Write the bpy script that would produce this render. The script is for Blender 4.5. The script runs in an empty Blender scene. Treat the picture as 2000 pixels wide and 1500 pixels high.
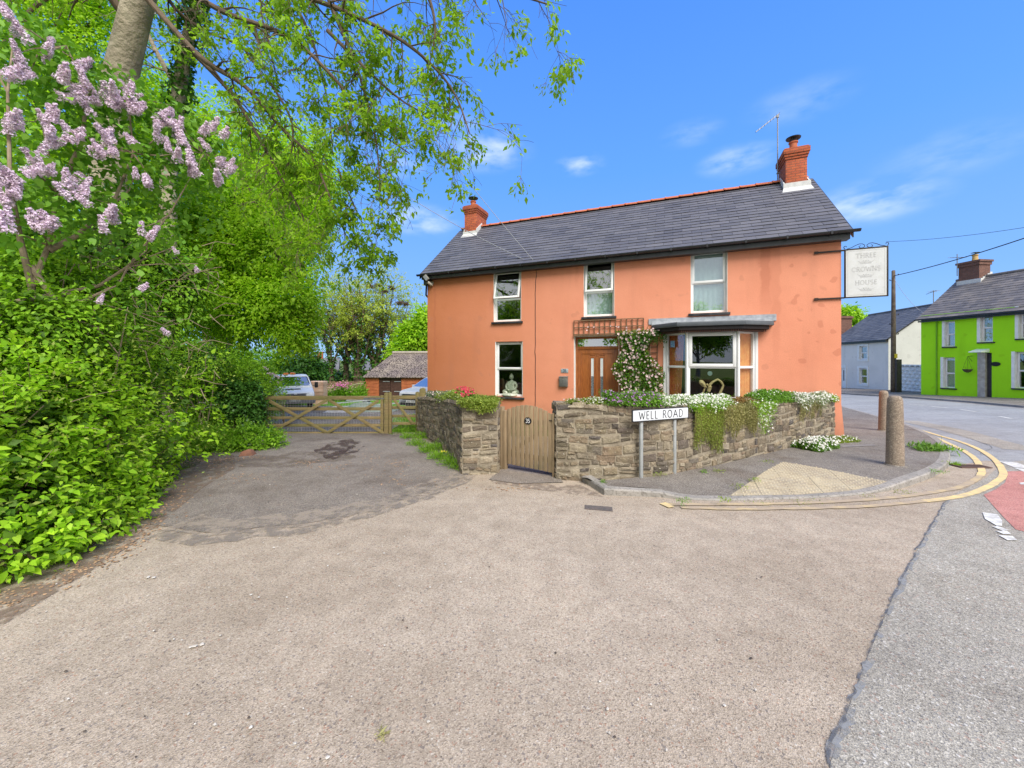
import bpy, bmesh, math, random
import numpy as np
from math import sin, cos, pi, radians, sqrt, atan2
from mathutils import Vector, Matrix, noise

SC = bpy.context.scene
COL = SC.collection
# ------------------------------------------------------------ camera, world, sun, exposure
F, CH, HY = 750.0, 1.87, 702.0          # focal length in photo pixels, eye height, horizon row
cd = bpy.data.cameras.new('camera'); cam = bpy.data.objects.new('camera', cd); COL.objects.link(cam)
cam.location = (0, 0, CH); cam.rotation_euler = (pi/2, 0, 0)
cd.sensor_width = 36; cd.lens = 36*F/2000; cd.shift_y = (HY-750)/2000
cd.clip_start = 0.05; cd.clip_end = 3000
SC.camera = cam

SUN_EL, SUN_AZ = radians(48), radians(158)     # azimuth clockwise from +y: behind the camera and to the right
w = bpy.data.worlds.new('World'); SC.world = w; w.use_nodes = True
nt = w.node_tree; nt.nodes.clear()
def wn(t, **k):
    n = nt.nodes.new(t)
    for a, b in k.items(): setattr(n, a, b)
    return n
sky = wn('ShaderNodeTexSky', sky_type='NISHITA', sun_disc=False, sun_elevation=SUN_EL, sun_rotation=SUN_AZ,
         altitude=50, air_density=1.0, dust_density=0.3, ozone_density=3.0)
hs = wn('ShaderNodeHueSaturation'); hs.inputs['Saturation'].default_value = 1.25; hs.inputs['Value'].default_value = 1.0
tc = wn('ShaderNodeTexCoord'); mp = wn('ShaderNodeMapping'); mp.inputs['Scale'].default_value = (1.6, 1.6, 4.2)
mp.inputs['Location'].default_value = (3.1, 1.7, 0.2)
nz = wn('ShaderNodeTexNoise'); nz.inputs['Scale'].default_value = 2.3; nz.inputs['Detail'].default_value = 5; nz.inputs['Roughness'].default_value = .45
rp = wn('ShaderNodeValToRGB'); rp.color_ramp.elements[0].position = .57; rp.color_ramp.elements[1].position = .80
rp.color_ramp.elements[0].color = (0, 0, 0, 1); rp.color_ramp.elements[1].color = (.24, .24, .24, 1)
sx = wn('ShaderNodeSeparateXYZ'); gr_ = wn('ShaderNodeValToRGB'); cr_ = gr_.color_ramp
_st = [(0, (1.45,2.55,4.1)), (.16, (.95,2.0,4.2)), (.42, (.56,1.6,4.2)), (.70, (.36,1.2,3.9)), (1, (.30,1.0,3.6))]
while len(cr_.elements) < len(_st): cr_.elements.new(.5)
for k_, (p_, c_) in enumerate(_st): cr_.elements[k_].position = p_
for k_, (p_, c_) in enumerate(_st): cr_.elements[k_].color = (*c_, 1)
mk = wn('ShaderNodeMix', data_type='RGBA'); mk.inputs[0].default_value = .97
mx = wn('ShaderNodeMix', data_type='RGBA'); mx.inputs[7].default_value = (4.6, 4.9, 5.3, 1)
bg = wn('ShaderNodeBackground'); bg.inputs['Strength'].default_value = 0.135
wo = wn('ShaderNodeOutputWorld')
L = nt.links.new
L(tc.outputs['Generated'], sx.inputs[0]); L(sx.outputs[2], gr_.inputs[0]); L(sky.outputs[0], hs.inputs['Color']); L(hs.outputs[0], mk.inputs[6]); L(gr_.outputs[0], mk.inputs[7])
L(tc.outputs['Generated'], mp.inputs[0]); L(mp.outputs[0], nz.inputs['Vector'])
L(nz.outputs[0], rp.inputs[0])
acc = None      # a few separate small wisps of cloud
for px_, py_, r_, k_ in ((945,295,.085,1),(1132,322,.045,.9),(820,430,.075,.9),(765,318,.06,1),(1440,312,.06,.75),(1700,395,.08,.9),(1350,260,.05,.35),(900,250,.06,.4),(1560,200,.07,.3),(1860,300,.08,.3)):
    v_ = Vector(((px_-1000)/F, 1, (HY-py_)/F)).normalized()
    sb = wn('ShaderNodeVectorMath', operation='SUBTRACT'); L(tc.outputs['Generated'], sb.inputs[0]); sb.inputs[1].default_value = v_
    sq_ = wn('ShaderNodeVectorMath', operation='MULTIPLY'); L(sb.outputs[0], sq_.inputs[0]); sq_.inputs[1].default_value = (.75, .75, 1.9)
    ln = wn('ShaderNodeVectorMath', operation='LENGTH'); L(sq_.outputs[0], ln.inputs[0])
    mr = wn('ShaderNodeMapRange', interpolation_type='SMOOTHSTEP'); L(ln.outputs['Value'], mr.inputs[0]); mr.inputs[1].default_value = r_*1.15; mr.inputs[2].default_value = 0; mr.inputs[4].default_value = k_
    if acc is None: acc = mr.outputs[0]
    else: a_ = wn('ShaderNodeMath', operation='MAXIMUM'); L(acc, a_.inputs[0]); L(mr.outputs[0], a_.inputs[1]); acc = a_.outputs[0]
n2 = wn('ShaderNodeTexNoise'); n2.inputs['Scale'].default_value = 9; n2.inputs['Detail'].default_value = 5; L(mp.outputs[0], n2.inputs['Vector'])
m3 = wn('ShaderNodeMapRange'); L(n2.outputs[0], m3.inputs[0]); m3.inputs[1].default_value = .36; m3.inputs[2].default_value = .7; m3.inputs[4].default_value = .62
m4 = wn('ShaderNodeMath', operation='MULTIPLY'); L(acc, m4.inputs[0]); L(m3.outputs[0], m4.inputs[1]); L(m4.outputs[0], mx.inputs[0]); L(mk.outputs[2], mx.inputs[6]); # banks of white cloud behind the photographer (seen only in the window panes, and as soft light)
bk = wn('ShaderNodeMapRange'); bk.inputs['From Min'].default_value = .12; bk.inputs['From Max'].default_value = -.35; L(sx.outputs[1], bk.inputs[0])
nb = wn('ShaderNodeTexNoise'); nb.inputs['Scale'].default_value = 2.2; nb.inputs['Detail'].default_value = 5; L(tc.outputs['Generated'], nb.inputs['Vector'])
cb_ = wn('ShaderNodeValToRGB'); cb_.color_ramp.elements[0].position = .3; cb_.color_ramp.elements[1].position = .62; cb_.color_ramp.elements[0].color = (2.9,3.2,3.7,1); cb_.color_ramp.elements[1].color = (4.6,4.6,4.5,1); L(nb.outputs[0], cb_.inputs[0])
mb_ = wn('ShaderNodeMix', data_type='RGBA'); L(bk.outputs[0], mb_.inputs[0]); L(mx.outputs[2], mb_.inputs[6]); L(cb_.outputs[0], mb_.inputs[7]); L(mb_.outputs[2], bg.inputs[0]); L(bg.outputs[0], wo.inputs[0])

sd = bpy.data.lights.new('sun', 'SUN'); sd.energy = 2.6; sd.angle = radians(35); sd.color = (1.0, .955, .89)
sun = bpy.data.objects.new('sun', sd); COL.objects.link(sun)
sdir = Vector((sin(SUN_AZ)*cos(SUN_EL), cos(SUN_AZ)*cos(SUN_EL), sin(SUN_EL)))
sun.rotation_euler = sdir.to_track_quat('Z', 'Y').to_euler()
vs = SC.view_settings
vs.view_transform = 'Standard'; vs.look = 'None'; vs.exposure = 0.98; vs.gamma = 1
SC.cycles.max_bounces = 6; SC.cycles.diffuse_bounces = 3; SC.cycles.transparent_max_bounces = 12
SC.cycles.sample_clamp_indirect = 5

# ------------------------------------------------------------ ground height and pixel helpers
GY = [(-1e4, 0), (6, 0), (8, -.045), (45, -1.71), (1e4, -1.71)]
GX = [(-1e4, 0), (10, 0), (30, .40), (1e4, .40)]
def _li(t, x):
    for (a, va), (b, vb) in zip(t, t[1:]):
        if x <= b: return va+(vb-va)*(x-a)/(b-a)
    return t[-1][1]
def g(x, y): return _li(GY, y)+_li(GX, x)
def at(px, py, d): return Vector(((px-1000)/F*d, d, CH+(HY-py)/F*d))
def G(px, py, off=0.0):
    kx, kz = (px-1000)/F, (HY-py)/F
    lo, hi = .3, 300.
    for _ in range(60):
        m = (lo+hi)/2
        if CH+kz*m-(g(kx*m, m)+off) > 0: lo = m
        else: hi = m
    return Vector((kx*lo, lo, g(kx*lo, lo)+off))

class Wall:       # a vertical plane through two ground points; u runs from a to b, outward normal faces the camera
    def __init__(s, a, b):
        s.a = Vector((a[0], a[1], 0)); b = Vector((b[0], b[1], 0)); s.U = (b-s.a).normalized(); s.len = (b-s.a).length
        s.B = Vector((-s.U.y, s.U.x, 0))
        if s.B.dot(s.a) < 0: s.B = -s.B
        s.rz = atan2(s.U.y, s.U.x)
    def hit(s, px, py, p=0.0):
        d = Vector(((px-1000)/F, 1, 0)); t = (s.a.dot(s.B)-p)/d.dot(s.B)
        return ((d*t-s.a).dot(s.U), CH+(HY-py)/F*t)
    def P(s, u, v, z): return s.a+s.U*u+s.B*v+Vector((0, 0, z))

# ------------------------------------------------------------ mesh helpers
class MB:
    def __init__(s): s.v = []; s.f = []; s.M = None
    def add(s, vs_, fs):
        n = len(s.v)
        if s.M is not None: vs_ = [s.M @ Vector(p) for p in vs_]
        s.v += [tuple(p) for p in vs_]; s.f += [tuple(i+n for i in f) for f in fs]; return s
    def box(s, x0, x1, y0, y1, z0, z1):
        return s.add([(x0,y0,z0),(x1,y0,z0),(x1,y1,z0),(x0,y1,z0),(x0,y0,z1),(x1,y0,z1),(x1,y1,z1),(x0,y1,z1)],
                     [(0,3,2,1),(4,5,6,7),(0,1,5,4),(1,2,6,5),(2,3,7,6),(3,0,4,7)])
    def hexa(s, a, b):      # two quads of four points each, bottom and top
        return s.add(list(a)+list(b), [(0,3,2,1),(4,5,6,7),(0,1,5,4),(1,2,6,5),(2,3,7,6),(3,0,4,7)])
    def beam(s, a, b, w_, h, up=(0,0,1)):
        a = Vector(a); b = Vector(b); d = (b-a).normalized(); up = Vector(up)
        x = d.cross(up)
        if x.length < 1e-4: x = d.cross(Vector((1,0,0)))
        x.normalize(); y = x.cross(d)
        x *= w_/2; y *= h/2
        return s.hexa([a-x-y, a+x-y, a+x+y, a-x+y], [b-x-y, b+x-y, b+x+y, b-x+y])
    def tube(s, pts, r, n=8, cap=True):
        pts = [Vector(p) for p in pts]; k = len(pts)
        rs = r if isinstance(r, (list, tuple)) else [r]*k
        vs_ = []; ref = None
        for i, p in enumerate(pts):
            d = (pts[min(i+1, k-1)]-pts[max(i-1, 0)])
            d = d.normalized() if d.length > 1e-9 else Vector((0,0,1))
            if ref is None: ref = d.orthogonal().normalized()
            ref = (ref-d*ref.dot(d))
            ref = ref.normalized() if ref.length > 1e-5 else d.orthogonal().normalized()
            q = d.cross(ref)
            vs_ += [p+(ref*cos(2*pi*j/n)+q*sin(2*pi*j/n))*rs[i] for j in range(n)]
        fs = [(i*n+j, i*n+(j+1)%n, (i+1)*n+(j+1)%n, (i+1)*n+j) for i in range(k-1) for j in range(n)]
        if cap and n > 2: fs += [tuple(range(n-1, -1, -1)), tuple((k-1)*n+j for j in range(n))]
        return s.add(vs_, fs)
    def lathe(s, prof, n=24, c=(0,0,0)):     # prof: (radius, z)
        c = Vector(c)
        vs_ = [c+Vector((r*cos(2*pi*j/n), r*sin(2*pi*j/n), z)) for r, z in prof for j in range(n)]
        fs = [(i*n+j, i*n+(j+1)%n, (i+1)*n+(j+1)%n, (i+1)*n+j) for i in range(len(prof)-1) for j in range(n)]
        fs += [tuple(range(n-1, -1, -1)), tuple((len(prof)-1)*n+j for j in range(n))]
        return s.add(vs_, fs)
    def prism(s, poly, z0, z1, f=None):      # poly: list of (x, y); f maps (x, y, z) to a point
        f = f or (lambda x, y, z: (x, y, z)); n = len(poly)
        vs_ = [f(x, y, z0) for x, y in poly]+[f(x, y, z1) for x, y in poly]
        return s.add(vs_, [tuple(range(n-1, -1, -1)), tuple(range(n, 2*n))]+[(i, (i+1)%n, n+(i+1)%n, n+i) for i in range(n)])
    def build(s, name, m, parent=None, loc=(0,0,0), rz=0, smooth=False, bevel=0, seg=2):
        me = bpy.data.meshes.new(name); me.from_pydata(s.v, [], s.f)
        bm = bmesh.new(); bm.from_mesh(me)
        bmesh.ops.recalc_face_normals(bm, faces=bm.faces)
        if bevel: bmesh.ops.bevel(bm, geom=[e for e in bm.edges if e.is_manifold and e.calc_face_angle(0) > .5], offset=bevel, segments=seg, affect='EDGES', profile=.5)
        bm.to_mesh(me); bm.free()
        if smooth or bevel:
            me.shade_smooth()
            if not (smooth is True): me.set_sharp_from_angle(angle=radians(40))
        return link(name, me, m, parent, loc, rz)
def link(name, me, m, parent=None, loc=(0,0,0), rz=0):
    o = bpy.data.objects.new(name, me); COL.objects.link(o)
    if m is not None: me.materials.append(m)
    o.location = loc; o.rotation_euler = (0, 0, rz)
    if parent: o.parent = parent
    return o
def tag(o, label=None, cat=None, group=None, kind=None):
    for k, v_ in (('label', label), ('category', cat), ('group', group), ('kind', kind)):
        if v_: o[k] = v_
    return o
def thing(name, label, cat, loc=(0,0,0), rz=0, group=None):
    o = bpy.data.objects.new(name, None); COL.objects.link(o); o.location = loc; o.rotation_euler = (0,0,rz); o.empty_display_size = .2
    return tag(o, label, cat, group)
def copy_tree(o, parent=None):
    c = o.copy(); COL.objects.link(c)
    if parent: c.parent = parent
    for ch in [x for x in bpy.data.objects if x.parent == o]: copy_tree(ch, c)
    return c

# ------------------------------------------------------------ materials
class NT:
    def __init__(s, name):
        s.m = bpy.data.materials.new(name); s.m.use_nodes = True; s.t = s.m.node_tree; s.t.nodes.clear()
        s.out = s.n('ShaderNodeOutputMaterial'); s.b = s.n('ShaderNodeBsdfPrincipled'); s.l(s.b.outputs[0], s.out.inputs[0])
        s.tc = s.n('ShaderNodeTexCoord'); s.co = s.tc.outputs['Object']
    def n(s, t, **k):
        n = s.t.nodes.new(t)
        for a, b in k.items(): setattr(n, a, b)
        return n
    def l(s, a, b): s.t.links.new(a, b)
    def set(s, node, key, val):
        if isinstance(val, bpy.types.NodeSocket): s.l(val, node.inputs[key])
        else:
            if isinstance(val, (tuple, list)) and len(val) == 3 and node.inputs[key].type == 'RGBA': val = (*val, 1)
            node.inputs[key].default_value = val
    def noise(s, scale, detail=4, rough=.55, vec=None, dist=0):
        n = s.n('ShaderNodeTexNoise'); s.l(vec or s.co, n.inputs['Vector']); s.set(n, 'Scale', scale); s.set(n, 'Detail', detail); s.set(n, 'Roughness', rough); s.set(n, 'Distortion', dist)
        return n.outputs[0]
    def vor(s, scale, out='Distance', vec=None, feature='F1'):
        n = s.n('ShaderNodeTexVoronoi', feature=feature); s.l(vec or s.co, n.inputs['Vector']); s.set(n, 'Scale', scale)
        return n.outputs[out]
    def ramp(s, fac, stops, interp='LINEAR'):
        n = s.n('ShaderNodeValToRGB'); cr = n.color_ramp; cr.interpolation = interp
        while len(cr.elements) < len(stops): cr.elements.new(.5)
        for e, (p, c) in zip(cr.elements, stops):
            e.position = p; e.color = (c, c, c, 1) if isinstance(c, (int, float)) else (*c, 1)
        s.l(fac, n.inputs[0]); return n.outputs[0]
    def mix(s, fac, a, b, mode='MIX'):
        n = s.n('ShaderNodeMix', data_type='RGBA', blend_type=mode); s.set(n, 0, fac); s.set(n, 6, a); s.set(n, 7, b); return n.outputs[2]
    def math(s, op, a, b=0.0, c=0.0):
        n = s.n('ShaderNodeMath', operation=op); s.set(n, 0, a); s.set(n, 1, b); s.set(n, 2, c); return n.outputs[0]
    def bump(s, h, strength=.5, dist=.01, prev=None):
        n = s.n('ShaderNodeBump'); s.l(h, n.inputs['Height']); s.set(n, 'Strength', strength); s.set(n, 'Distance', dist)
        if prev: s.l(prev, n.inputs['Normal'])
        return n.outputs[0]
    def island(s): return s.n('ShaderNodeNewGeometry').outputs['Random Per Island']
    def mapped(s, scale=(1,1,1), rot=(0,0,0)):
        n = s.n('ShaderNodeMapping'); s.l(s.co, n.inputs[0]); n.inputs['Scale'].default_value = scale; n.inputs['Rotation'].default_value = rot; return n.outputs[0]
    def done(s, color, rough=.8, normal=None, metal=0, spec=.3):
        s.set(s.b, 'Base Color', color); s.set(s.b, 'Roughness', rough); s.set(s.b, 'Metallic', metal); s.set(s.b, 'Specular IOR Level', spec)
        if normal: s.l(normal, s.b.inputs['Normal'])
        return s.m
_mc = {}
def mat(name, c1, c2=None, scale=6, rough=.75, bump=0, bscale=60, metal=0, spec=.3, bdist=.004, rnd=0):
    if name in _mc: return _mc[name]
    t = NT(name); c2 = c2 or tuple(x*.8 for x in c1)
    col = t.mix(t.ramp(t.noise(scale), [(.35, 0), (.65, 1)]), c1, c2)
    if rnd:
        k = t.math('MULTIPLY_ADD', t.island(), 2*rnd, 1-rnd)
        n = t.n('ShaderNodeVectorMath', operation='SCALE'); t.l(col, n.inputs[0]); t.l(k, n.inputs['Scale']); col = n.outputs[0]
    nm = t.bump(t.noise(bscale, 3), bump, bdist) if bump else None
    _mc[name] = t.done(col, rough, nm, metal, spec); return _mc[name]

def asphalt(name, cols, agg, stain, scale=150, big=.5, bumpd=.0045, pit=.8, speck=.0, spk=(.6,.55,.48)):
    t = NT(name)
    cell = t.vor(scale, 'Color')
    sep = t.n('ShaderNodeSeparateColor'); t.l(cell, sep.inputs[0])
    base = t.ramp(sep.outputs[0], cols)
    sep2 = t.n('ShaderNodeSeparateColor'); t.l(t.vor(scale*.62, 'Color'), sep2.inputs[0])
    rare = t.ramp(sep2.outputs[1], [(.87, 0), (.90, 1)])
    base = t.mix(t.math('MULTIPLY', rare, .55), base, t.ramp(sep2.outputs[2], agg, 'CONSTANT'))
    st = t.ramp(t.noise(big, 6, .62), [(.32, stain), (.5, (1,1,1)), (.72, (1.06,1.05,1.03))])
    base = t.mix(1, base, st, 'MULTIPLY')
    st2 = t.ramp(t.noise(4.5, 5, .6), [(.3, (.84,.83,.82)), (.55, (1,1,1)), (.75, (1.07,1.06,1.05))])
    base = t.mix(1, base, st2, 'MULTIPLY')
    pits = t.ramp(t.noise(62, 3, .75), [(.33, (.36,.33,.31)), (.42, (1,1,1))])
    base = t.mix(pit, base, pits, 'MULTIPLY')
    trk = t.ramp(t.noise(1, 4, .5, t.mapped((.35,.9,1),(0,0,radians(28)))), [(.40,(.93,.92,.91)),(.55,(1,1,1)),(.7,(1.05,1.05,1.05))])
    base = t.mix(1, base, trk, 'MULTIPLY')
    h = t.vor(scale, 'Distance')
    nm = t.bump(h, .55, bumpd); nm = t.bump(t.noise(30, 5, .7), .45, .012, nm)
    return t.done(base, .88, nm, 0, .25)
M = {}
M['road_tan'] = asphalt('worn_tan_asphalt', [(0,(.255,.205,.158)),(.22,(.365,.30,.233)),(.7,(.425,.352,.277)),(1,(.52,.438,.352))], [(0,(.12,.11,.12)),(.3,(.52,.42,.33)),(.6,(.34,.17,.11)),(.85,(.62,.58,.52))], (.86,.85,.83), pit=.75)
M['road_grey'] = asphalt('grey_road_asphalt', [(0,(.19,.172,.148)),(.22,(.29,.268,.232)),(.7,(.36,.332,.287)),(1,(.50,.462,.395))], [(0,(.10,.11,.14)),(.3,(.60,.56,.50)),(.6,(.36,.24,.19)),(.85,(.7,.68,.65))], (.82,.82,.83))
M['road_smooth'] = asphalt('smooth_blue_grey_asphalt', [(0,(.23,.235,.245)),(.5,(.31,.315,.325)),(1,(.38,.385,.39))], [(0,(.2,.2,.22)),(.5,(.4,.4,.42))], (.86,.86,.87), big=.35)
M['road_dark'] = asphalt('dark_patched_asphalt', [(0,(.12,.102,.09)),(.4,(.205,.178,.155)),(.7,(.26,.226,.196)),(1,(.36,.315,.27))], [(0,(.08,.08,.09)),(.4,(.36,.30,.25)),(.7,(.24,.15,.11))], (.66,.62,.60), big=.8)
M['pave'] = asphalt('pavement_asphalt', [(0,(.10,.087,.078)),(.4,(.185,.165,.148)),(.7,(.24,.215,.19)),(1,(.36,.33,.29))], [(0,(.08,.08,.09)),(.4,(.36,.33,.3)),(.7,(.25,.2,.17))], (.78,.72,.68), big=.9)
M['red_surf'] = asphalt('red_road_surfacing', [(0,(.36,.15,.13)),(.5,(.50,.22,.19)),(1,(.60,.30,.26))], [(0,(.3,.15,.13)),(.5,(.6,.4,.35))], (.85,.82,.8))
# ------------------------------------------------------------ ground, roads, pavement
def cutmesh(me_bm):
    for a in (6, 8, 45):
        bmesh.ops.bisect_plane(me_bm, geom=me_bm.verts[:]+me_bm.edges[:]+me_bm.faces[:], plane_co=(0,a,0), plane_no=(0,1,0))
    for a in (10, 30):
        bmesh.ops.bisect_plane(me_bm, geom=me_bm.verts[:]+me_bm.edges[:]+me_bm.faces[:], plane_co=(a,0,0), plane_no=(1,0,0))
def drop(x, y):      # dropped kerb in front of the tactile slabs
    ss = lambda a, b, v: (lambda t_: t_*t_*(3-2*t_))(max(0, min(1, (v-a)/(b-a))))
    return .072*ss(1.7,2.5,x)*(1-ss(4.9,5.9,x))*(1-ss(5.15,6.3,y))
def sheet(name, poly, off, m, kind='structure', fine=False):
    bm = bmesh.new(); bm.faces.new([bm.verts.new((p[0], p[1], 0)) for p in poly]); bmesh.ops.triangulate(bm, faces=bm.faces[:])
    cutmesh(bm)
    if fine:
        for k in range(26):
            for co, no in (((0,4.4+k*.14,0),(0,1,0)),((1.2+k*.22,0,0),(1,0,0))): bmesh.ops.bisect_plane(bm, geom=bm.verts[:]+bm.edges[:]+bm.faces[:], plane_co=co, plane_no=no)
    for v in bm.verts: v.co.z = g(v.co.x, v.co.y)+off-(drop(v.co.x, v.co.y) if fine else 0)
    for f in bm.faces:
        f.normal_update()
        if f.normal.z < 0: f.normal_flip()
    me = bpy.data.meshes.new(name); bm.to_mesh(me); bm.free()
    o = link(name, me, m)
    if kind: o['kind'] = kind
    return o
def smooth_line(pts, n=6):
    pts = [Vector(p[:2]) for p in pts]; out = []
    for i in range(len(pts)-1):
        p0, p1, p2, p3 = pts[max(i-1,0)], pts[i], pts[i+1], pts[min(i+2,len(pts)-1)]
        for k in range(n):
            t = k/n
            out.append(.5*((2*p1)+(-p0+p2)*t+(2*p0-5*p1+4*p2-p3)*t*t+(-p0+3*p1-3*p2+p3)*t**3))
    out.append(pts[-1]); return out
def ribbon(name, pts, w_, off, m, mb=None, gap=None, jitter=0, seed=0):
    rr = random.Random(seed); own = mb is None; mb = mb or MB()
    pts = [Vector(p[:2]) for p in pts]
    q = [pts[0]]
    for a, b in zip(pts, pts[1:]):
        for c in [(6,1),(8,1),(45,1),(10,0),(30,0)]:
            if (a[c[1]]-c[0])*(b[c[1]]-c[0]) < 0: q.append(a.lerp(b, (c[0]-a[c[1]])/(b[c[1]]-a[c[1]])))
        q.append(b)
    pts = q; vs_ = []
    for i, p in enumerate(pts):
        d = (pts[min(i+1,len(pts)-1)]-pts[max(i-1,0)]).normalized(); n = Vector((-d.y, d.x))
        for s_ in (-1, 1):
            x = p+n*s_*(w_/2+rr.uniform(-jitter, jitter)); vs_.append((x.x, x.y, g(x.x, x.y)+off))
    mb.add(vs_, [(2*i, 2*i+2, 2*i+3, 2*i+1) for i in range(len(pts)-1)])
    if own:
        o = mb.build(name, m); o['kind'] = 'structure'; return o

def stain(name, c, fac=.8, rough=.8, s1=3.0):
    t = NT(name); t.set(t.b, 'Base Color', c); t.set(t.b, 'Roughness', rough); t.l(t.bump(t.noise(60,4), .5, .006), t.b.inputs['Normal'])
    tr = t.n('ShaderNodeBsdfTransparent'); ms = t.n('ShaderNodeMixShader')
    t.l(t.math('MULTIPLY', t.ramp(t.noise(s1, 6, .7), [(.42, 0), (.56, 1)]), fac), ms.inputs[0]); t.l(tr.outputs[0], ms.inputs[1]); t.l(t.b.outputs[0], ms.inputs[2]); t.l(ms.outputs[0], t.out.inputs[0])
    return t.m
# the land itself: one sheet to the horizon
t = NT('grassy_earth')
gr = t.mix(t.ramp(t.noise(.35, 5), [(.35,0),(.65,1)]), (.07,.13,.02), (.13,.19,.035))
gr = t.mix(t.ramp(t.noise(9, 4), [(.45,0),(.7,1)]), gr, (.10,.075,.045))
m_earth = t.done(gr, .95, t.bump(t.noise(25, 5), .6, .03), 0, .1)
xs = [-900,-300,-100,-40,-20,-10,-5,0,5,10,20,30,60,150,900]; ys = [-300,-60,-20,-5,0,3,6,8,12,20,30,45,80,200,600,1500]
mb = MB(); mb.add([(x, y, g(x, y)) for y in ys for x in xs], [(j*len(xs)+i, j*len(xs)+i+1, (j+1)*len(xs)+i+1, (j+1)*len(xs)+i) for j in range(len(ys)-1) for i in range(len(xs)-1)])
tag(mb.build('ground', m_earth), kind='structure')

# Well Road in front of the camera
sheet('side_road', [(-8,-14),(9,-14),(9,3),(9.5,9.2),(7.5,10.2),(2,10),(-2,10),(-5.2,9.3),(-5.6,6.5),(-4.6,4.9),(-4.15,3.2),(-4.5,1),(-8,-6)], .004, M['road_tan'])
# main road on the right: near gravelly part, then smooth carriageway
seam = [G(1620,1500), G(1652,1400), G(1700,1270), G(1745,1165), G(1800,1060), G(1832,1005), G(1852,972)]
nearR = [(1.0,-14)]+[(1.18,0)]+[tuple(p[:2]) for p in seam]+[tuple(G(1925,935)[:2]), tuple(G(1960,905)[:2]), tuple(G(2000,900)[:2]), (16,7.0), (22,3), (22,-14)]
sheet('main_road_near', nearR, .008, M['road_grey'])
kfar = [G(2000,797), G(1893,787), G(1764,777), G(1700,773.5), G(1644,770)]        # far kerb line of the main road
kin_px = [(1600,777),(1644,797),(1717,818),(1767,833),(1815,853),(1845,872),(1855,893),(1852,912),(1828,930),(1790,945),(1750,957),(1690,966),(1620,972),(1500,977),(1400,979),(1330,976),(1290,972),(1180,968),(1134,938)]
kin = [G(*p) for p in kin_px]
far = [tuple(kin[0][:2])]+[tuple(k[:2]) for k in kin[1:9]]+[(9.2,6.0),(16,7.2),(26,2),(60,-14),(60,10),(26.0,15.5)]+[tuple(k[:2]) for k in kfar]+[(29,52),(24,52)]
far = [tuple(G(1600,785)[:2])]+[tuple(k[:2]) for k in kin[1:8]]+[tuple(G(1925,900)[:2]), tuple(G(1990,905)[:2]), tuple(G(2000,915)[:2]), (17,7.2),(26,2),(60,-14),(60,5),(30,11)]+[tuple(k[:2]) for k in kfar]+[(30,52),(22,52),(14.5,26)]
sheet('main_road', far, .006, M['road_smooth'])
ribbon('road_joint', smooth_line([G(1640,796),G(1767,826),G(1860,846),G(1935,872),G(2000,896),Vector((18,6.5))]), .012, .0105, mat('bitumen_joint',(.16,.16,.165)))
ribbon('road_patch', smooth_line([G(1770,822),G(1850,838),G(1930,860),G(2000,880)]), .55, .009, M['road_grey'], jitter=.02)
# bitumen seam between the two surfaces
rr = random.Random(3)
sp = smooth_line([(1.16,-4),(1.18,0),(1.26,1.2)]+seam, 12)
sp = [Vector((p[0]+rr.gauss(0,.006), p[1])) for p in sp]
ribbon('bitumen_seam', sp, .013, .0125, stain('bitumen_seal', (.10,.105,.12), .85, .7, 9), jitter=.003)
ribbon('seam_margin', [p+Vector((.02,0)) for p in sp], .034, .0105, stain('worn_seal', (.26,.265,.275), .8, .85, 5), jitter=.014)

# dark tarmac of the forecourt and the drive beyond the gate
dark_px0 = [(335,1032),(420,1042),(520,1030),(620,1020),(760,985),(850,955),(905,930),(890,905),(830,868),(800,850),(764,850)]
dk = [tuple(p) for p in smooth_line([G(*p) for p in dark_px0], 6)]
drive = [(-3.5,10.6),(-3.6,12.5),(-3.0,14.5),(-1.8,17),(-1.6,26),(-3,30),(-9,27),(-12.5,19.5),(-10,14),(-7.3,11),(-7.0,9.8),(-6.5,8.6),(-5.9,7.4),(-4.9,5.5),(-4.35,4.4)]
sheet('forecourt', dk+drive, .012, M['road_dark'])
def blotch(name, px, py, rx, ry, off, m, seed=1, n=18, amp=.35):
    c = G(px, py); rr = random.Random(seed); ph = [rr.uniform(1-amp,1+amp) for _ in range(n)]
    pts = []
    for i in range(n*3):
        a = i/3; k0 = ph[int(a)%n]; k1 = ph[(int(a)+1)%n]; k = k0+(k1-k0)*(a-int(a))
        th = 2*pi*i/(n*3); pts.append((c.x+rx*k*cos(th), c.y+ry*k*sin(th)))
    return sheet(name, pts, off, m)
m_wet = stain('damp_mud', (.07,.043,.032), .8, .75, 5)
m_litter = stain('soil_and_litter', (.20,.14,.10), .72, .95, 7)
blotch('damp_patch', 662, 874, .38, 1.0, .017, m_wet, 4)
blotch('damp_patch', 676, 884, .25, .6, .0205, m_wet, 9)
blotch('damp_patch', 560, 900, 1.1, .6, .0165, stain('worn_dirt', (.17,.13,.10), .5, .95, 2.5), 5)
sheet('soil_edge', [(-8,-6),(-3.95,1.2),(-3.55,2.6),(-3.75,3.6),(-4.0,4.4),(-4.45,5.5),(-4.75,6.6),(-5.5,7.6),(-6.6,7.9),(-8.5,7.5),(-8,4),(-9,1)], .0145, m_litter)
sheet('soil_strip', [tuple(G(*p)[:2]) for p in [(960,930),(1090,950),(1134,948),(1180,972),(1130,968),(1050,958),(960,944)]], .0145, stain('gritty_soil', (.20,.15,.12), .45, .95, 8))

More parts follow.
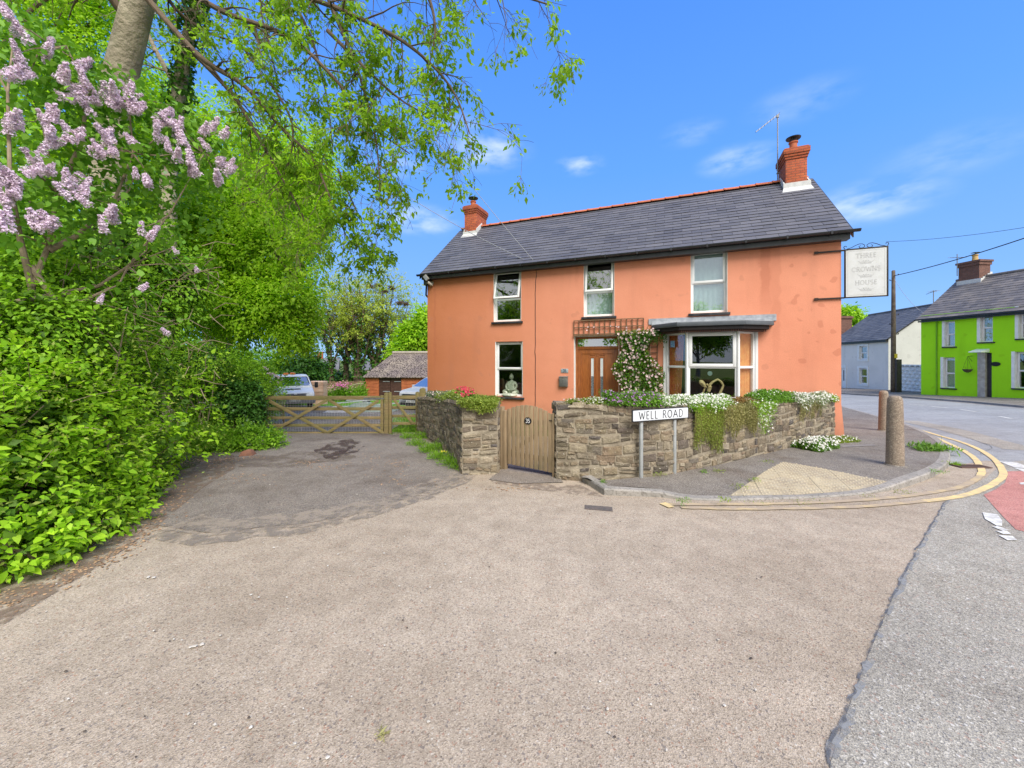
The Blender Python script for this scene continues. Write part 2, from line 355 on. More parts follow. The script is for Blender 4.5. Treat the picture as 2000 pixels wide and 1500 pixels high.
dke = smooth_line([G(*p) for p in dark_px0], 3)
ribbon('worn_edge', [p+Vector((.0,-.10)) for p in dke], .34, .0150, stain('worn_tar_edge', (.22,.19,.165), .6, .9, 6), jitter=.05)
ribbon('worn_edge', [p+Vector((.0,.14)) for p in dke], .40, .0168, stain('worn_grit_edge', (.40,.33,.265), .55, .9, 7), jitter=.06)
# lawn behind the gate and verges
t = NT('lawn_turf')
m_lawn = t.done(t.mix(t.ramp(t.noise(3,5),[(.35,0),(.7,1)]), (.10,.25,.02), (.17,.33,.03)), .95, t.bump(t.noise(60,4),.8,.03), 0, .1)
sheet('lawn', [(-9.6,20.2),(-7.0,18.9),(-4.2,19.2),(-3.2,20.5),(-3.5,24),(-9.5,25.5),(-14,25),(-13,21)], .02, m_lawn)

# corner pavement with kerb
wallfoot = [G(1640,842,.1), G(1610,848,.1), G(1560,867,.1), G(1500,884,.1), G(1400,908,.1), G(1300,926,.1), G(1180,938,.1), G(1134,938,.05)]
ks = smooth_line(kin[1:17], 5)+[Vector(kin[17][:2]), Vector(kin[18][:2])]
ks = [Vector(G(1560,772)[:2])]+ks
KW, KH = .13, .10
def insetp(pts, w_):
    out = []
    for i, p in enumerate(pts):
        d = (pts[min(i+1,len(pts)-1)]-pts[max(i-1,0)]).normalized(); n = Vector((d.y, -d.x)); out.append(p+n*w_)
    return out
ki = insetp(ks, KW)
# pick the side that lies toward the house
if (ki[40]-Vector((6,8))).length > (ks[40]-Vector((6,8))).length: ki = insetp(ks, -KW)
def kz(i, n): return KH if i < n-8 else KH*(1-.55*max(0,(i-(n-8)))/7)
mb = MB(); n = len(ks)
for i in range(n-1):
    if i % 5 == 4: g0, g1 = .0, .012
    a, b, c, d = ks[i], ks[i+1], ki[i+1], ki[i]
    if i % 5 == 4: b = a.lerp(b, .985); c = d.lerp(c, .985)
    if i % 5 == 0: a = ks[i].lerp(ks[i+1], .02); d = ki[i].lerp(ki[i+1], .02)
    lo = [Vector((p.x, p.y, g(p.x, p.y)-.1)) for p in (a,b,c,d)]
    hi = [Vector((p.x, p.y, g(p.x, p.y)+KH)) for p in (a,b,c,d)]
    a2 = a.lerp(d, .12); b2 = b.lerp(c, .12)
    lo2 = [lo[0], lo[1], lo[2], lo[3]]
    mb.hexa(lo, [Vector((p.x,p.y,g(p.x,p.y)+KH-drop(p.x,p.y)-.018)) for p in (a,b,c,d)])
    mb.hexa([Vector((p.x,p.y,g(p.x,p.y)+KH-drop(p.x,p.y)-.018)) for p in (a,b,c,d)], [Vector((p.x,p.y,g(p.x,p.y)+KH-drop(p.x,p.y))) for p in (a2,b2,c,d)])
t = NT('worn_concrete_kerb')
c_ = t.mix(t.ramp(t.noise(3,5),[(.3,0),(.7,1)]), (.25,.235,.215), (.36,.33,.30)); c_ = t.mix(t.ramp(t.noise(30,4,.7),[(.35,.75),(.5,0)]), c_, (.11,.095,.08))
m_kerb = t.done(c_, .9, t.bump(t.noise(45,5,.7),.8,.012))
tag(mb.build('kerb', m_kerb), kind='structure')
pave = [p for p in ki]+[Vector(p[:2]) for p in wallfoot[::-1]]+[Vector((8.5,9.6)),Vector((10.5,14.5)),Vector((12.6,20)),Vector((16,28))]
sheet('pavement', pave, KH-.004, M['pave'], fine=True)
# patch of buff tactile slabs
t = NT('buff_tactile_slab')
bp = t.vor(1/.065, 'Distance', vec=None)
brk = t.n('ShaderNodeTexBrick'); t.l(t.mapped((1,1,1),(0,0,radians(22))), brk.inputs['Vector']); brk.offset = 0
for k_, v_ in (('Scale',1),('Brick Width',.4),('Row Height',.4),('Mortar Size',.006),('Color1',(.46,.385,.26,1)),('Color2',(.40,.33,.225,1)),('Mortar',(.16,.14,.10,1))): brk.inputs[k_].default_value = v_
cc = t.mix(t.ramp(t.noise(2.2,6,.65),[(.35,.75),(.6,0)]), brk.outputs[0], (.27,.225,.175))
cc = t.mix(t.ramp(t.noise(9,4,.6),[(.45,0),(.75,.6)]), cc, (.47,.42,.32))
m_tac = t.done(cc, .9, t.bump(t.noise(50,4),.5,.006), 0, .2)
tac_px = [(1424,958),(1530,902),(1733,938),(1722,941),(1655,950),(1560,956)]
tp = [G(x,y,KH) for x,y in tac_px]
sheet('tactile_paving', [(p.x,p.y) for p in tp], KH+.002, m_tac, fine=True); mb = MB()
# raised blisters
rows = Vector((cos(radians(22)), sin(radians(22)))); rc = Vector((-rows.y, rows.x)); c0 = Vector(tp[0][:2])
from mathutils.geometry import intersect_point_line
def inpoly(x, y, poly):
    c = False; j = len(poly)-1
    for i in range(len(poly)):
        if (poly[i][1] > y) != (poly[j][1] > y) and x < (poly[j][0]-poly[i][0])*(y-poly[i][1])/(poly[j][1]-poly[i][1])+poly[i][0]: c = not c
        j = i
    return c
pl = [(p.x,p.y) for p in tp]
for i in range(-60, 60):
    for j in range(-60, 60):
        p = c0+rows*i*.067+rc*j*.067
        if inpoly(p.x, p.y, pl) and rr.random() > .06:
            z = g(p.x,p.y)+KH+.0025-drop(p.x,p.y); r0 = .0125
            mb.add([(p.x+r0*cos(k*pi/3), p.y+r0*sin(k*pi/3), z) for k in range(6)]+[(p.x+r0*.6*cos(k*pi/3), p.y+r0*.6*sin(k*pi/3), z+.011) for k in range(6)],
                   [(k,(k+1)%6,6+(k+1)%6,6+k) for k in range(6)]+[(6,7,8,9,10,11)])
tag(mb.build('tactile_blisters', mat('buff_blister',(.58,.50,.36),(.44,.37,.27),3,.9)), kind='structure')
# step slab at the garden gate
tag(sheet('gate_apron', [tuple(G(*p)[:2]) for p in [(988,912),(1088,926),(1100,944),(1010,946),(955,938),(970,926)]], .016, M['road_dark']), kind='structure')

# far pavement with kerb
mb = MB(); fk = [Vector((60,4.5)), Vector((30,11))]+[Vector(p[:2]) for p in kfar]+[Vector((30.2,52))]
for i in range(len(fk)-1):
    a, b = fk[i], fk[i+1]; d = (b-a).normalized(); nrm = Vector((d.y,-d.x))
    if nrm.x < 0: nrm = -nrm
    segs = 14 if i else 2
    for k in range(segs):
        p, q = a.lerp(b, k/segs), a.lerp(b, (k+1)/segs)
        mb.hexa([Vector((v.x,v.y,g(v.x,v.y)-.1)) for v in (p,q,q+nrm*.14,p+nrm*.14)], [Vector((v.x,v.y,g(v.x,v.y)+.10)) for v in (p,q,q+nrm*.14,p+nrm*.14)])
tag(mb.build('far_kerb', m_kerb), kind='structure')
fo = [p+Vector((.13,.02)) for p in fk]
sheet('far_pavement', fo+[Vector((42,52)),Vector((40,20)),Vector((60,8))], .096, M['pave'])

# painted lines
t = NT('worn_yellow_paint'); base = t.mix(t.ramp(t.noise(7,6,.7),[(.40,0),(.62,.8)]), (.72,.54,.24), (.45,.36,.24))
m_yel = t.done(base, .8, t.bump(t.noise(70,4),.5,.005))
t = NT('faded_yellow_paint'); base = t.mix(t.ramp(t.noise(5,6,.7),[(.35,0),(.55,.9)]), (.50,.385,.22), (.36,.285,.215))
m_yel2 = t.done(base, .85, t.bump(t.noise(70,4),.5,.005))
t = NT('white_road_paint'); base = t.mix(t.ramp(t.noise(14,6,.75),[(.42,0),(.58,.8)]), (.68,.67,.64), (.38,.36,.34))
m_wht = t.done(base, .8, t.bump(t.noise(70,4),.5,.005))
inner = [(1600,793),(1644,799),(1717,820),(1767,833),(1835,859),(1893,888),(1914,912),(1916,928),(1893,945),(1852,958),(1747,973),(1600,983),(1450,986.5),(1297,987)]
outer = [(1700,810),(1805,843),(1870,862),(1908,877),(1940,897),(1957,918),(1956,935),(1915,959),(1852,975),(1717,989),(1600,994),(1450,996),(1330,993)]
wi = smooth_line([G(*p) for p in inner], 8); wo_ = smooth_line([G(*p) for p in outer], 8)
ribbon('yellow_line', wi[:8*7+2], .085, .0150, m_yel, jitter=.004); ribbon('yellow_line', wi[8*7+1:], .075, .0150, m_yel2, jitter=.008)
ribbon('yellow_line', wo_[:8*8+4], .085, .0158, m_yel, jitter=.004); ribbon('yellow_line', wo_[8*8+3:], .07, .0158, m_yel2, jitter=.01)
ribbon('yellow_line', [G(1294,984.5), G(1312,993)], .10, .0175, m_yel, jitter=.004)
ribbon('far_yellow_line', [fk[1]+Vector((-.3,-.1)), Vector(kfar[0][:2])+Vector((-.28,-.1)), Vector(kfar[1][:2])+Vector((-.28,-.1)), Vector(kfar[2][:2])+Vector((-.28,-.1))], .09, .012, m_yel2)
for a, b in [((1776,790),(1805,792)),((1817,794),(1852,797.5)),((1876,800.5),(1905,804.5)),((1952,814),(1975,818)),((1700,783),(1730,785))]:
    ribbon('centre_dash', [G(*a), G(*b)], .11, .0135, m_wht)
ribbon('give_way_dash', [G(1968,903.5), G(2000,916)], .22, .0145, m_wht, jitter=.006)
ribbon('give_way_dash', [G(2000,917), G(2060,940)], .22, .0145, m_wht, jitter=.006)
def quadpx(name, pts, off, m): return sheet(name, [tuple(G(*p)[:2]) for p in pts], off, m)
quadpx('red_surfacing', [(1968,922),(2000,921),(2200,925),(2300,1030),(2000,1040),(1984,1036),(1960,1012),(1921,968),(1945,957),(1963,944),(1968,930)], .012, M['red_surf'])
for q in [[(1919,1003),(1948,1007),(1958,1020),(1957,1030),(1946,1029),(1924,1016)], [(1937,1031),(1948,1030),(1971,1038),(1960,1040)], [(1944,1039.5),(1967,1040),(1975,1046),(1960,1046)], [(1950,1048),(1978,1050),(1987,1058),(1968,1058)], [(1990,945),(2010,943),(2010,949),(1994,948)]]:
    quadpx('give_way_dash', q, .0165, m_wht)
# gully grate, drain cover, pavement strip
c = G(1896,912.5); o = thing('gully_grate', 'rusty iron gully grate across the yellow lines', 'drain grate', (c.x,c.y,c.z+.014), radians(-3))
mb = MB(); L_, W_ = .25, .10
mb.box(-L_,L_,-W_,-W_+.02,0,.012); mb.box(-L_,L_,W_-.02,W_,0,.012); mb.box(-L_,-L_+.02,-W_+.02,W_-.02,0,.012); mb.box(L_-.02,L_,-W_+.02,W_-.02,0,.012)
mb.build('frame', mat('rusty_iron',(.16,.09,.07),(.10,.07,.06),20,.8,.5,80), o)
mb = MB()
for i in range(9): mb.box(-L_+.035+i*.049,-L_+.062+i*.049,-W_+.02,W_-.02,0,.009)
mb.build('bars', _mc['rusty_iron'], o)
mb = MB(); mb.box(-L_+.02,L_-.02,-W_+.02,W_-.02,-.002,.003); mb.build('pit', mat('pit_dark',(.02,.02,.02)), o)
c = G(1169,993.5); o = thing('drain_cover', 'small square iron drain cover in the tan road', 'drain cover', (c.x,c.y,c.z+.006), radians(-12))
mb = MB(); mb.box(-.17,.17,-.07,.07,0,.004); mb.build('frame', mat('cover_iron',(.15,.12,.11),(.10,.09,.085),20,.8,.4,80), o)
mb = MB()
for i in range(9): mb.box(-.155+i*.035,-.13+i*.035,-.058,.058,.004,.007)
mb.build('ribs', _mc['cover_iron'], o)
ribbon('pavement_strip', [G(1640,872,.1), G(1708,869,.1)], .16, KH+.004, mat('grey_slab_strip',(.24,.215,.20),(.16,.15,.15),6,.9,.5,50))
# ------------------------------------------------------------ materials for buildings
def render_mat(name, c1, c2, low=None, stains=True, tint=None, marks=False):
    t = NT(name)
    c = t.mix(t.ramp(t.noise(.55,5,.6),[(.3,0),(.7,1)]), c1, c2)
    if tint:   # one end of the wall is browner
        s = t.n('ShaderNodeSeparateXYZ'); t.l(t.co, s.inputs[0])
        k = t.math('ADD', t.math('MULTIPLY', s.outputs[0], 1/tint[1]), t.math('MULTIPLY_ADD', t.noise(.8,4), .5, -.25))
        c = t.mix(t.ramp(k, [(0,1),(1,0)]), c, tint[0])
    # runs and damp marks
    if stains:
        st = t.ramp(t.noise(1,5,.6,t.mapped((1.6,1.6,.22))), [(.56,0),(.70,.22)])
        c = t.mix(st, c, tuple(x*.62 for x in c1))
        bl = t.ramp(t.noise(2.6,2,.4), [(.66,0),(.70,.35)])
        c = t.mix(bl, c, tuple(x*.66 for x in c1))
    if marks:   # old damp streak below the gutter, dark spots beside it, splashed foot
        s = t.n('ShaderNodeSeparateXYZ'); t.l(t.co, s.inputs[0])
        wv = t.math('MULTIPLY_ADD', t.noise(3.5,4,.6), .28, -.14)
        for u0, hw, zlo, k in ((10.62,.13,3.0,.42),(10.85,.09,1.6,.20),(.32,.05,1.2,.25),(5.6,.05,3.9,.18),(2.6,.05,3.2,.12)):
            d = t.math('ABSOLUTE', t.math('SUBTRACT', t.math('ADD', s.outputs[0], wv), u0))
            m = t.math('MULTIPLY', t.ramp(d, [(hw*.7,1),(hw*1.25,0)]), t.ramp(t.math('MULTIPLY', t.math('SUBTRACT', s.outputs[2], zlo), .5), [(0,0),(.45,1)]))
            c = t.mix(t.math('MULTIPLY', m, k), c, (.42,.13,.075))
        sp = t.math('MULTIPLY', t.ramp(t.noise(3.6,1,.3), [(.62,0),(.645,1)]), t.math('GREATER_THAN', s.outputs[0], 11.1)); c = t.mix(t.math('MULTIPLY', sp, .38), c, (.45,.15,.09))
        ft = t.ramp(t.math('ADD', s.outputs[2], t.math('MULTIPLY_ADD', t.noise(5,5,.7), .5, -.25)), [(.0,.5),(.55,0)]); c = t.mix(ft, c, (.35,.16,.10))
    c = t.mix(t.ramp(t.noise(45,3,.6),[(.3,.16),(.6,0)]), c, tuple(x*.45 for x in c1))
    nm = t.bump(t.noise(55,5,.65), .55, .012); nm = t.bump(t.noise(2.0,3), .35, .03, nm)
    return t.done(c, .9, nm, 0, .15)
m_coral = render_mat('coral_masonry_render', (.755,.315,.20), (.69,.27,.165), tint=((.54,.19,.085), 5.5), marks=True)
m_lime = render_mat('lime_green_render', (.40,.86,.02), (.34,.76,.018), stains=True)
m_greyr = render_mat('pale_grey_render', (.82,.78,.72), (.72,.69,.63))
m_greyw = render_mat('off_white_render', (.60,.60,.57), (.52,.52,.49))
m_upvc = mat('white_upvc', (.80,.80,.80), (.76,.77,.78), 4, .3, 0, spec=.5)
m_white = mat('white_painted_reveal', (.84,.84,.81), (.74,.73,.70), 5, .6, .2, 40)
m_black = mat('black_gloss_trim', (.018,.019,.022), (.03,.03,.035), 6, .35, .1, 30, spec=.5)
m_sill = mat('black_painted_sill', (.02,.02,.024), (.05,.05,.055), 9, .6, .3, 40)
m_lead = mat('grey_lead', (.26,.28,.32), (.40,.42,.45), 8, .6, .3, 30)
m_fascia = mat('slate_grey_upvc', (.075,.085,.10), (.10,.11,.125), 5, .35, spec=.5)
m_soffit = mat('dark_soffit', (.02,.018,.022), (.035,.025,.025), 5, .6)
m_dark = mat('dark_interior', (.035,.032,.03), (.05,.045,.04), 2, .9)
m_net_sky = mat('net_or_sky_sheet', (.86,.88,.90), (.76,.80,.83), 6, .9)
m_terra = mat('terracotta', (.52,.16,.08), (.40,.12,.065), 10, .8, .4, 60, rnd=.12)
m_iron = mat('black_iron', (.018,.016,.016), (.04,.03,.025), 20, .55, .3, 60)
m_alu = mat('grey_aluminium', (.28,.29,.30), (.2,.2,.21), 12, .45, metal=.6)
def glass_mat(name, refl=.30, tint=(.75,.82,.80)):
    t = NT(name); g1 = t.n('ShaderNodeBsdfGlossy'); g1.inputs['Roughness'].default_value = .01; g1.inputs['Color'].default_value = (.95,.98,1,1)
    tr = t.n('ShaderNodeBsdfTransparent'); tr.inputs['Color'].default_value = (*tint,1)
    lw = t.n('ShaderNodeFresnel'); lw.inputs['IOR'].default_value = 1.5
    nm = t.bump(t.noise(1.3,2), .035, .02); t.l(nm, g1.inputs['Normal'])
    gm = t.n('ShaderNodeNewGeometry'); ms = t.n('ShaderNodeMixShader'); t.l(t.math('MULTIPLY', t.math('ADD', lw.outputs[0], refl-.04), t.math('SUBTRACT', 1, gm.outputs['Backfacing'])), ms.inputs[0]); t.l(tr.outputs[0], ms.inputs[1]); t.l(g1.outputs[0], ms.inputs[2]); t.l(ms.outputs[0], t.out.inputs[0])
    return t.m
m_glass = glass_mat('window_glass'); m_glass_lo = glass_mat('dim_window_glass', .16, (.92,.95,.93))
def slate_mat(name, c1, c2, lichen=(.45,.44,.42), amt=.25):
    t = NT(name); i = t.island()
    c = t.mix(i, c1, c2)
    c = t.mix(t.ramp(t.noise(1.2,6,.65),[(.45,0),(.7,amt)]), c, lichen)
    c = t.mix(t.ramp(t.noise(28,4,.7),[(.6,0),(.75,amt*1.3)]), c, lichen)
    return t.done(c, .62, t.bump(t.noise(35,4,.7),.35,.006), 0, .4)
m_slate = slate_mat('grey_roof_slate', (.075,.076,.095), (.118,.116,.135), (.20,.20,.21), .22)
m_slate2 = slate_mat('weathered_roof_slate', (.10,.095,.10), (.17,.155,.15), (.34,.29,.24), .5)
m_slate3 = slate_mat('dark_cottage_slate', (.075,.078,.09), (.13,.13,.14), (.27,.26,.25), .35)
def brick_mat(name, c1, c2, mortar, bw=.225, rh=.075, ms=.008, axis=None):
    t = NT(name); s = t.n('ShaderNodeSeparateXYZ'); t.l(t.co, s.inputs[0]); cb = t.n('ShaderNodeCombineXYZ')
    t.l(t.math('ADD', s.outputs[0], s.outputs[1]), cb.inputs[0]); t.l(s.outputs[2], cb.inputs[1])
    b = t.n('ShaderNodeTexBrick'); t.l(cb.outputs[0], b.inputs['Vector'])
    for k_, v_ in (('Scale',1),('Brick Width',bw),('Row Height',rh),('Mortar Size',ms),('Mortar Smooth',.2),('Color1',(*c1,1)),('Color2',(*c2,1)),('Mortar',(*mortar,1))): b.inputs[k_].default_value = v_
    c = t.mix(t.ramp(t.noise(9,5,.7),[(.4,0),(.7,.5)]), b.outputs[0], tuple(x*.55 for x in c2))
    nm = t.bump(t.math('SUBTRACT', 1, b.outputs['Fac']), .8, .008); nm = t.bump(t.noise(70,4), .4, .004, nm)
    return t.done(c, .85, nm, 0, .2)
m_brick = brick_mat('red_chimney_brick', (.50,.13,.055), (.36,.085,.045), (.20,.10,.07))
m_brick2 = brick_mat('old_chimney_brick', (.21,.10,.075), (.15,.075,.06), (.18,.14,.12))
m_block = brick_mat('white_rockfaced_block', (.50,.50,.47), (.42,.42,.40), (.24,.24,.22), .45, .225, .012)

def slates(mb, u0, u1, y0, z0, y1, z1, exp=.205, wd=.42, th=.012, rr=None, uA=0, uB=0):
    """slates on the plane from eave (y0,z0) to ridge (y1,z1) in the frame of the house"""
    rr = rr or random.Random(5); S = Vector((0, y1-y0, z1-z0)); SL = S.length; n = int(SL/exp)+1; ex = SL/n; S.normalize(); N = Vector((0, -S.z, S.y))
    if N.z < 0: N = -N
    for i in range(n):
        a = i*ex; b = min(a+ex*1.25, SL); off = (i % 2)*wd/2
        u = u0-off
        while u < u1:
            ua, ub = max(u, u0), min(u+wd, u1)
            if ub-ua > .02:
                k = .003; l0 = rr.uniform(0,.005); h = .020+rr.uniform(-.003,.005)
                p = [Vector((x, y0, z0))+S*s_+N*t_ for x, s_, t_ in ((ua+k,a-l0,h),(ub-k,a-l0,h+rr.uniform(-.002,.002)),(ub-k,b,.002),(ua+k,b,.002))]
                q = [x-N*.007 for x in p]
                mb.hexa(q, p)
            u += wd

def wallgrid(mb, U0, U1, Z0, Z1, holes, y0, y1):
    """a wall slab with rectangular holes and their reveals"""
    us = sorted({U0, U1}|{h[0] for h in holes}|{h[1] for h in holes}); zs = sorted({Z0, Z1}|{h[2] for h in holes}|{h[3] for h in holes})
    inh = lambda u, z: any(h[0] < u < h[1] and h[2] < z < h[3] for h in holes)
    for a, b in zip(us, us[1:]):
        for c, d in zip(zs, zs[1:]):
            if not inh((a+b)/2, (c+d)/2):
                mb.add([(a,y0,c),(b,y0,c),(b,y0,d),(a,y0,d)], [(0,1,2,3)]); mb.add([(a,y1,c),(b,y1,c),(b,y1,d),(a,y1,d)], [(3,2,1,0)])
    for a, b, c, d in holes:
        mb.add([(a,y0,c),(a,y1,c),(a,y1,d),(a,y0,d)], [(0,1,2,3)]); mb.add([(b,y0,c),(b,y1,c),(b,y1,d),(b,y0,d)], [(3,2,1,0)])
        mb.add([(a,y0,d),(a,y1,d),(b,y1,d),(b,y0,d)], [(0,1,2,3)]); mb.add([(a,y0,c),(a,y1,c),(b,y1,c),(b,y0,c)], [(3,2,1,0)])

def sash_frame(mb, a, b, c, d, y0, y1, w_, mid=None):
    mb.box(a, a+w_, y0, y1, c, d); mb.box(b-w_, b, y0, y1, c, d); mb.box(a+w_, b-w_, y0, y1, c, c+w_); mb.box(a+w_, b-w_, y0, y1, d-w_, d)
    if mid: mb.box(a+w_, b-w_, y0+.004, y1, mid-w_*.45, mid+w_*.45)

def window(par, a, b, c, d, depth=.12, mid=.48, tilt=0, sill=True, reveal='b', fw=.072, glass=None, sill_x=.06, lintel=False, sillm=None, frm=None):
    """frame in the opening a..b, c..d (u, z); set back by depth; tilt opens the upper sash at its foot"""
    glass = glass or m_glass; frm = frm or m_upvc; mz = c+(d-c)*mid
    mb = MB(); sash_frame(mb, a+.004, b-.004, c+.004, d-.004, depth, depth+.07, fw, mz)
    f = mb.build('window', frm, par, bevel=.004)
    # upper sash on its own hinge
    mb = MB(); sw = .062; A, B_, C_, D_ = a+fw*.55, b-fw*.55, mz+.0, d-fw*.5
    ty = depth-.028
    if tilt: mb.M = Matrix.Translation((0,ty,D_)) @ Matrix.Rotation(-tilt,4,'X') @ Matrix.Translation((0,-ty,-D_))
    sash_frame(mb, A, B_, C_, D_, depth-.028, depth+.022, sw)
    s_ = mb.build('sash', frm, f, bevel=.004)
    p = MB(); p.M = mb.M; p.box(A+sw, B_-sw, depth-.008, depth-.002, C_+sw, D_-sw); p.build('pane', glass, f)
    p = MB(); p.box(a+fw, b-fw, depth+.03, depth+.036, c+fw, mz-fw*.45); p.build('pane', glass, f)
    if sill:
        p = MB(); p.prism([(a-sill_x,-.07),(b+sill_x,-.07),(b+sill_x,depth),(a-sill_x,depth)] , c-.075, c-.002) if False else p.box(a-sill_x, b+sill_x, -.07, 0.0, c-.075, c-.005); p.box(a+.002, b-.002, 0, depth+.05, c-.03, c-.006)
        p.build('sill', sillm or m_sill, f, bevel=.006)
    mb = MB()
    mb.box(b-.012, b-.001, .004, depth+.01, c, d-.001); mb.build('reveal', m_white, f)
    mb = MB(); mb.box(a+.001, a+.012, .004, depth+.01, c, d-.001); mb.build('reveal', m_white, f)
    return f

# ------------------------------------------------------------ the coral house
H = Wall((-3.124,14.2), (8.145,9.5)); HL = H.len
house = thing('coral_house', 'two storey coral rendered house with grey slate roof and white windows on the corner', 'house', H.P(0,0,0), H.rz)
def hr(x0, x1, y0, y1, p=0):     # pixel box -> u0,u1,z0,z1 on the front plane
    xm, ym = (x0+x1)/2, (y0+y1)/2
    return (H.hit(x0,ym,p)[0], H.hit(x1,ym,p)[0], H.hit(xm,y1,p)[1], H.hit(xm,y0,p)[1])
W1 = hr(964,1018,528,628); W2 = hr(967,1021,667,775); W3 = hr(1140,1200,508,618); W4 = hr(1349,1421,488,611)
DR = (H.hit(1120.7,720)[0], H.hit(1209,720)[0], -.05, H.hit(1165,656)[1])
bayL, bayR = H.hit(1300,720)[0], H.hit(1475,720)[0]
bz0, bz1 = .55, H.hit(1342,648,.5)[1]
EZ = 5.11
mb = MB(); bay_hole = (bayL+.1, bayR-.1, bz0, bz1)
wallgrid(mb, 0, HL, -.9, EZ, [W1, W2, W3, W4, DR, bay_hole], 0, .32)
# side walls, back wall and gables
HD, RZ = 5.2, 7.40
for u0_, u1_ in ((0,.3),(HL-.3,HL)):
    poly = [(.0,-.9),(HD,-.9),(HD,EZ),(HD/2,RZ-.04),(0,EZ)]
    if u0_ == 0: mb.add([(u0_,y,z) for y,z in poly]+[(u1_,y,z) for y,z in poly], [(0,1,2,3,4),(9,8,7,6,5)])
    else: mb.add([(u1_,y,z) for y,z in poly]+[(u0_,y,z) for y,z in poly], [(0,1,2,3,4),(9,8,7,6,5)])
mb.box(.3, HL-.3, HD-.3, HD, -.9, EZ)
# flared foot of the render at the right-hand corner
mb.add([(HL+.002,-.004,-.2),(HL-.25,-.004,-.2),(HL-.25,-.004,.75),(HL+.002,-.004,.75),(HL+.07,-.03,-.2),(HL-.25,-.03,-.2)], [(0,3,4),(1,5,2),(4,3,2,5),(0,4,5,1)])
mb.build('wall', m_coral, house)
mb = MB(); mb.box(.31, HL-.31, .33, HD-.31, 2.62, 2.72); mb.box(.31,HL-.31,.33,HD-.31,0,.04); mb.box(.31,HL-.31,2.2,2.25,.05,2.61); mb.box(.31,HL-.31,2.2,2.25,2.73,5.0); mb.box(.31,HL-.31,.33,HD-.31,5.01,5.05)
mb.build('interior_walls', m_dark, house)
# roof
OV, VG = .26, .13
sl = (RZ-EZ)/(HD/2); ez = EZ-OV*sl+.07
mb = MB(); rr = random.Random(11)
slates(mb, -VG, HL+VG, -OV, ez+.03, HD/2, RZ+.06, .205, .5, rr=rr)
slates(mb, -VG, HL+VG, HD+OV, ez+.03, HD/2, RZ+.06, .205, .5, rr=rr)
roof = mb.build('roof', m_slate, house)
mb = MB()      # boarding under the slates
mb.add([(-VG+.01,-OV+.02,ez),(HL+VG-.01,-OV+.02,ez),(HL+VG-.01,HD/2,RZ+.035),(-VG+.01,HD/2,RZ+.035),(HL+VG-.01,HD+OV-.02,ez),(-VG+.01,HD+OV-.02,ez)],[(0,1,2,3),(3,2,4,5)])
mb.add([(-VG+.01,-OV+.02,ez-.03),(HL+VG-.01,-OV+.02,ez-.03),(HL+VG-.01,HD/2,RZ+.0),(-VG+.01,HD/2,RZ+.0),(HL+VG-.01,HD+OV-.02,ez-.03),(-VG+.01,HD+OV-.02,ez-.03)],[(3,2,1,0),(5,4,2,3)])
mb.build('roof_boarding', m_soffit, roof)
mb = MB()      # verge boards at both ends
for u in (-VG-.02, HL+VG-.004):
    for y0_, y1_ in ((-OV-.02, HD/2), (HD+OV+.02, HD/2)):
        mb.hexa([(u,y0_,ez-.16),(u+.024,y0_,ez-.16),(u+.024,y1_,RZ-.11),(u,y1_,RZ-.11)], [(u,y0_,ez+.025),(u+.024,y0_,ez+.025),(u+.024,y1_,RZ+.05),(u,y1_,RZ+.05)]); mb.build('verge_board', m_black, roof); mb = MB()

# ridge tiles
mb = MB(); n = 27; tl = HL/n
for i in range(n):
    a = i*tl+.004-.02; b = (i+1)*tl+.006; z = RZ+.105; r0 = .115; k_ = 7; up = .008 if i % 1 == 0 else 0
    pr = [(r0*cos(pi*j/(k_-1))*1.15, r0*sin(pi*j/(k_-1))*.8-.055) for j in range(k_)]
    vs_ = [(a, HD/2+x, z+y+.007) for x,y in pr]+[(b, HD/2+x*.95, z+y-.004) for x,y in pr]
    mb.add(vs_, [(j,j+1,k_+j+1,k_+j) for j in range(k_-1)]+[tuple(range(k_))])
    mb.add([(a-.008,HD/2+x*1.12,z+y*1.05+.014) for x,y in pr]+[(a+.035,HD/2+x*1.12,z+y*1.05+.014) for x,y in pr], [(j,j+1,k_+j+1,k_+j) for j in range(k_-1)]+[tuple(range(k_)), tuple(range(2*k_-1,k_-1,-1))])
mb.build('ridge_tiles', m_terra, roof)
# gutter, fascia and soffit
mb = MB(); mb.box(-.1, HL+.1, -OV+.03, -OV+.055, ez-.17, ez-.005); mb.box(-.1, HL+.1, -OV+.055, -.002, ez-.17, ez-.15)
mb.build('fascia', m_black, house)
mb = MB(); pr = [(.062*cos(a), .062*sin(a)) for a in [pi+pi*j/8 for j in range(9)]]
gy, gz = -OV-.035, ez+.005
vs_ = [(-VG-.12, gy+x, gz+y) for x,y in pr]+[(HL+VG+.14, gy+x, gz+y+.02) for x,y in pr]
k_ = 9; mb.add(vs_, [(j,j+1,k_+j+1,k_+j) for j in range(k_-1)]+[tuple(range(k_)), tuple(range(2*k_-1,k_-1,-1))])
pr2 = [(x*.88,y*.88+.004) for x,y in pr]; mb.add([(-VG-.11, gy+x, gz+y) for x,y in pr2]+[(HL+VG+.13, gy+x, gz+y+.02) for x,y in pr2], [(j+1,j,k_+j,k_+j+1) for j in range(k_-1)])
for i in range(14): mb.box(.2+i*.9, .24+i*.9, gy-.068, gy+.07, gz-.07+i*.0015, gz+.012+i*.0015)
mb.build('gutter', m_black, house)
mb = MB(); mb.box(-.06,.09,-.16,-.003,ez-.36,ez-.02); mb.tube([(-.02,-.03,ez-.3),(-.05,-.02,ez-.7),(-.1,.5,ez-.95)],.035,8)
mb.build('rainwater_pipe', m_black, house)

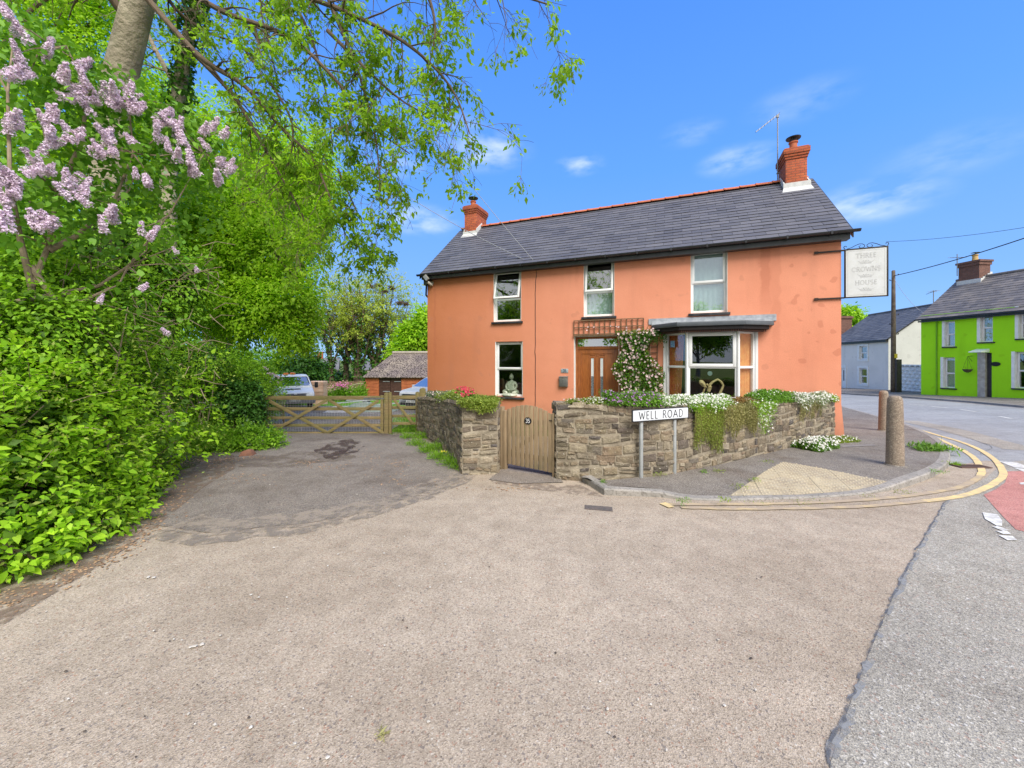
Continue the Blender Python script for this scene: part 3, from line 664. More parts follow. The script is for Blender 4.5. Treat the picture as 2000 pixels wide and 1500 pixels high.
def chimney(par, u, y, bw, bd, z0, ztop, m, pots, flash=True):
    """brick stack centred at u,y"""
    mb = MB(); x0, x1, y0, y1 = u-bw/2, u+bw/2, y-bd/2, y+bd/2
    h = ztop-z0
    mb.box(x0, x1, y0, y1, z0, ztop-.34)
    for i, (e, a, b) in enumerate(((.022, ztop-.34, ztop-.265), (.045, ztop-.265, ztop-.19), (.068, ztop-.19, ztop-.04), (.035, ztop-.04, ztop))):
        mb.box(x0-e, x1+e, y0-e, y1+e, a, b)
    c = mb.build('chimney', m, par, bevel=.005)
    return c
# right-hand chimney
cu = (H.hit(1533,430,-2.2)[0]+H.hit(1573,430,-2.2)[0])/2+.02; cz = H.hit(1553,292,-2.3)[1]
c1 = chimney(house, cu, HD/2-.02, .54, .86, 6.35, cz, m_brick, 1)
mb = MB(); mb.box(cu-.37,cu+.37,HD/2-.56,HD/2+.54,RZ-.75,RZ-.30)
mb = MB()
for s_ in (-1,):
    yF = HD/2-.48-.03
    mb.box(cu-.345, cu+.345, yF-.02, yF+.018, RZ-.47+.02, RZ-.18)
mb.hexa([(cu-.40,yF-.15,RZ+.05-(.48+.18)*sl-.02),(cu+.40,yF-.15,RZ+.05-(.48+.18)*sl-.02),(cu+.36,yF,RZ+.05-.51*sl),(cu-.36,yF,RZ+.05-.51*sl)], [(cu-.40,yF-.15,RZ+.075-(.48+.18)*sl),(cu+.40,yF-.15,RZ+.075-(.48+.18)*sl),(cu+.34,yF-.0,RZ-.30),(cu-.34,yF-.0,RZ-.30)])
for s_ in (-1,1):
    x = cu+s_*.315; mb.hexa([(x-.015,yF,RZ-.47),(x+.015,yF,RZ-.47),(x+.015,HD/2,RZ+.06),(x-.015,HD/2,RZ+.06)],[(x-.015,yF,RZ-.18),(x+.015,yF,RZ-.18),(x+.015,HD/2,RZ+.22),(x-.015,HD/2,RZ+.22)])
mb.build('lead_flashing', mat('pale_lead_flashing',(.62,.62,.60),(.50,.50,.50),7,.7,.3,40), c1)
mb = MB(); mb.lathe([(.135,0),(.125,.03),(.105,.05),(.10,.22),(.125,.235),(.125,.27),(.10,.28)], 16, (cu-.02,HD/2-.22,cz)); mb.build('chimney_pot', m_terra, c1, smooth=1); mb = MB(); mb.lathe([(.105,0),(.10,.02),(.085,.04),(.08,.10),(.095,.12)], 16, (cu-.02,HD/2+.22,cz)); mb.build('chimney_pot', m_terra, c1, smooth=1)
mb = MB(); mb.lathe([(.07,0),(.07,.07)], 12, (cu-.02,HD/2-.22,cz+.27)); mb.lathe([(.19,.10),(.20,.125),(.12,.155),(.02,.175)], 20, (cu-.02,HD/2-.22,cz+.27))
for a in range(3): mb.tube([(cu-.02+.07*cos(a*2.1),HD/2-.22+.07*sin(a*2.1),cz+.3),(cu-.02+.13*cos(a*2.1),HD/2-.22+.13*sin(a*2.1),cz+.38)],.008,5)
mb.build('cowl', m_black, c1)
# left-hand chimney
cu2 = (H.hit(909,430,-2.2)[0]+H.hit(930,430,-2.2)[0])/2+.02; cz2 = H.hit(919,402,-2.2)[1]
c2 = chimney(house, cu2, HD/2, .56, .92, 6.35, cz2, m_brick, 1)
mb = MB(); yF = HD/2-.49
mb.box(cu2-.33, cu2+.33, yF-.02, yF+.018, RZ-.45, RZ-.22)
mb.hexa([(cu2-.37,yF-.16,RZ+.05-(.49+.16)*sl-.02),(cu2+.37,yF-.16,RZ+.05-(.49+.16)*sl-.02),(cu2+.34,yF,RZ-.45),(cu2-.34,yF,RZ-.45)], [(cu2-.37,yF-.16,RZ+.08-(.49+.16)*sl),(cu2+.37,yF-.16,RZ+.08-(.49+.16)*sl),(cu2+.32,yF,RZ-.30),(cu2-.32,yF,RZ-.30)])
for s_ in (-1,1):
    x = cu2+s_*.295; mb.hexa([(x-.015,yF,RZ-.45),(x+.015,yF,RZ-.45),(x+.015,HD/2,RZ+.06),(x-.015,HD/2,RZ+.06)],[(x-.015,yF,RZ-.15),(x+.015,yF,RZ-.15),(x+.015,HD/2,RZ+.24),(x-.015,HD/2,RZ+.24)])
mb.build('lead_flashing', _mc['pale_lead_flashing'], c2)
mb = MB(); mb.lathe([(.135,0),(.125,.03),(.105,.05),(.10,.19),(.125,.2),(.125,.24),(.10,.25)], 16, (cu2,HD/2-.22,cz2)); mb.build('chimney_pot', m_terra, c2, smooth=1); mb = MB(); mb.lathe([(.12,0),(.115,.02),(.10,.04),(.095,.12),(.11,.14)], 16, (cu2,HD/2+.2,cz2)); mb.build('chimney_pot', m_terra, c2, smooth=1)
mb = MB(); mb.lathe([(.07,0),(.07,.06)], 12, (cu2,HD/2-.22,cz2+.24)); mb.lathe([(.2,.12),(.21,.14),(.13,.17),(.02,.18)], 20, (cu2,HD/2-.22,cz2+.24))
for a in range(3): mb.tube([(cu2+.07*cos(a*2.1),HD/2-.22+.07*sin(a*2.1),cz2+.27),(cu2+.13*cos(a*2.1),HD/2-.22+.13*sin(a*2.1),cz2+.37)],.008,5)
mb.build('cowl', m_black, c2)

# windows
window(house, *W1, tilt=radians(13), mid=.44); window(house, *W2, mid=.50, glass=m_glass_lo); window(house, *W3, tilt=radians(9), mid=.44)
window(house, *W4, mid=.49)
for wd_ in (W3, W4):      # pale sheets added behind the upstairs panes, painting in the reflected sky
    mb = MB(); a,b,c,d = wd_
    zt = d-.05 if wd_ is W4 else c+(d-c)*.42
    n = 26
    for i in range(n):
        x0, x1 = a+.02+(b-a-.04)*i/n, a+.02+(b-a-.04)*(i+1)/n
        y0_, y1_ = .205+.008*sin(i*1.7), .205+.008*sin((i+1)*1.7)
        mb.add([(x0,y0_,c+.03),(x1,y1_,c+.03),(x1,y1_,zt),(x0,y0_,zt)], [(0,1,2,3)])
    mb.build('net_or_sky_sheet', m_net_sky, house)

# ---- front door
u0,u1,z0,z1 = DR; dd = .20
t = NT('golden_oak_grain'); gv = t.mapped((9,9,.8))
m_oak = t.done(t.mix(t.ramp(t.noise(5,5,.6,gv),[(.35,0),(.65,1)]), (.36,.115,.025), (.21,.062,.014)), .38, t.bump(t.noise(12,3,.5,gv),.15,.003), 0, .5)
mb = MB(); tz = H.hit(1165,679.5,-dd)[1]
mb.box(u0+.012,u0+.075,dd,dd+.08,z0,z1-.01); mb.box(u1-.075,u1-.012,dd,dd+.08,z0,z1-.01); mb.box(u0+.075,u1-.075,dd,dd+.08,z1-.08,z1-.01); mb.box(u0+.075,u1-.075,dd,dd+.08,tz-.05,tz+.05)
mb.box(u0+.075,u1-.075,dd-.01,dd+.08,z0,.03)
dr = mb.build('door', m_oak, house, bevel=.005)
a,b = u0+.08,u1-.08; zt = tz-.055; mid_ = (a+b)/2
mb = MB(); mb.box(a,b,dd+.02,dd+.065,.035,zt)
sash_frame(mb, a+.10, b-.10, .12, zt-.11, dd+.008, dd+.021, .022)
gb = []
for xx in (mid_-.145, mid_+.145):
    gz0, gz1 = .72, zt-.27
    sash_frame(mb, xx-.105, xx+.105, gz0-.11, gz1+.11, dd+.006, dd+.021, .018)
    sash_frame(mb, xx-.065, xx+.065, gz0-.03, gz1+.03, dd-.002, dd+.021, .022); gb.append((xx-.044,xx+.044,gz0,gz1))
mb.box(mid_-.012,mid_+.012,dd+.002,dd+.021,zt-.20,zt-.16)
mb.build('door_leaf', m_oak, dr, bevel=.003)
mb = MB()
for x0,x1,c_,d_ in gb: mb.box(x0,x1,dd+.012,dd+.018,c_,d_)
t = NT('leaded_frosted_glass'); s_ = t.vor(22,'Distance',feature='DISTANCE_TO_EDGE')
sp_ = t.n('ShaderNodeSeparateXYZ'); t.l(t.co, sp_.inputs[0])
c_ = t.mix(t.ramp(s_,[(.05,0),(.10,1)]), (.08,.09,.10), (.17,.20,.22))
t.done(t.mix(t.math('GREATER_THAN', sp_.outputs[2], 1.34), c_, (.62,.66,.68)), .15, None, 0, .8)
mb.build('glass_panel', t.m, dr)
mb = MB(); mb.box(u0+.075,u1-.075,dd+.03,dd+.036,tz+.05,z1-.08); mb.build('transom_pane', glass_mat('transom_glass', .45), dr)
mb = MB(); mb.box(u0+.001,u0+.012,.006,dd+.01,z0,z1-.001); mb.box(u1-.012,u1-.001,.006,dd+.01,z0,z1-.001); mb.box(u0+.012,u1-.012,.006,dd+.01,z1-.012,z1-.001); mb.build('reveal', m_white, dr)
mb = MB(); mb.box(u0-.1,u1+.1,-.35,dd,-.16,.03); mb.build('doorstep', m_kerb, dr)

# ---- bay window
BP = .5; c0_, c1_ = H.hit(1342,720,BP)[0], H.hit(1442,720,BP)[0]
plan = [(bayL,0),(c0_,-BP),(c1_,-BP),(bayR,0)]
mb = MB(); mb.prism([(bayL+.03,0)]+[(c0_+.02,-BP+.03),(c1_-.02,-BP+.03)]+[(bayR-.03,0)], -.6, bz0, None)
mb.build('bay_wall', m_coral, house)
bzm = H.hit(1390,717,BP)[1]
bay = None
for i in range(3):
    a = Vector(plan[i]); b = Vector(plan[i+1]); Lf = (b-a).length; ang = atan2(b.y-a.y, b.x-a.x)
    mb = MB(); T = Matrix.Translation((a.x,a.y,0)) @ Matrix.Rotation(ang,4,'Z'); mb.M = T
    e = .075 if i == 1 else .07
    sash_frame(mb, 0.0, Lf, bz0, bz1, 0.0, .08, e, bzm)
    f_ = mb.build('bay_window' if i != 1 else 'bay_window', m_upvc, house, bevel=.005)
    if i == 1:
        m2 = MB(); m2.M = T; sash_frame(m2, e*.6, Lf-e*.6, bzm+.01, bz1-e*.6, -.025, .02, .08); m2.build('sash', m_upvc, f_, bevel=.004)
        m2 = MB(); m2.M = T; m2.box(e*.6+.08,Lf-e*.6-.08,.0,.006,bzm+.09,bz1-e*.6-.08); m2.build('pane', m_glass_lo, f_)
    else:
        m2 = MB(); m2.M = T; m2.box(e,Lf-e,.03,.036,bzm+.035,bz1-e); m2.build('pane', m_glass_lo, f_)
    m2 = MB(); m2.M = T; m2.box(e,Lf-e,.04,.046,bz0+e,bzm-.035); m2.build('pane', m_glass_lo, f_)
    if i == 1: bay = f_
mb = MB()
for p in plan[1:3]: mb = MB(); mb.tube([(p[0],p[1]-.012,bz0),(p[0],p[1]-.012,bz1)], .035, 10); mb.build('corner_post', m_upvc, bay)
for a_ in (bayL-.06,bayR-.002): mb = MB(); mb.box(a_,a_+.062,-.03,-.002,bz0,bz1); mb.build('jamb', m_upvc, bay)
mb = MB(); mb.prism([(bayL-.07,-.001),(c0_-.04,-BP-.08),(c1_+.04,-BP-.08),(bayR+.07,-.001)], bz0-.07, bz0-.003); mb.build('sill', m_sill, bay, bevel=.006)
# canopy over the bay
ru0, ru3 = H.hit(1272,635,.05)[0], H.hit(1510,630,.05)[0]
rc0, rc1 = H.hit(1322,632,.78)[0], H.hit(1458,632,.78)[0]
rz1 = H.hit(1390,627.5,.78)[1]; rz0 = rz1-.105
pl_ = [(ru0,-.003),(ru0+.02,-.12),(rc0,-.78),(rc1,-.78),(ru3-.02,-.25),(ru3,-.003)]
mb = MB(); mb.prism(pl_, rz0, rz1); can = mb.build('bay_canopy', m_fascia, house, bevel=.006)
def shr(poly, k, cx): return [(cx+(x-cx)*k, y*k if y < -.01 else y) for x,y in poly]
cx_ = (rc0+rc1)/2
mb = MB(); mb.prism(shr(pl_,.93,cx_), rz0-.10, rz0-.001); mb.prism(shr(pl_,.86,cx_), bz1-.02, rz0-.102); mb.build('soffit', m_soffit, can, bevel=.004)
mb = MB()       # dentils
q = shr(pl_,.89,cx_)
for i in range(1,4):
    a = Vector(q[i]); b = Vector(q[i+1]); k = int((b-a).length/.05)
    for j in range(k):
        p = a.lerp(b,(j+.5)/k); mb.box(p.x-.011,p.x+.011,p.y-.011,p.y+.011,rz0-.16,rz0-.1)
mb.build('dentils', mat('brown_dentil',(.08,.035,.025)), can)
lu0, lu1 = H.hit(1267,628)[0], H.hit(1516,622)[0]; lz = H.hit(1400,627)[1]
mb = MB(); mb.box(lu0, lu1, -.03, -.002, rz1+.03, rz1+.20)
mb.hexa([(lu0+.03,-.03,rz1+.06),(lu1-.05,-.03,rz1+.06),(lu1-.05,-.028,rz1+.10),(lu0+.03,-.028,rz1+.10)][:0] or [(ru0+.01,-.05,rz1),(ru3-.01,-.05,rz1),(ru3-.01,-.003,rz1),(ru0+.01,-.003,rz1)], [(ru0+.02,-.045,rz1+.10),(ru3-.02,-.045,rz1+.10),(ru3-.02,-.003,rz1+.12),(ru0+.02,-.003,rz1+.12)])
mb.prism([(ru0+.03,-.05),(rc0+.01,-.74),(rc1-.01,-.74),(ru3-.05,-.1),(ru3-.05,-.05)], rz1+.0005, rz1+.018)
mb.build('lead_apron', m_lead, can)
# curtains in the bay
def curtain(ua, va, ub, vb, z0, z1, m, n=40, amp=.025, taper=0.0, seed=0):
    mb = MB(); rr = random.Random(seed); a = Vector((ua,va)); b = Vector((ub,vb)); d = (b-a).normalized(); nn = Vector((-d.y,d.x)); rows_ = 8; vs_ = []
    for j in range(rows_+1):
        f = j/rows_
        for i in range(n+1):
            s_ = i/n; p = a.lerp(b, s_*(1-taper*(1-f))) ; p = p+nn*amp*sin(i*1.25+.4*sin(i*.7)); vs_.append((p.x,p.y,z0+(z1-z0)*f))
    mb.add(vs_, [(j*(n+1)+i, j*(n+1)+i+1, (j+1)*(n+1)+i+1, (j+1)*(n+1)+i) for j in range(rows_) for i in range(n)])
    return mb.build('curtain', m, house, smooth=True)
m_cur = mat('rust_curtain', (.62,.15,.07), (.72,.26,.10), 14, .8, .3, 90); m_cur2 = mat('orange_gold_curtain', (.80,.34,.14), (.88,.48,.2), 7, .8, .3, 90)
curtain(bayL+.10, .06, c0_-.06, -BP+.26, bz0, bz1, m_cur, taper=.25, seed=1); curtain(bayR-.10, .06, c1_+.04, -BP+.24, bz0, bz1, m_cur2, seed=2)
# interior of the bay: floor board and dark back
mb = MB(); mb.box(bayL+.12,bayR-.12,-.02,1.2,bz0-.03,bz0); mb.prism([(bayL+.12,-.02),(c0_+.04,-BP+.09),(c1_-.04,-BP+.09),(bayR-.12,-.02)], bz0-.03, bz0+.002, None); mb.build('window_board', m_dark, house)
mb = MB(); u_,z_ = H.hit(1324,672,.15); mb.M = Matrix.Translation((c0_-.29,-.14,z_))@Matrix.Rotation(atan2(-BP,c0_-bayL),4,'Z'); mb.box(-.075,.075,-.11,-.108,-.09,.09); st_ = mb.build('window_sticker', mat('blue_sticker',(.05,.18,.42),(.35,.5,.65),30,.5), house)

# ---- small fixtures on the wall
def onwall(name, label, cat, u, z, v=0): return thing(name, label, cat, H.P(u,v,z), H.rz)
# ------------------------------------------------------------ lettering: strokes in a unit box
def _arc(cx, cy, rx, ry, a0, a1, n=10): return [(cx+rx*cos(radians(a0+(a1-a0)*i/n)), cy+ry*sin(radians(a0+(a1-a0)*i/n))) for i in range(n+1)]
GL = {  # width, strokes, serif points (x, y)
 'W': (1.0, [[(0,1),(.27,0)],[(.27,0),(.5,.85)],[(.5,.85),(.75,0)],[(.75,0),(1,1)]], [(0,1),(1,1)]),
 'E': (.5, [[(.08,0),(.08,1)],[(.08,1),(.48,1)],[(.08,.52),(.42,.52)],[(.08,0),(.5,0)]], []),
 'L': (.48, [[(.08,1),(.08,0)],[(.08,0),(.48,0)]], [(.08,1)]),
 'R': (.62, [[(.08,0),(.08,1)],[(.08,1),(.3,1)]+_arc(.3,.76,.22,.24,90,-90)+[(.08,.52)],[(.3,.52),(.6,0)]], [(.08,0),(.6,0)]),
 'O': (.8, [_arc(.4,.5,.36,.5,0,360,24)], []),
 'A': (.78, [[(.02,0),(.38,1)],[(.38,1),(.76,0)],[(.16,.36),(.62,.36)]], [(.02,0),(.76,0)]),
 'D': (.72, [[(.08,0),(.08,1)],[(.08,1),(.26,1)]+_arc(.26,.5,.42,.5,90,-90,14)+[(.08,0)]], []),
 'T': (.68, [[(.34,0),(.34,1)],[(0,1),(.68,1)],[(.01,1),(.0,.85)],[(.67,1),(.68,.85)]], [(.34,0)]),
 'H': (.76, [[(.08,0),(.08,1)],[(.68,0),(.68,1)],[(.08,.52),(.68,.52)]], [(.08,0),(.08,1),(.68,0),(.68,1)]),
 'C': (.74, [_arc(.42,.5,.36,.5,45,315,20),[(.68,.85),(.69,.68)]], []),
 'N': (.78, [[(.1,0),(.1,1)],[(.1,1),(.68,0)],[(.68,0),(.68,1)]], [(.1,0),(.1,1),(.68,1)]),
 'S': (.56, [_arc(.28,.75,.22,.25,30,240,12)+_arc(.28,.26,.24,.26,70,-140,14)], []),
 'U': (.74, [[(.1,1),(.1,.32)]+_arc(.37,.3,.27,.3,180,360,12)+[(.64,1)]], [(.1,1),(.64,1)]),
 '3': (.56, [_arc(.26,.75,.22,.24,150,-90,12)+_arc(.26,.26,.25,.26,90,-150,14)], []),
 '5': (.56, [[(.5,1),(.1,1),(.07,.55)],[(.07,.55)]+_arc(.26,.32,.25,.3,110,-145,14)], []),
 'B': (.6, [[(.08,0),(.08,1)],[(.08,1)]+_arc(.3,.76,.2,.24,90,-90,8)+[(.08,.52)],[(.08,.52)]+_arc(.32,.26,.24,.26,90,-90,8)+[(.08,0)]], []),
 'G': (.74, [_arc(.4,.5,.34,.5,45,330,18),[(.42,.45),(.7,.45),(.7,.12)]], []),
 '1': (.3, [[(.15,0),(.15,1)],[(.15,1),(.0,.85)]], []), '4': (.56, [[(.42,0),(.42,1),(.03,.28),(.55,.28)]], []),
 'M': (.85, [[(.08,0),(.08,1),(.42,.2),(.77,1),(.77,0)]], []), 'V': (.7, [[(0,1),(.35,0),(.7,1)]], []), 'K': (.6, [[(.08,0),(.08,1)],[(.58,1),(.1,.45)],[(.22,.58),(.6,0)]], []),
 ' ': (.42, [], [])}
def letters(mb, txt, o, ux, uz, h, wt, sp=.16, serif=.0, thick=.0015, squeeze=1.0):
    """letters centred on o, in the plane of ux and uz; n points to the reader"""
    ux = Vector(ux).normalized(); uz = Vector(uz).normalized(); nn = uz.cross(ux)*-1; nn = ux.cross(uz)*1.0
    total = sum(GL[c][0]*squeeze+sp for c in txt)-sp; x = -total/2
    def seg(pts, wd):
        P_ = [Vector(p) for p in pts]; vs_ = []
        for i, p in enumerate(P_):
            d = (P_[min(i+1,len(P_)-1)]-P_[max(i-1,0)])
            if d.length < 1e-6: d = Vector((1,0))
            d.normalize(); q = Vector((-d.y, d.x))*wd/2
            for s_ in (-1,1):
                c = p+q*s_; vs_.append(o+ux*c.x+uz*c.y+nn*thick)
        mb.add(vs_, [(2*i,2*i+2,2*i+3,2*i+1) for i in range(len(P_)-1)])
    for c in txt:
        w_, st, sf = GL[c]
        for k, s_ in enumerate(st): seg([((x+px*squeeze)*h, (py-.5)*h) for px, py in s_], wt*h*(1 if k % 2 == 0 or not serif else .8))
        for px, py in sf:
            if serif: seg([((x+px*squeeze-serif)*h, (py-.5)*h), ((x+px*squeeze+serif)*h, (py-.5)*h)], wt*h*.55)
        x += w_*squeeze+sp
    return mb
def disc_oval(mb, o, ux, uz, rx, rz_, n=28, t0=0, t1=.008):
    ux = Vector(ux).normalized(); uz = Vector(uz).normalized(); nn = ux.cross(uz)
    a = [o+ux*rx*cos(2*pi*i/n)+uz*rz_*sin(2*pi*i/n) for i in range(n)]
    mb.add([p+nn*t0 for p in a]+[p+nn*t1 for p in a], [tuple(range(n)), tuple(range(2*n-1,n-1,-1))]+[(i,(i+1)%n,n+(i+1)%n,n+i) for i in range(n)])
X, Y, Z = Vector((1,0,0)), Vector((0,1,0)), Vector((0,0,1))
m_ink = mat('black_lettering', (.012,.013,.015)); m_navy = mat('navy_lettering', (.012,.03,.10)); m_wink = mat('white_lettering', (.75,.75,.75))

# brushed number plate on the wall
u,z = H.hit(1103,724); o = onwall('house_number_plate', 'small brushed metal number plate 35 beside the front door', 'number plate', u, z)
mb = MB(); mb.box(-.115,.115,-.018,-.003,-.062,.062); mb.build('plate', mat('brushed_plate',(.34,.42,.46),(.46,.5,.5),18,.4,metal=.3), o, bevel=.002)
mb = MB(); letters(mb,'35',Vector((0,-.0185,0)),X,Z,.085,.20,.12); mb.build('digits', m_navy, o)
for s_ in (-1,1):
    mb = MB(); mb.box(s_*.098-.005,s_*.098+.005,-.022,-.018,-.005,.005); mb.build('screw', m_ink, o)
# post box
u,z = H.hit(1101.5,745); o = onwall('mailbox', 'grey metal post box on the coral wall below the number plate', 'mailbox', u, z)
mb = MB(); mb.box(-.135,.135,-.10,-.002,-.165,.15); mb.build('body', mat('pewter_paint',(.13,.13,.12),(.19,.18,.16),10,.45,.2,60), o, bevel=.008)
mb = MB(); mb.box(-.12,.12,-.108,-.1,-.15,.085); mb.build('door', mat('pewter_door',(.10,.10,.095),(.13,.13,.12),10,.4), o, bevel=.004)
mb = MB(); mb.hexa([(-.145,-.115,.13),(.145,-.115,.13),(.145,0,.16),(-.145,0,.16)],[(-.145,-.115,.142),(.145,-.115,.142),(.145,0,.172),(-.145,0,.172)]); mb.build('lid', _mc['pewter_paint'], o, bevel=.003)
mb = MB(); mb.box(-.018,.018,-.114,-.108,.05,.075); mb.build('lock', m_alu, o)
# black cable clipped down the wall
u,_ = H.hit(1046,600); zt_ = EZ-.12
o = onwall('wall_cable', 'thin black cable clipped down the coral wall between the windows', 'cable', u, 0)
mb = MB(); rr = random.Random(2); pts = [(rr.gauss(0,.006)+(.03 if k < 3 else 0), -.008, zt_*(1-k/26)+.0) for k in range(27)]; mb.tube(pts, .009, 6)
mb.tube([(.03,-.008,zt_),(-.1,-.01,zt_+.02),(-.32,-.01,zt_-.06),(-.36,-.01,zt_-.14)],.008,6); mb.tube([(-.3,-.012,zt_+.02),(-.22,-.05,zt_-.03),(-.12,-.015,zt_-.02)],.012,6)
mb.build('cable_run', m_black, o)
for dx in (-.12, .0):
    mb = MB(); mb.tube([(dx,0,zt_-.0),(dx,-.09,zt_+.0),(dx,-.09,zt_+.04)],.012,6); mb.lathe([(.02,0),(.028,.01),(.018,.03),(.024,.045),(.01,.055)],10,(dx,-.09,zt_+.03)); mb.build('bracket_insulator', mat('brown_insulator',(.22,.06,.035)), o)
wire_anchor = H.P(u+.0,-.1,zt_+.06)
# floodlight and camera by the eaves
u,z = H.hit(844,552); o = onwall('security_camera', 'small white security camera under the eaves at the left corner', 'camera', u+.02, z-.02)
mb = MB(); mb.box(-.05,.05,-.03,-.002,-.05,.05); mb.build('mount', mat('cream_plastic',(.55,.52,.45),(.5,.47,.4)), o, bevel=.005)
mb = MB(); mb.M = Matrix.Translation((-.02,-.12,-.05))@Matrix.Rotation(radians(-25),4,'X')@Matrix.Rotation(radians(-20),4,'Z'); mb.box(-.045,.045,-.13,.09,-.04,.04); mb.build('housing', _mc['cream_plastic'], o, bevel=.012)
mb = MB(); mb.M = Matrix.Translation((-.02,-.12,-.05))@Matrix.Rotation(radians(-25),4,'X')@Matrix.Rotation(radians(-20),4,'Z')@Matrix.Rotation(pi/2,4,'X'); mb.lathe([(.03,.125),(.03,.14)],14); mb.build('lens', m_ink, o)
u2,z2 = H.hit(838,522); o = onwall('floodlight', 'weathered floodlight box tucked under the gutter above the camera', 'floodlight', u+.0, z+.13, -.30)
mb = MB(); mb.M = Matrix.Rotation(radians(-35),4,'Y')@Matrix.Rotation(radians(20),4,'X'); mb.box(-.07,.07,-.15,-.08,-.10,.10); mb.build('housing', mat('grey_flood',(.28,.27,.22),(.2,.19,.16),10,.6), o, bevel=.01)
mb = MB(); mb.M = Matrix.Rotation(radians(-35),4,'Y')@Matrix.Rotation(radians(20),4,'X'); mb.box(-.055,.055,-.157,-.151,-.08,.08); mb.build('lamp_glass', m_lead, o)
mb = MB(); mb.box(-.015,.015,-.12,.29,-.09,-.06); mb.build('mount', m_black, o)

# television aerial on the right chimney
p0 = H.P(cu-.36, HD/2+.1, cz-1.0); zt2 = CH+(HY-226)/F*p0.y
o = thing('tv_aerial', 'thin television aerial on a mast strapped to the right chimney', 'aerial', p0, H.rz)
mh = zt2-p0.z
mb = MB(); mb.tube([(0,0,0),(0,0,mh)], .017, 8); mb.build('mast', m_alu, o)
mb = MB(); mb.beam((.05,0,mh+.06),(-.62,-.15,mh-.46),.025,.025); mb.box(-.035,.035,-.03,.03,mh-.06,mh+.02)
for k in range(9):
    f = k/8; c = Vector((.05,0,mh+.06)).lerp(Vector((-.62,-.15,mh-.46)), f); d = Vector((.12,.97,.0)).normalized()*(.11-.05*f); mb.tube([c-d,c+d],.005,5)
mb.build('aerial_boom', m_alu, o)
for zz in (.12,.5): mb = MB(); mb.box(-.03,.05,-.03,.03,zz,zz+.03); mb.build('clamp', m_alu, o)

# hanging sign
sa, sb = H.hit(1648,530)[0], H.hit(1733.5,530)[0]
zT0, zT1 = H.hit(1648,488)[1], H.hit(1648,583)[1]
sw, sh = sb-sa, zT0-zT1; sc_ = H.P(sa,0,zT1)
o = thing('hanging_sign', 'faded white Three Crowns House pub sign in a black scrolled iron frame', 'sign', H.P(sa,-.03,zT1), H.rz)
mb = MB(); q = .028; mb.box(0,q,-.02,.02,0,sh); mb.box(sw-q,sw,-.02,.02,0,sh); mb.box(q,sw-q,-.02,.02,0,q); mb.box(q,sw-q,-.02,.02,sh-q,sh); mb.build('frame', m_iron, o, bevel=.003)
t = NT('faded_sign_board'); m_board = t.done(t.mix(t.ramp(t.noise(4,5,.6),[(.35,0),(.7,1)]), (.62,.63,.64), (.54,.545,.54)), .6, t.bump(t.noise(30,3),.1,.003))
mb = MB(); mb.box(q,sw-q,-.012,.012,q,sh-q); pn = mb.build('board', m_board, o)
mb = MB(); i0 = q+.035; sash_frame(mb, i0, sw-i0, i0, sh-i0, -.0135, -.0125, .006); mb.build('border', mat('pale_border',(.50,.50,.49)), pn)
m_fade = mat('faded_lettering', (.47,.475,.48), (.52,.52,.52), 12)
lh = sh*.085
for wd_, fy in (('THREE',.845),('CROWNS',.572),('HOUSE',.300)):
    mb = MB(); letters(mb, wd_, Vector((sw/2,-.0125,sh*fy)), X, Z, lh, .20, .17, serif=.14); mb.build('lettering', m_fade, pn)
for fy in (.715,.44,.165):
    mb = MB(); cz_ = sh*fy; y_ = -.0138; k_ = sh*.05; n = 16
    mb.add([(sw/2-k_*1.7,y_,cz_-k_*.75),(sw/2+k_*1.7,y_,cz_-k_*.75),(sw/2+k_*1.8,y_,cz_-k_*.5),(sw/2-k_*1.8,y_,cz_-k_*.5)],[(0,1,2,3)])
    for s_ in (-1,1):
        mb.add([(sw/2+s_*k_*.35,y_,cz_-k_*.42),(sw/2+s_*k_*1.75,y_,cz_-k_*.42),(sw/2+s_*k_*2.9,y_,cz_+k_*.75),(sw/2+s_*k_*1.9,y_,cz_+k_*.1),(sw/2+s_*k_*1.2,y_,cz_+k_*.25)],[(0,1,2,3,4)])
        mb.tube([(sw/2+s_*k_*.9,y_+.003,cz_+k_*.38),(sw/2+s_*k_*.92,y_+.002,cz_+k_*.38)],k_*.2,10)
    mb.add([(sw/2+k_*.55*cos(2*pi*i/n),y_-.0006,cz_+k_*.05+k_*.62*sin(2*pi*i/n)) for i in range(n)],[tuple(range(n))])
    mb.build('crown_emblem', m_fade, pn)
mb = MB()
def scroll(mb, c, r0, a0, a1, s_=1, shrink=.35, n=16): mb.tube([(c[0]+s_*r0*(1-(1-shrink)*i/n)*cos(radians(a0+(a1-a0)*i/n)), 0, c[1]+r0*(1-(1-shrink)*i/n)*sin(radians(a0+(a1-a0)*i/n))) for i in range(n+1)], .0075, 6)
m_ = sw*.5
for s_ in (-1,1):
    pts = [(m_+s_*sw*.44,0,sh+.005),(m_+s_*sw*.33,0,sh+.03),(m_+s_*sw*.24,0,sh+.075),(m_+s_*sw*.15,0,sh+.105),(m_+s_*sw*.08,0,sh+.10),(m_+s_*sw*.025,0,sh+.065),(m_+s_*sw*.03,0,sh+.025),(m_+s_*sw*.08,0,sh+.003),(m_+s_*sw*.14,0,sh+.01),(m_+s_*sw*.16,0,sh+.045),(m_+s_*sw*.12,0,sh+.06)]
    mb.tube([(a,0,b) for a,_,b in pts], .0075, 6)
    scroll(mb, (m_+s_*sw*.47, sh+.055), .042, -80, 190, s_)
mb.build('scrollwork', m_iron, o)
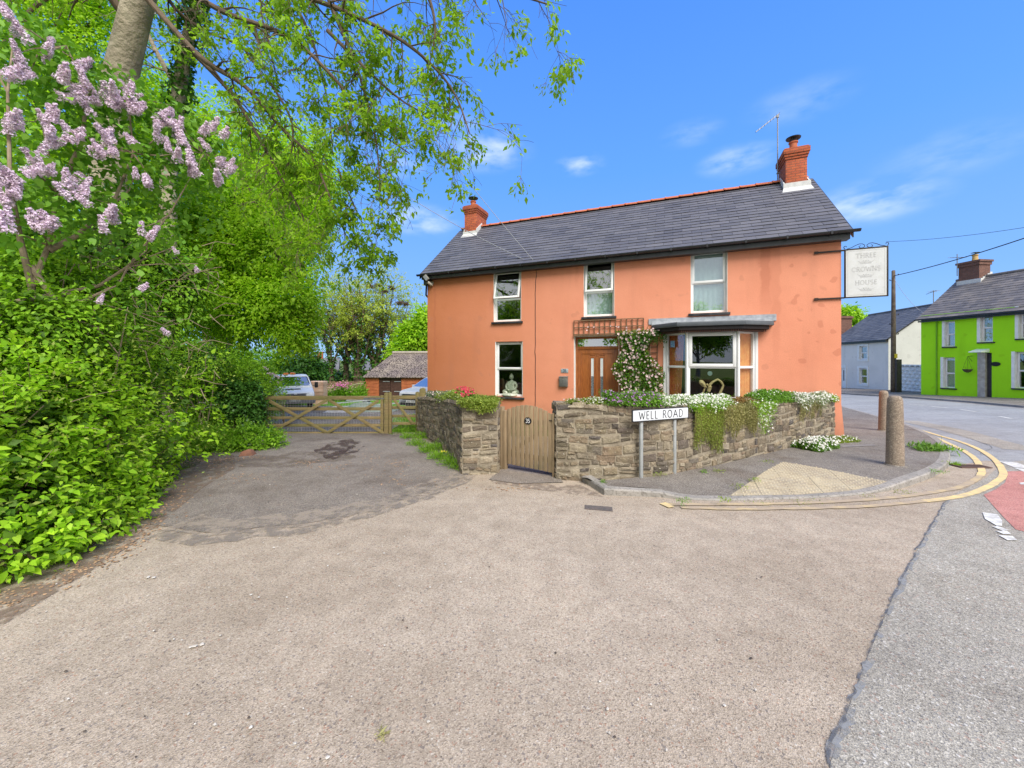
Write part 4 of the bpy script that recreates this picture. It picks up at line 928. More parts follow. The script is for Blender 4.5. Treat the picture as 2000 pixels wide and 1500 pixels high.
for zz in (sh-.02, .012):
    mb = MB(); mb.box(-.52,-.0,-.010,.020,zz-.018,zz+.018); mb.box(-.6,-.52,-.006,.020,zz+.004,zz+.03); mb.box(-.6,-.52,-.006,.020,zz-.03,zz-.004)
    for k in (-.45,-.25): mb.box(k-.012,k+.012,-.016,-.010,zz-.012,zz+.012)
    mb.build('wall_bracket', m_iron, o)

# trellis over and beside the door
m_tw = mat('weathered_lath', (.20,.13,.075), (.13,.085,.05), 16, .9, .4, 70, rnd=.2)
ta, tb = H.hit(1121.5,640)[0], H.hit(1257,635)[0]; tz1 = H.hit(1190,624.5)[1]; tz0 = H.hit(1190,652)[1]
tb2 = H.hit(1270,640)[0]
o = thing('trellis', 'square brown timber trellis fixed above the front door', 'trellis', H.P(ta,-.01,tz0), H.rz)
mb = MB(); L_ = tb-ta; hh = tz1-tz0
for k in (0,.5,1): mb.box(0 if k != 0 else 0, L_ if k else tb2-ta, -.05, -.03, hh*k-.014, hh*k+.014)
for k in range(14): x = L_*k/13; mb.box(x-.012, x+.012, -.03, -.012, -.01, hh+.01)
mb.box(-.02,tb2-ta,-.06,-.012,-.055,-.02)
mb.build('laths', m_tw, o)
va, vb = H.hit(1211,720)[0], H.hit(1284,700)[0]; vz1 = H.hit(1248,657)[1]
o = thing('trellis', 'tall timber trellis behind the pink flowered climber beside the door', 'trellis', H.P(va,-.01,.3), H.rz)
mb = MB(); L_ = vb-va; hh = vz1-.3
for k in range(6): x = L_*k/5; mb.box(x-.011,x+.011,-.03,-.012,0,hh)
for k in range(15): zz = hh*k/14; mb.box(0,L_,-.05,-.03,zz-.011,zz+.011)
mb.build('laths', m_tw, o)

# ---------------------------------------------------------- figures in the windows (statues)
def skinned(name, nodes, edges, m, parent=None, loc=(0,0,0), rz=0, sub=2, root=0):
    me = bpy.data.meshes.new(name); me.from_pydata([n[:3] for n in nodes], edges, [])
    o = bpy.data.objects.new(name, me); COL.objects.link(o)
    sk = o.modifiers.new('skin','SKIN'); sk.use_smooth_shade = True
    for i, n in enumerate(nodes):
        r = n[3]; sv = me.skin_vertices[0].data[i]; sv.radius = r if isinstance(r, tuple) else (r, r); sv.use_root = (i == root)
    s = o.modifiers.new('sub','SUBSURF'); s.levels = sub; s.render_levels = sub
    dg = bpy.context.evaluated_depsgraph_get(); dg.update(); ev = o.evaluated_get(dg); m2 = bpy.data.meshes.new_from_object(ev)
    bpy.data.objects.remove(o); bpy.data.meshes.remove(me)
    m2.shade_smooth(); return link(name, m2, m, parent, loc, rz)
# seated meditating figure behind the lower left window
u,z = H.hit(993,772,-.30); m_st = mat('silvered_bronze', (.55,.57,.46), (.30,.32,.25), 14, .4, .5, 40, metal=.15)
st = thing('seated_statue', 'silvery seated cross legged statue behind the lower left window', 'statue', H.P((W2[0]+W2[1])/2-.03,.335,W2[2]+.08), H.rz)
nodes = [(0,0,.10,.15),(0,-.01,.24,.13),(0,0,.36,.125),(0,0,.43,.07),(0,-.02,.49,.045),
 (-.13,0,.37,.06),(-.20,-.02,.24,.05),(-.13,-.12,.15,.036),(-.02,-.17,.13,.03),(.13,0,.37,.06),(.20,-.02,.24,.05),(.13,-.12,.15,.036),(.02,-.17,.13,.03),
 (-.14,-.04,.08,.09),(-.29,-.10,.055,.07),(-.08,-.20,.045,.05),(.14,-.04,.08,.09),(.29,-.10,.055,.07),(.08,-.20,.045,.05)]
skinned('body', nodes, [(0,1),(1,2),(2,3),(3,4),(2,5),(5,6),(6,7),(7,8),(2,9),(9,10),(10,11),(11,12),(0,13),(13,14),(14,15),(0,16),(16,17),(17,18)], m_st, st)
mb = MB(); mb.lathe([(.02,-.085),(.05,-.065),(.064,-.03),(.07,.01),(.068,.04),(.055,.07),(.035,.085),(.032,.10),(.02,.115),(.004,.12)],20,(0,-.02,.575)); mb.tube([(0,-.085,.585),(0,-.098,.565),(0,-.09,.555)],.011,6)
for s_ in (-1,1): mb.tube([(s_*.068,-.02,.60),(s_*.074,-.02,.56),(s_*.07,-.02,.53)],.011,6)
for s_ in (-1,1): mb.tube([(s_*.012,-.082,.592),(s_*.035,-.078,.592)],.006,5)
mb.tube([(-.018,-.083,.54),(.018,-.083,.54)],.006,5)
mb.build('head', m_st, st, smooth=True)
mb = MB(); mb.lathe([(.33,-.06),(.34,-.03),(.32,0),(.28,.03)],28,(0,-.05,0)); mb.build('plinth', m_st, st, smooth=1)
mb = MB(); a,b,c,d = W2; mb.box(a+.01,b-.01,.30,.75,c-.02,c); mb.build('window_board', m_dark, house)
# carved wooden figure in the bay
m_wd = mat('pale_carved_wood', (.66,.54,.28), (.50,.38,.18), 10, .55, .3, 30)
def bw(px, py, p=.30): u_, z_ = H.hit(px, py, p); return Vector((u_, -p, z_))
cpt = bw(1390,785)
st = thing('wooden_figure', 'pale carved wooden figure with looped arms on the bay window sill', 'sculpture', H.P(cpt.x,cpt.y,bz0), H.rz)
def fp(px, py, r, dy=0): v_ = bw(px, py); return (v_.x-cpt.x, dy, v_.z-bz0, r)
base_ = -.0
nodes = [fp(1388,760,.062), fp(1382,765,.055), fp(1381,751,.035,-.02), fp(1393,745,.030,-.02), fp(1402,740.5,.030,-.01), fp(1409,746,.030,0), fp(1412.5,753,.030,.0), fp(1409,762,.034,0), fp(1404,772,.036,0), fp(1399,785,.038,0), fp(1397,795,.038,0),
         fp(1385,752.5,.045,0)]
skinned('torso_and_arm', nodes, [(0,1),(0,11),(11,3),(3,4),(4,5),(5,6),(6,7),(7,8),(8,9),(9,10)], m_wd, st)
nodes = [fp(1377,757,.022,-.03), fp(1374,764,.024,-.02), fp(1371,773,.028,0), fp(1367,785,.03,0), fp(1366,795,.03,0)]
skinned('raised_arm', nodes, [(0,1),(1,2),(2,3),(3,4)], m_wd, st)
hd = fp(1371.5,748.5,.1,-.03)
mb = MB(); mb.M = Matrix.Translation(hd[:3])@Matrix.Rotation(radians(-38),4,'Y'); mb.lathe([(.01,-.115),(.035,-.10),(.055,-.06),(.066,0),(.062,.05),(.04,.09),(.012,.105)],18)
mb.tube([(.0,-.06,.02),(.01,-.085,-.01),(.0,-.07,-.02)],.012,6)
for s_ in (-1,1): mb.tube([(s_*.02-.0,-.055,.03),(s_*.04,-.045,.03)],.006,5)
mb.build('head', m_wd, st, smooth=True)
mb = MB()
for k in range(5): a = Vector(fp(1378,757,.02,-.05)[:3]); mb.tube([a+Vector((k*.012-.03,0,-.01)), a+Vector((k*.013-.04,-.012,.035)), a+Vector((k*.013-.055,-.004,.07-.006*abs(k-2)))],[.009,.008,.006],6)
mb.build('hand', m_wd, st, smooth=True)
# blue round ornament hanging above
v_ = bw(1386.5,729.5,.3); o = thing('glass_ornament', 'small round pale blue ornament hanging in the bay window', 'ornament', H.P(v_.x,v_.y,v_.z), H.rz)
mb = MB(); mb.M = Matrix.Rotation(pi/2,4,'X'); mb.lathe([(.02,-.01),(.055,-.008),(.06,0),(.055,.008),(.02,.01)],20); mb.build('disc', mat('pale_blue_glass',(.25,.45,.52),(.5,.65,.68),60,.3), o)
mb = MB(); mb.tube([(0,0,.06),(0,0,bz1-v_.z-.01)],.002,4); mb.build('thread', m_ink, o)

# ---------------------------------------------------------- overhead wires
def wire(name, label, a, b, sag, r, m, n=24):
    a = Vector(a); b = Vector(b); mb = MB(); mb.tube([tuple(a.lerp(b,i/n)-a-Vector((0,0,4*sag*(i/n)*(1-i/n)))) for i in range(n+1)], r, 6)
    return tag(mb.build(name, m, None, a), label, 'wire')
m_wire = mat('grey_wire', (.30,.31,.33)); m_wblk = mat('black_wire', (.02,.02,.022))
wire('overhead_wire', 'pale overhead wire rising from the eaves steeply to the upper left', wire_anchor, at(700,60,13.0), .25, .010, m_wire)
wire('overhead_wire', 'pale overhead wire rising from the eaves past the left chimney', H.P(u+.0,-.1,zt_+.0) if False else wire_anchor+Vector((-.12,.05,-.03)), at(600,235,20.0), .5, .012, m_wire)
# ------------------------------------------------------------ garden walls of rubble stone
t = NT('rubble_stone'); i_ = t.island()
c_ = t.ramp(i_, [(0,(.09,.078,.07)),(.18,(.33,.26,.175)),(.36,(.17,.145,.12)),(.52,(.42,.35,.25)),(.66,(.13,.115,.11)),(.82,(.30,.22,.15)),(1,(.47,.40,.30))])
c_ = t.mix(t.ramp(t.noise(7,5,.65),[(.35,.45),(.6,0)]), c_, (.11,.09,.07))
c_ = t.mix(t.ramp(t.noise(4,5,.6),[(.5,0),(.72,.4)]), c_, (.27,.235,.13))
sp_ = t.ramp(t.noise(30,3,.75),[(.63,0),(.675,1)]); c_ = t.mix(t.math('MULTIPLY',sp_,.8), c_, (.62,.58,.48))
m_stone = t.done(c_, .92, t.bump(t.noise(60,4,.7), .7, .012, t.bump(t.noise(14,6,.75), 1, .05)), 0, .15)
t = NT('old_lime_mortar'); m_mortar = t.done(t.mix(t.ramp(t.noise(6,5,.65),[(.35,0),(.65,1)]), (.40,.345,.265), (.21,.175,.13)), .95, t.bump(t.noise(30,5,.7), .9, .02), 0, .1)

class Path:
    def __init__(s, pts):
        s.p = [Vector(p) for p in pts]; s.c = [0]
        for a, b in zip(s.p, s.p[1:]): s.c.append(s.c[-1]+(b-a).length)
        s.L = s.c[-1]
    def seg(s, x):
        for i in range(len(s.p)-1):
            if x <= s.c[i+1] or i == len(s.p)-2: return i
    def at(s, x, off=0):
        x = max(0, min(s.L, x)); i = s.seg(x); a, b = s.p[i], s.p[i+1]; f = (x-s.c[i])/(s.c[i+1]-s.c[i]); d = (b-a).normalized()
        # blended direction near the corners keeps faces continuous
        j = i+1 if f > .5 else i-1
        if 0 <= j < len(s.p)-1:
            d2 = (s.p[j+1]-s.p[j]).normalized(); wgt = abs(f-.5)
            if d.dot(d2) > .5: d = (d*(1-wgt)+d2*wgt).normalized()
        n = Vector((d.y, -d.x)); q = a.lerp(b, f)+n*off
        return q
def stone_wall(name, label, pts, zt, thick, flip=False, seed=0, hmin=.065, hmax=.155, back=True, dip=.25):
    """pts run so that the outer face is on the right-hand side; zt(s) gives the top height; returns thing"""
    P_ = Path(pts); rr = random.Random(seed); base = P_.at(P_.L/2)
    o = thing(name, label, 'wall', (base.x, base.y, g(base.x, base.y))); org = Vector((base.x, base.y, g(base.x, base.y)))
    gz = lambda s_: g(*P_.at(s_))
    mb = MB(); zmax = max(zt(P_.L*k/20) for k in range(21))
    cuts = sorted(set(P_.c))
    z = -.12; row = 0
    def wob(s_, r): return .025*sin(s_*2.3+r*1.7)+.018*sin(s_*5.1+r*.9)
    while z < zmax+.05:
        h = rr.uniform(hmin, hmax); s_ = 0
        while s_ < P_.L-.01:
            w_ = rr.uniform(.07,.28) if h < .12 else rr.uniform(.10,.32)
            e = s_+w_
            for c in cuts[1:]:      # stones end at corners of the wall
                i = cuts.index(c)
                if s_ < c-.02 and (e > c-.07) and i < len(P_.p)-1:
                    d1 = (P_.p[i]-P_.p[i-1]).normalized(); d2 = (P_.p[i+1]-P_.p[i]).normalized()
                    if d1.dot(d2) < .9: e = c; break
                if abs(c-P_.L) < 1e-6 and e > c-.07: e = c; break
            e = min(e, P_.L)
            mid = (s_+e)/2; zb = gz(mid)
            top = zt(mid)
            parts = [(0,1)] if rr.random() > .25 or h < .11 else [(0,.48),(.5,1)]
            for f0, f1 in parts:
                z0 = z+h*f0; z1 = z+h*f1
                if z0+zb > top-.02: continue
                z1 = min(z1, top-zb+rr.uniform(-.01,.02))
                gp = rr.uniform(.005,.014); pr = rr.uniform(.006,.024)
                corners = []
                m = 5
                ring = [(0,0),(.5,-.03),(1,0),(1.02,.5),(1,1),(.5,1.03),(0,1),(-.02,.5)]
                fr, bk, fi = [], [], []
                for a, b in ring:
                    a2 = a+rr.uniform(-.07,.07); b2 = b+rr.uniform(-.09,.09)
                    a2 = max(.0,min(1,a2)); b2 = max(0,min(1,b2))
                    ss = s_+gp+(e-s_-2*gp)*a2; zz = z0+gp+(z1-z0-2*gp)*b2+wob(ss,row+f0*.5)*(1 if z > 0 else 0)
                    q = P_.at(ss, pr*.55); bq = P_.at(ss, -.05)
                    ai = .5+(a2-.5)*.86; bi = .5+(b2-.5)*.84
                    si = s_+gp+(e-s_-2*gp)*ai; zi = z0+gp+(z1-z0-2*gp)*bi+wob(si,row+f0*.5)*(1 if z > 0 else 0)
                    qi = P_.at(si, pr+rr.uniform(-.006,.006))
                    fr.append((q.x-org.x,q.y-org.y,zz+zb-org.z)); bk.append((bq.x-org.x,bq.y-org.y,zz+zb-org.z)); fi.append((qi.x-org.x,qi.y-org.y,zi+zb-org.z))
                n = 8; cq = P_.at(mid, pr+rr.uniform(0,.012)); cc = (cq.x-org.x, cq.y-org.y, (z0+z1)/2+zb-org.z+wob(mid,row+f0*.5)*(1 if z > 0 else 0))
                mb.add(bk+fr+fi+[cc], [(i,(i+1)%n,n+(i+1)%n,n+i) for i in range(n)]+[(n+i,n+(i+1)%n,2*n+(i+1)%n,2*n+i) for i in range(n)]+[(2*n+i,2*n+(i+1)%n,3*n) for i in range(n)])
            s_ = e
        z += h; row += 1
    st = mb.build('stones', m_stone, o)
    # mortar core
    mb = MB(); N = max(8, int(P_.L/.18)); ss = sorted(set([P_.L*k/N for k in range(N+1)]+list(P_.c)))
    for a, b in zip(ss, ss[1:]):
        if b-a < 1e-4: continue
        def co(x, off, z_): q = P_.at(x, off); return (q.x-org.x, q.y-org.y, z_-org.z)
        ea, eb = a+1e-4, b-1e-4
        mb.hexa([co(ea,0,gz(a)-.3),co(eb,0,gz(b)-.3),co(eb,-thick,gz(b)-.3),co(ea,-thick,gz(a)-.3)],[co(ea,0,zt(a)-.03),co(eb,0,zt(b)-.03),co(eb,-thick,zt(b)-.03),co(ea,-thick,zt(a)-.03)])
    mb.build('mortar_core', m_mortar, o)
    # rough coping
    mb = MB(); s_ = 0
    while s_ < P_.L-.05:
        e = min(P_.L, s_+rr.uniform(.16,.4)); m = (s_+e)/2; hh = rr.uniform(.03,.06)
        def co(x, off, z_): q = P_.at(x, off); return (q.x-org.x, q.y-org.y, z_-org.z)
        j = lambda: rr.uniform(-.012,.012)
        for o0, o1 in ((.03+j(), -thick*.5+j()), (-thick*.52, -thick-.02)):
            z0 = zt(m)-.03+j()*.3
            mb.hexa([co(s_+.006,o0,z0),co(e-.006,o0,z0),co(e-.006,o1,z0),co(s_+.006,o1,z0)],[co(s_+.02,o0-.02,z0+hh+j()),co(e-.02,o0-.02,z0+hh+j()),co(e-.02,o1+.01,z0+hh+j()),co(s_+.02,o1+.01,z0+hh+j())])
        s_ = e
    mb.build('coping', m_stone, o)
    return o
def gp(px, py, off=0): p = G(px, py, off); return (p.x, p.y)
# right-hand wall from the gate round to the corner of the house
WB = [gp(1087,937), gp(1180,936,.05), gp(1300,925,.1), gp(1400,906,.1), gp(1500,884,.1), gp(1560,869,.1), gp(1598,858,.1), (7.93,9.44)]
jb = Vector(WB[0]); WBf = [tuple(jb+Vector((-.01,.42)))]+WB
pb = Path(WBf)
def ztB(s_): q = pb.at(s_); x = 1000+F*q.x/q.y; f = [(1080,1.17),(1230,1.16),(1300,1.13),(1500,1.02),(1610,.90),(1700,.80)]; return _li(f, x) if x > 1080 else 1.17
def fixz(s_): return ztB(s_)
stone_wall('stone_wall', 'curved rubble stone wall topped with white daisies in front of the bay window', WBf, fixz, .38, seed=5)
# left-hand wall: gate jamb, pier, then back along the drive
WAp = [(-.0,0)]
a0 = Vector(gp(972,926)); a1 = Vector(gp(903,928)); a2 = Vector(gp(868,880)); a3 = Vector((-2.62,10.65))
q0 = a0+Vector((.02,.40))
WA = [tuple(a3), tuple(a2), tuple(a1), tuple(a0), tuple(q0)]
pa = Path(WA)
def ztA(s_): q = pa.at(s_); return _li([(6,1.13),(6.6,1.13),(7.6,1.06),(10.8,.80)], q.y)
stone_wall('stone_wall', 'rubble stone wall running back beside the drive with red flowers on top', WA, ztA, .36, seed=8, hmin=.06, hmax=.14)

# ------------------------------------------------------------ picket garden gate
t = NT('weathered_softwood'); gv = t.mapped((14,14,1.1)); i_ = t.island()
c_ = t.mix(t.ramp(t.noise(4,5,.6,gv),[(.35,0),(.65,1)]), (.40,.285,.165), (.27,.19,.11)); c_ = t.mix(t.math('MULTIPLY',i_,.45), c_, (.20,.165,.12)); c_ = t.mix(t.ramp(t.noise(2.2,5,.6),[(.5,0),(.75,.5)]), c_, (.16,.15,.09))
m_picket = t.done(c_, .85, t.bump(t.noise(9,4,.6,gv), .5, .006), 0, .15)
A = Vector((gp(974,922)[0]+.03, gp(974,922)[1]+.20)); B2 = Vector((WB[0][0]-.03, WB[0][1]+.12))
gw = (B2-A).length; grz = atan2(B2.y-A.y, B2.x-A.x)
gt = thing('picket_gate', 'weathered arched wooden picket gate with a black oval number plate', 'gate', (A.x,A.y,0), grz)
n = 10; k0 = .13; pw = (gw-k0-.02)/n*.86
for i in range(n):
    f = (i+.5)/n; x = k0+(gw-k0-.02)*f; zt = .985+.13*(1-((f-.47)/.53)**2); mb = MB()
    mb.prism([(x-pw/2,0),(x+pw/2,0)], 0, 1) if False else None
    sl_ = -.26*(f-.47)*pw
    zb = .10-.03*f
    mb.hexa([(x-pw/2,-.01,zb),(x+pw/2,-.01,zb),(x+pw/2,.008,zb),(x-pw/2,.008,zb)],[(x-pw/2,-.01,zt-sl_),(x+pw/2,-.01,zt+sl_),(x+pw/2,.008,zt+sl_),(x-pw/2,.008,zt-sl_)])
    mb.build('picket', m_picket, gt, bevel=.003)
for zz in (.26,.84):
    mb = MB(); mb.box(k0,gw-.02,.010,.045,zz-.04,zz+.04); mb.build('rail', m_picket, gt)
mb = MB(); mb.beam((k0+.03,.028,.28),(gw-.06,.028,.82),.034,.07); mb.build('brace', m_picket, gt)
for x0, zt_g, lab in ((.0,1.06,None),(.065,1.0,None)):
    mb = MB(); mb.box(x0,x0+.055,-.04,.04,-.05,zt_g); mb.build('gate_post', m_picket, gt, bevel=.004)
mb = MB(); mb.box(gw-.015,gw+.02,-.03,.04,-.05,1.02); mb.build('gate_post', m_picket, gt, bevel=.003)
fx = k0+(gw-k0)*.47
mb = MB(); disc_oval(mb, Vector((fx,-.011,.86)), X, Z, .067, .058); pl8 = mb.build('number_plate', mat('black_oval',(.012,.012,.014),(.02,.02,.02),5,.3), gt)
mb = MB(); letters(mb,'35',Vector((fx,-.0195,.86)),X,Z,.062,.17,.12,serif=.0); mb.build('digits', m_wink, pl8)
mb = MB(); mb.tube([(gw-.13,.02,.9),(gw-.05,-.02,.9),(gw-.0,-.02,.9)],.006,6); mb.build('latch', m_iron, gt)

# ------------------------------------------------------------ street name sign
b1, b2 = G(1252,931,.1), G(1317,922,.1)
rz_ = atan2(b2.y-b1.y, b2.x-b1.x); cx = (b1+b2)/2
sg = thing('street_name_sign', 'white WELL ROAD street name plate on two grey posts before the stone wall', 'street sign', (cx.x,cx.y,cx.z), 0)
m_galv = mat('galvanised_steel', (.36,.37,.37), (.29,.30,.30), 9, .5, .15, 60, metal=.35)
for p in (b1, b2):
    mb = MB(); r_ = .031; c = p-cx; mb.lathe([(r_,-.15),(r_,.985),(r_*.8,.995)], 18, (c.x,c.y,0)); mb.build('post', m_galv, sg, smooth=1)
SW = Wall(b1[:2], b2[:2]); su0, sz0 = SW.hit(1233.5,820.5,.036); su1, sz1 = SW.hit(1343,820.5,.036)
pl0 = SW.P(su0,-.033,0); zb_ = (sz0+sz1)/2-cx.z; zt_s = zb_+(SW.hit(1288,797,.036)[1]-SW.hit(1288,820.5,.036)[1])
ux = SW.U.copy(); Wd = su1-su0; nn = Vector((ux.y,-ux.x,0)); o_ = Vector((pl0.x-cx.x,pl0.y-cx.y,0))
def sq(mb, x0, x1, z0, z1, y0, y1, r=.015):
    pr = []
    for cx_, cz_, a0_ in ((x1-r,z1-r,0),(x0+r,z1-r,90),(x0+r,z0+r,180),(x1-r,z0+r,270)):
        for k in range(5): a = radians(a0_+k*22.5); pr.append((cx_+r*cos(a), cz_+r*sin(a)))
    n = len(pr); f = lambda x,y,z: o_+ux*x+Z*z+nn*y
    mb.add([f(x,y0,z) for x,z in pr]+[f(x,y1,z) for x,z in pr], [tuple(range(n)), tuple(range(2*n-1,n-1,-1))]+[(i,(i+1)%n,n+(i+1)%n,n+i) for i in range(n)])
mb = MB(); sq(mb,0,Wd,zb_,zt_s,0,.02,.02); mb.build('frame', mat('black_sign_edge',(.02,.022,.026),(.03,.03,.035),8,.4), sg)
mb = MB(); sq(mb,.014,Wd-.014,zb_+.014,zt_s-.014,.018,.0225,.012); fc = mb.build('plate', mat('white_enamel',(.66,.68,.72),(.60,.62,.66),6,.4), sg)
mb = MB(); letters(mb,'WELL ROAD',o_+ux*(Wd/2)+Z*((zb_+zt_s)/2)+nn*.0228,ux,Z,.112,.115,.24,serif=.075,squeeze=.98); mb.build('lettering', m_ink, fc)
# ------------------------------------------------------------ two stone bollards
t = NT('pebbly_concrete'); c_ = t.mix(t.ramp(t.noise(4,5,.6),[(.35,0),(.65,1)]), (.30,.235,.18), (.22,.175,.135))
sp2 = t.n('ShaderNodeSeparateColor'); t.l(t.vor(85,'Color'), sp2.inputs[0]); c_ = t.mix(t.ramp(sp2.outputs[0],[(.6,0),(.95,.55)]), c_, (.50,.43,.35)); c_ = t.mix(t.ramp(sp2.outputs[1],[(.75,0),(.95,.6)]), c_, (.11,.085,.07))
c_ = t.mix(t.ramp(t.noise(9,4,.7),[(.62,0),(.70,.6)]), c_, (.50,.46,.38))
m_boll = t.done(c_, .92, t.bump(t.vor(80),.7,.01, t.bump(t.noise(8,4),.5,.02)), 0, .15)
def bollard(name, label, px, py, h, r, group):
    p = G(px, py, .1); o = thing(name, label, 'bollard', p, 0, group)
    mb = MB(); mb.lathe([(r*1.06,-.15),(r*1.05,.0),(r*1.0,h*.35),(r*.93,h*.75),(r*.88,h-.10),(r*.84,h-.055),(r*.70,h-.02),(r*.45,h-.004),(.02,h)], 28)
    b = mb.build('shaft', m_boll, o, smooth=True)
    mb = MB(); mb.lathe([(r*1.35,-.02),(r*1.3,.006),(r*1.05,.012)], 22); mb.build('footing', M['pave'], o)
    return o
bollard('bollard', 'nearer rounded concrete bollard standing alone near the kerb corner', 1748, 908, 1.17, .113, 'bollards on the corner pavement')
bollard('bollard', 'farther rounded concrete bollard closer to the main road', 1726, 840.5, 1.08, .108, 'bollards on the corner pavement')
# ------------------------------------------------------------ green house across the main road
GW = Wall(G(2000,778,.1)[:2], G(1799,770,.1)[:2])
# local u runs from the near (right) end a to the far (left) end; the frame is flipped so that u grows toward the far end
class FW:      # wall frame whose local -y faces the camera side
    def __init__(s, a, b):        # a: left end seen from outside, b: right end
        s.a = Vector((a[0],a[1],0)); s.U = (Vector((b[0],b[1],0))-s.a).normalized(); s.len = (Vector((b[0],b[1],0))-s.a).length
        s.B = Vector((-s.U.y, s.U.x, 0)); s.rz = atan2(s.U.y, s.U.x)
    def hit(s, px, py, p=0.0):
        d = Vector(((px-1000)/F, 1, 0)); t = (s.a.dot(s.B)-p)/d.dot(s.B)
        return ((d*t-s.a).dot(s.U), CH+(HY-py)/F*t)
    def P(s, u, v, z): return s.a+s.U*u+s.B*v+Vector((0,0,z))
    def box(s, x0, x1, y0, y1):
        xm, ym = (x0+x1)/2, (y0+y1)/2; return (s.hit(x0,ym)[0], s.hit(x1,ym)[0], s.hit(xm,y1)[1], s.hit(xm,y0)[1])
def house_shell(name, label, W, L_, D_, zb, ez, rz, holes, m_wall, m_roof, exp=.25, wd=.3, over=.2, verge=.12, mfas=None, seed=3, cat='house'):
    o = thing(name, label, cat, W.P(0,0,0), W.rz); o.location.z = 0
    mb = MB(); wallgrid(mb, 0, L_, zb, ez-.07, holes, 0, .3)
    for u_ in (0, L_):
        poly = [(0,zb),(D_,zb),(D_,ez-.07),(D_/2,rz-.08),(0,ez-.07)]
        mb.add([(u_,y,z) for y,z in poly], [(0,1,2,3,4)])
    mb.add([(0,D_,zb),(L_,D_,zb),(L_,D_,ez),(0,D_,ez)], [(0,1,2,3)])
    mb.build('wall', m_wall, o)
    mb = MB(); mb.box(.31,L_-.31,1.6,1.65,zb,ez-.05); mb.box(.31,L_-.31,.32,1.6,ez-.1,ez-.06); mb.build('interior_walls', m_dark, o)
    sl = (rz-ez)/(D_/2); e0 = ez-over*sl+.06
    mb = MB(); rr = random.Random(seed)
    slates(mb, -verge, L_+verge, -over, e0, D_/2, rz+.05, exp, wd, rr=rr); slates(mb, -verge, L_+verge, D_+over, e0, D_/2, rz+.05, exp, wd, rr=rr)
    r = mb.build('roof', m_roof, o)
    mb = MB(); v = [(-verge+.01,-over+.02,e0-.03),(L_+verge-.01,-over+.02,e0-.03),(L_+verge-.01,D_/2,rz+.02),(-verge+.01,D_/2,rz+.02),(L_+verge-.01,D_+over-.02,e0-.03),(-verge+.01,D_+over-.02,e0-.03)]
    mb.add(v, [(0,1,2,3),(3,2,4,5)]); mb.add([(a,b,c-.06) for a,b,c in v], [(3,2,1,0),(5,4,2,3)]); mb.build('roof_boarding', m_soffit, r)
    mb = MB(); mb.tube([(-verge,D_/2,rz+.075),(L_+verge,D_/2,rz+.075)], .09, 8); mb.build('ridge_tiles', m_roof, r)
    mb = MB(); mb.box(-verge,L_+verge,-over-.09,-over+.0,e0-.09,e0-.01); mb.box(-.02,L_+.02,-over,-.003,e0-.2,e0-.11); mb.build('gutter', mfas or m_black, o)
    return o
# corners: left end seen from the road is the far end
nearP = G(2000,778,.1); farP = G(1799,770.5,.1)
dirG = (Vector(nearP[:2])-Vector(farP[:2])).normalized()
GH = FW(farP[:2], tuple(Vector(farP[:2])+dirG*11.5))
ezG = GH.hit(1799,632)[1]; ezG2 = GH.hit(2000,587)[1]; ezG = (ezG+ezG2)/2
gws = [GH.box(1845,1865,627,677), GH.box(1914,1939,610,668), GH.box(1989,2019,597,661), GH.box(1842,1865,698,758), GH.box(1982,2015,687,759)]
gd = GH.box(1909.5,1937,689,779)
gd = (gd[0], gd[1], gd[2], gd[3])
gh = house_shell('lime_green_house', 'bright lime green rendered house with slate roof across the main road', GH, 11.5, 5.6, -1.2, ezG, ezG+2.35, gws+[gd], m_lime, m_slate2, .25, .3, .22)
for w_ in gws: window(gh, *w_, depth=.16, mid=.47, fw=.07, sill_x=.10, reveal='b', glass=m_glass)
for w_ in gws: a,b,c,d = w_; mb = MB(); mb.box(a-.13,a-.001,-.006,.0,c,d+.02); mb.build('window_surround', m_white, gh)
for w_ in (gws[0],gws[3],gws[1]):
    mb = MB(); a,b,c,d = w_
    for i in range(14): x0 = a+(b-a)*i/14; mb.add([(x0,.30+.015*(i%2),c),(x0+(b-a)/14,.30+.015*((i+1)%2),c),(x0+(b-a)/14,.30+.015*((i+1)%2),d),(x0,.30+.015*(i%2),d)],[(0,1,2,3)])
    mb.build('net_or_sky_sheet', m_net_sky, gh)
a,b,c,d = gd
mb = MB(); mb.box(a+.55*(b-a),b-.02,.12,.17,c,d-.02); dg_ = mb.build('door', mat('charcoal_door',(.03,.032,.045),(.05,.05,.06),6,.5), gh)
mb = MB(); mb.box(a+.0,a+.55*(b-a),-.02,.17,c,d-.001); mb.build('door_reveal', mat('dirty_cream_reveal',(.50,.49,.44),(.34,.31,.27),4,.7), gh)
mb = MB(); mb.hexa([(a-.05,-.55,d+.02),(a+.5,-.55,d+.02),(a+.5,0,d+.02),(a-.05,0,d+.02)],[(a-.05,-.55,d+.06),(a+.5,-.55,d+.06),(a+.5,0,d+.22),(a-.05,0,d+.22)]); mb.build('porch_hood', m_upvc, gh)
u,z = GH.hit(1899,721); o = thing('hanging_basket', 'dark wire hanging basket beside the door of the green house', 'hanging basket', GH.P(u,-.32,z), GH.rz)
mb = MB(); mb.lathe([(.03,-.2),(.13,-.15),(.2,-.03),(.21,0)],14); mb.build('basket', mat('mossy_basket',(.06,.07,.04),(.10,.08,.05),20,.9,.5,40), o)
mb = MB(); mb.tube([(0,.32,.75),(0,0,.72)],.012,5); mb.tube([(0,.3,.45),(0,.05,.72)],.01,5)
for k in range(3): mb.tube([(.2*cos(k*2.1),.2*sin(k*2.1),0),(0,0,.7)],.005,4)
mb.build('bracket', m_iron, o)
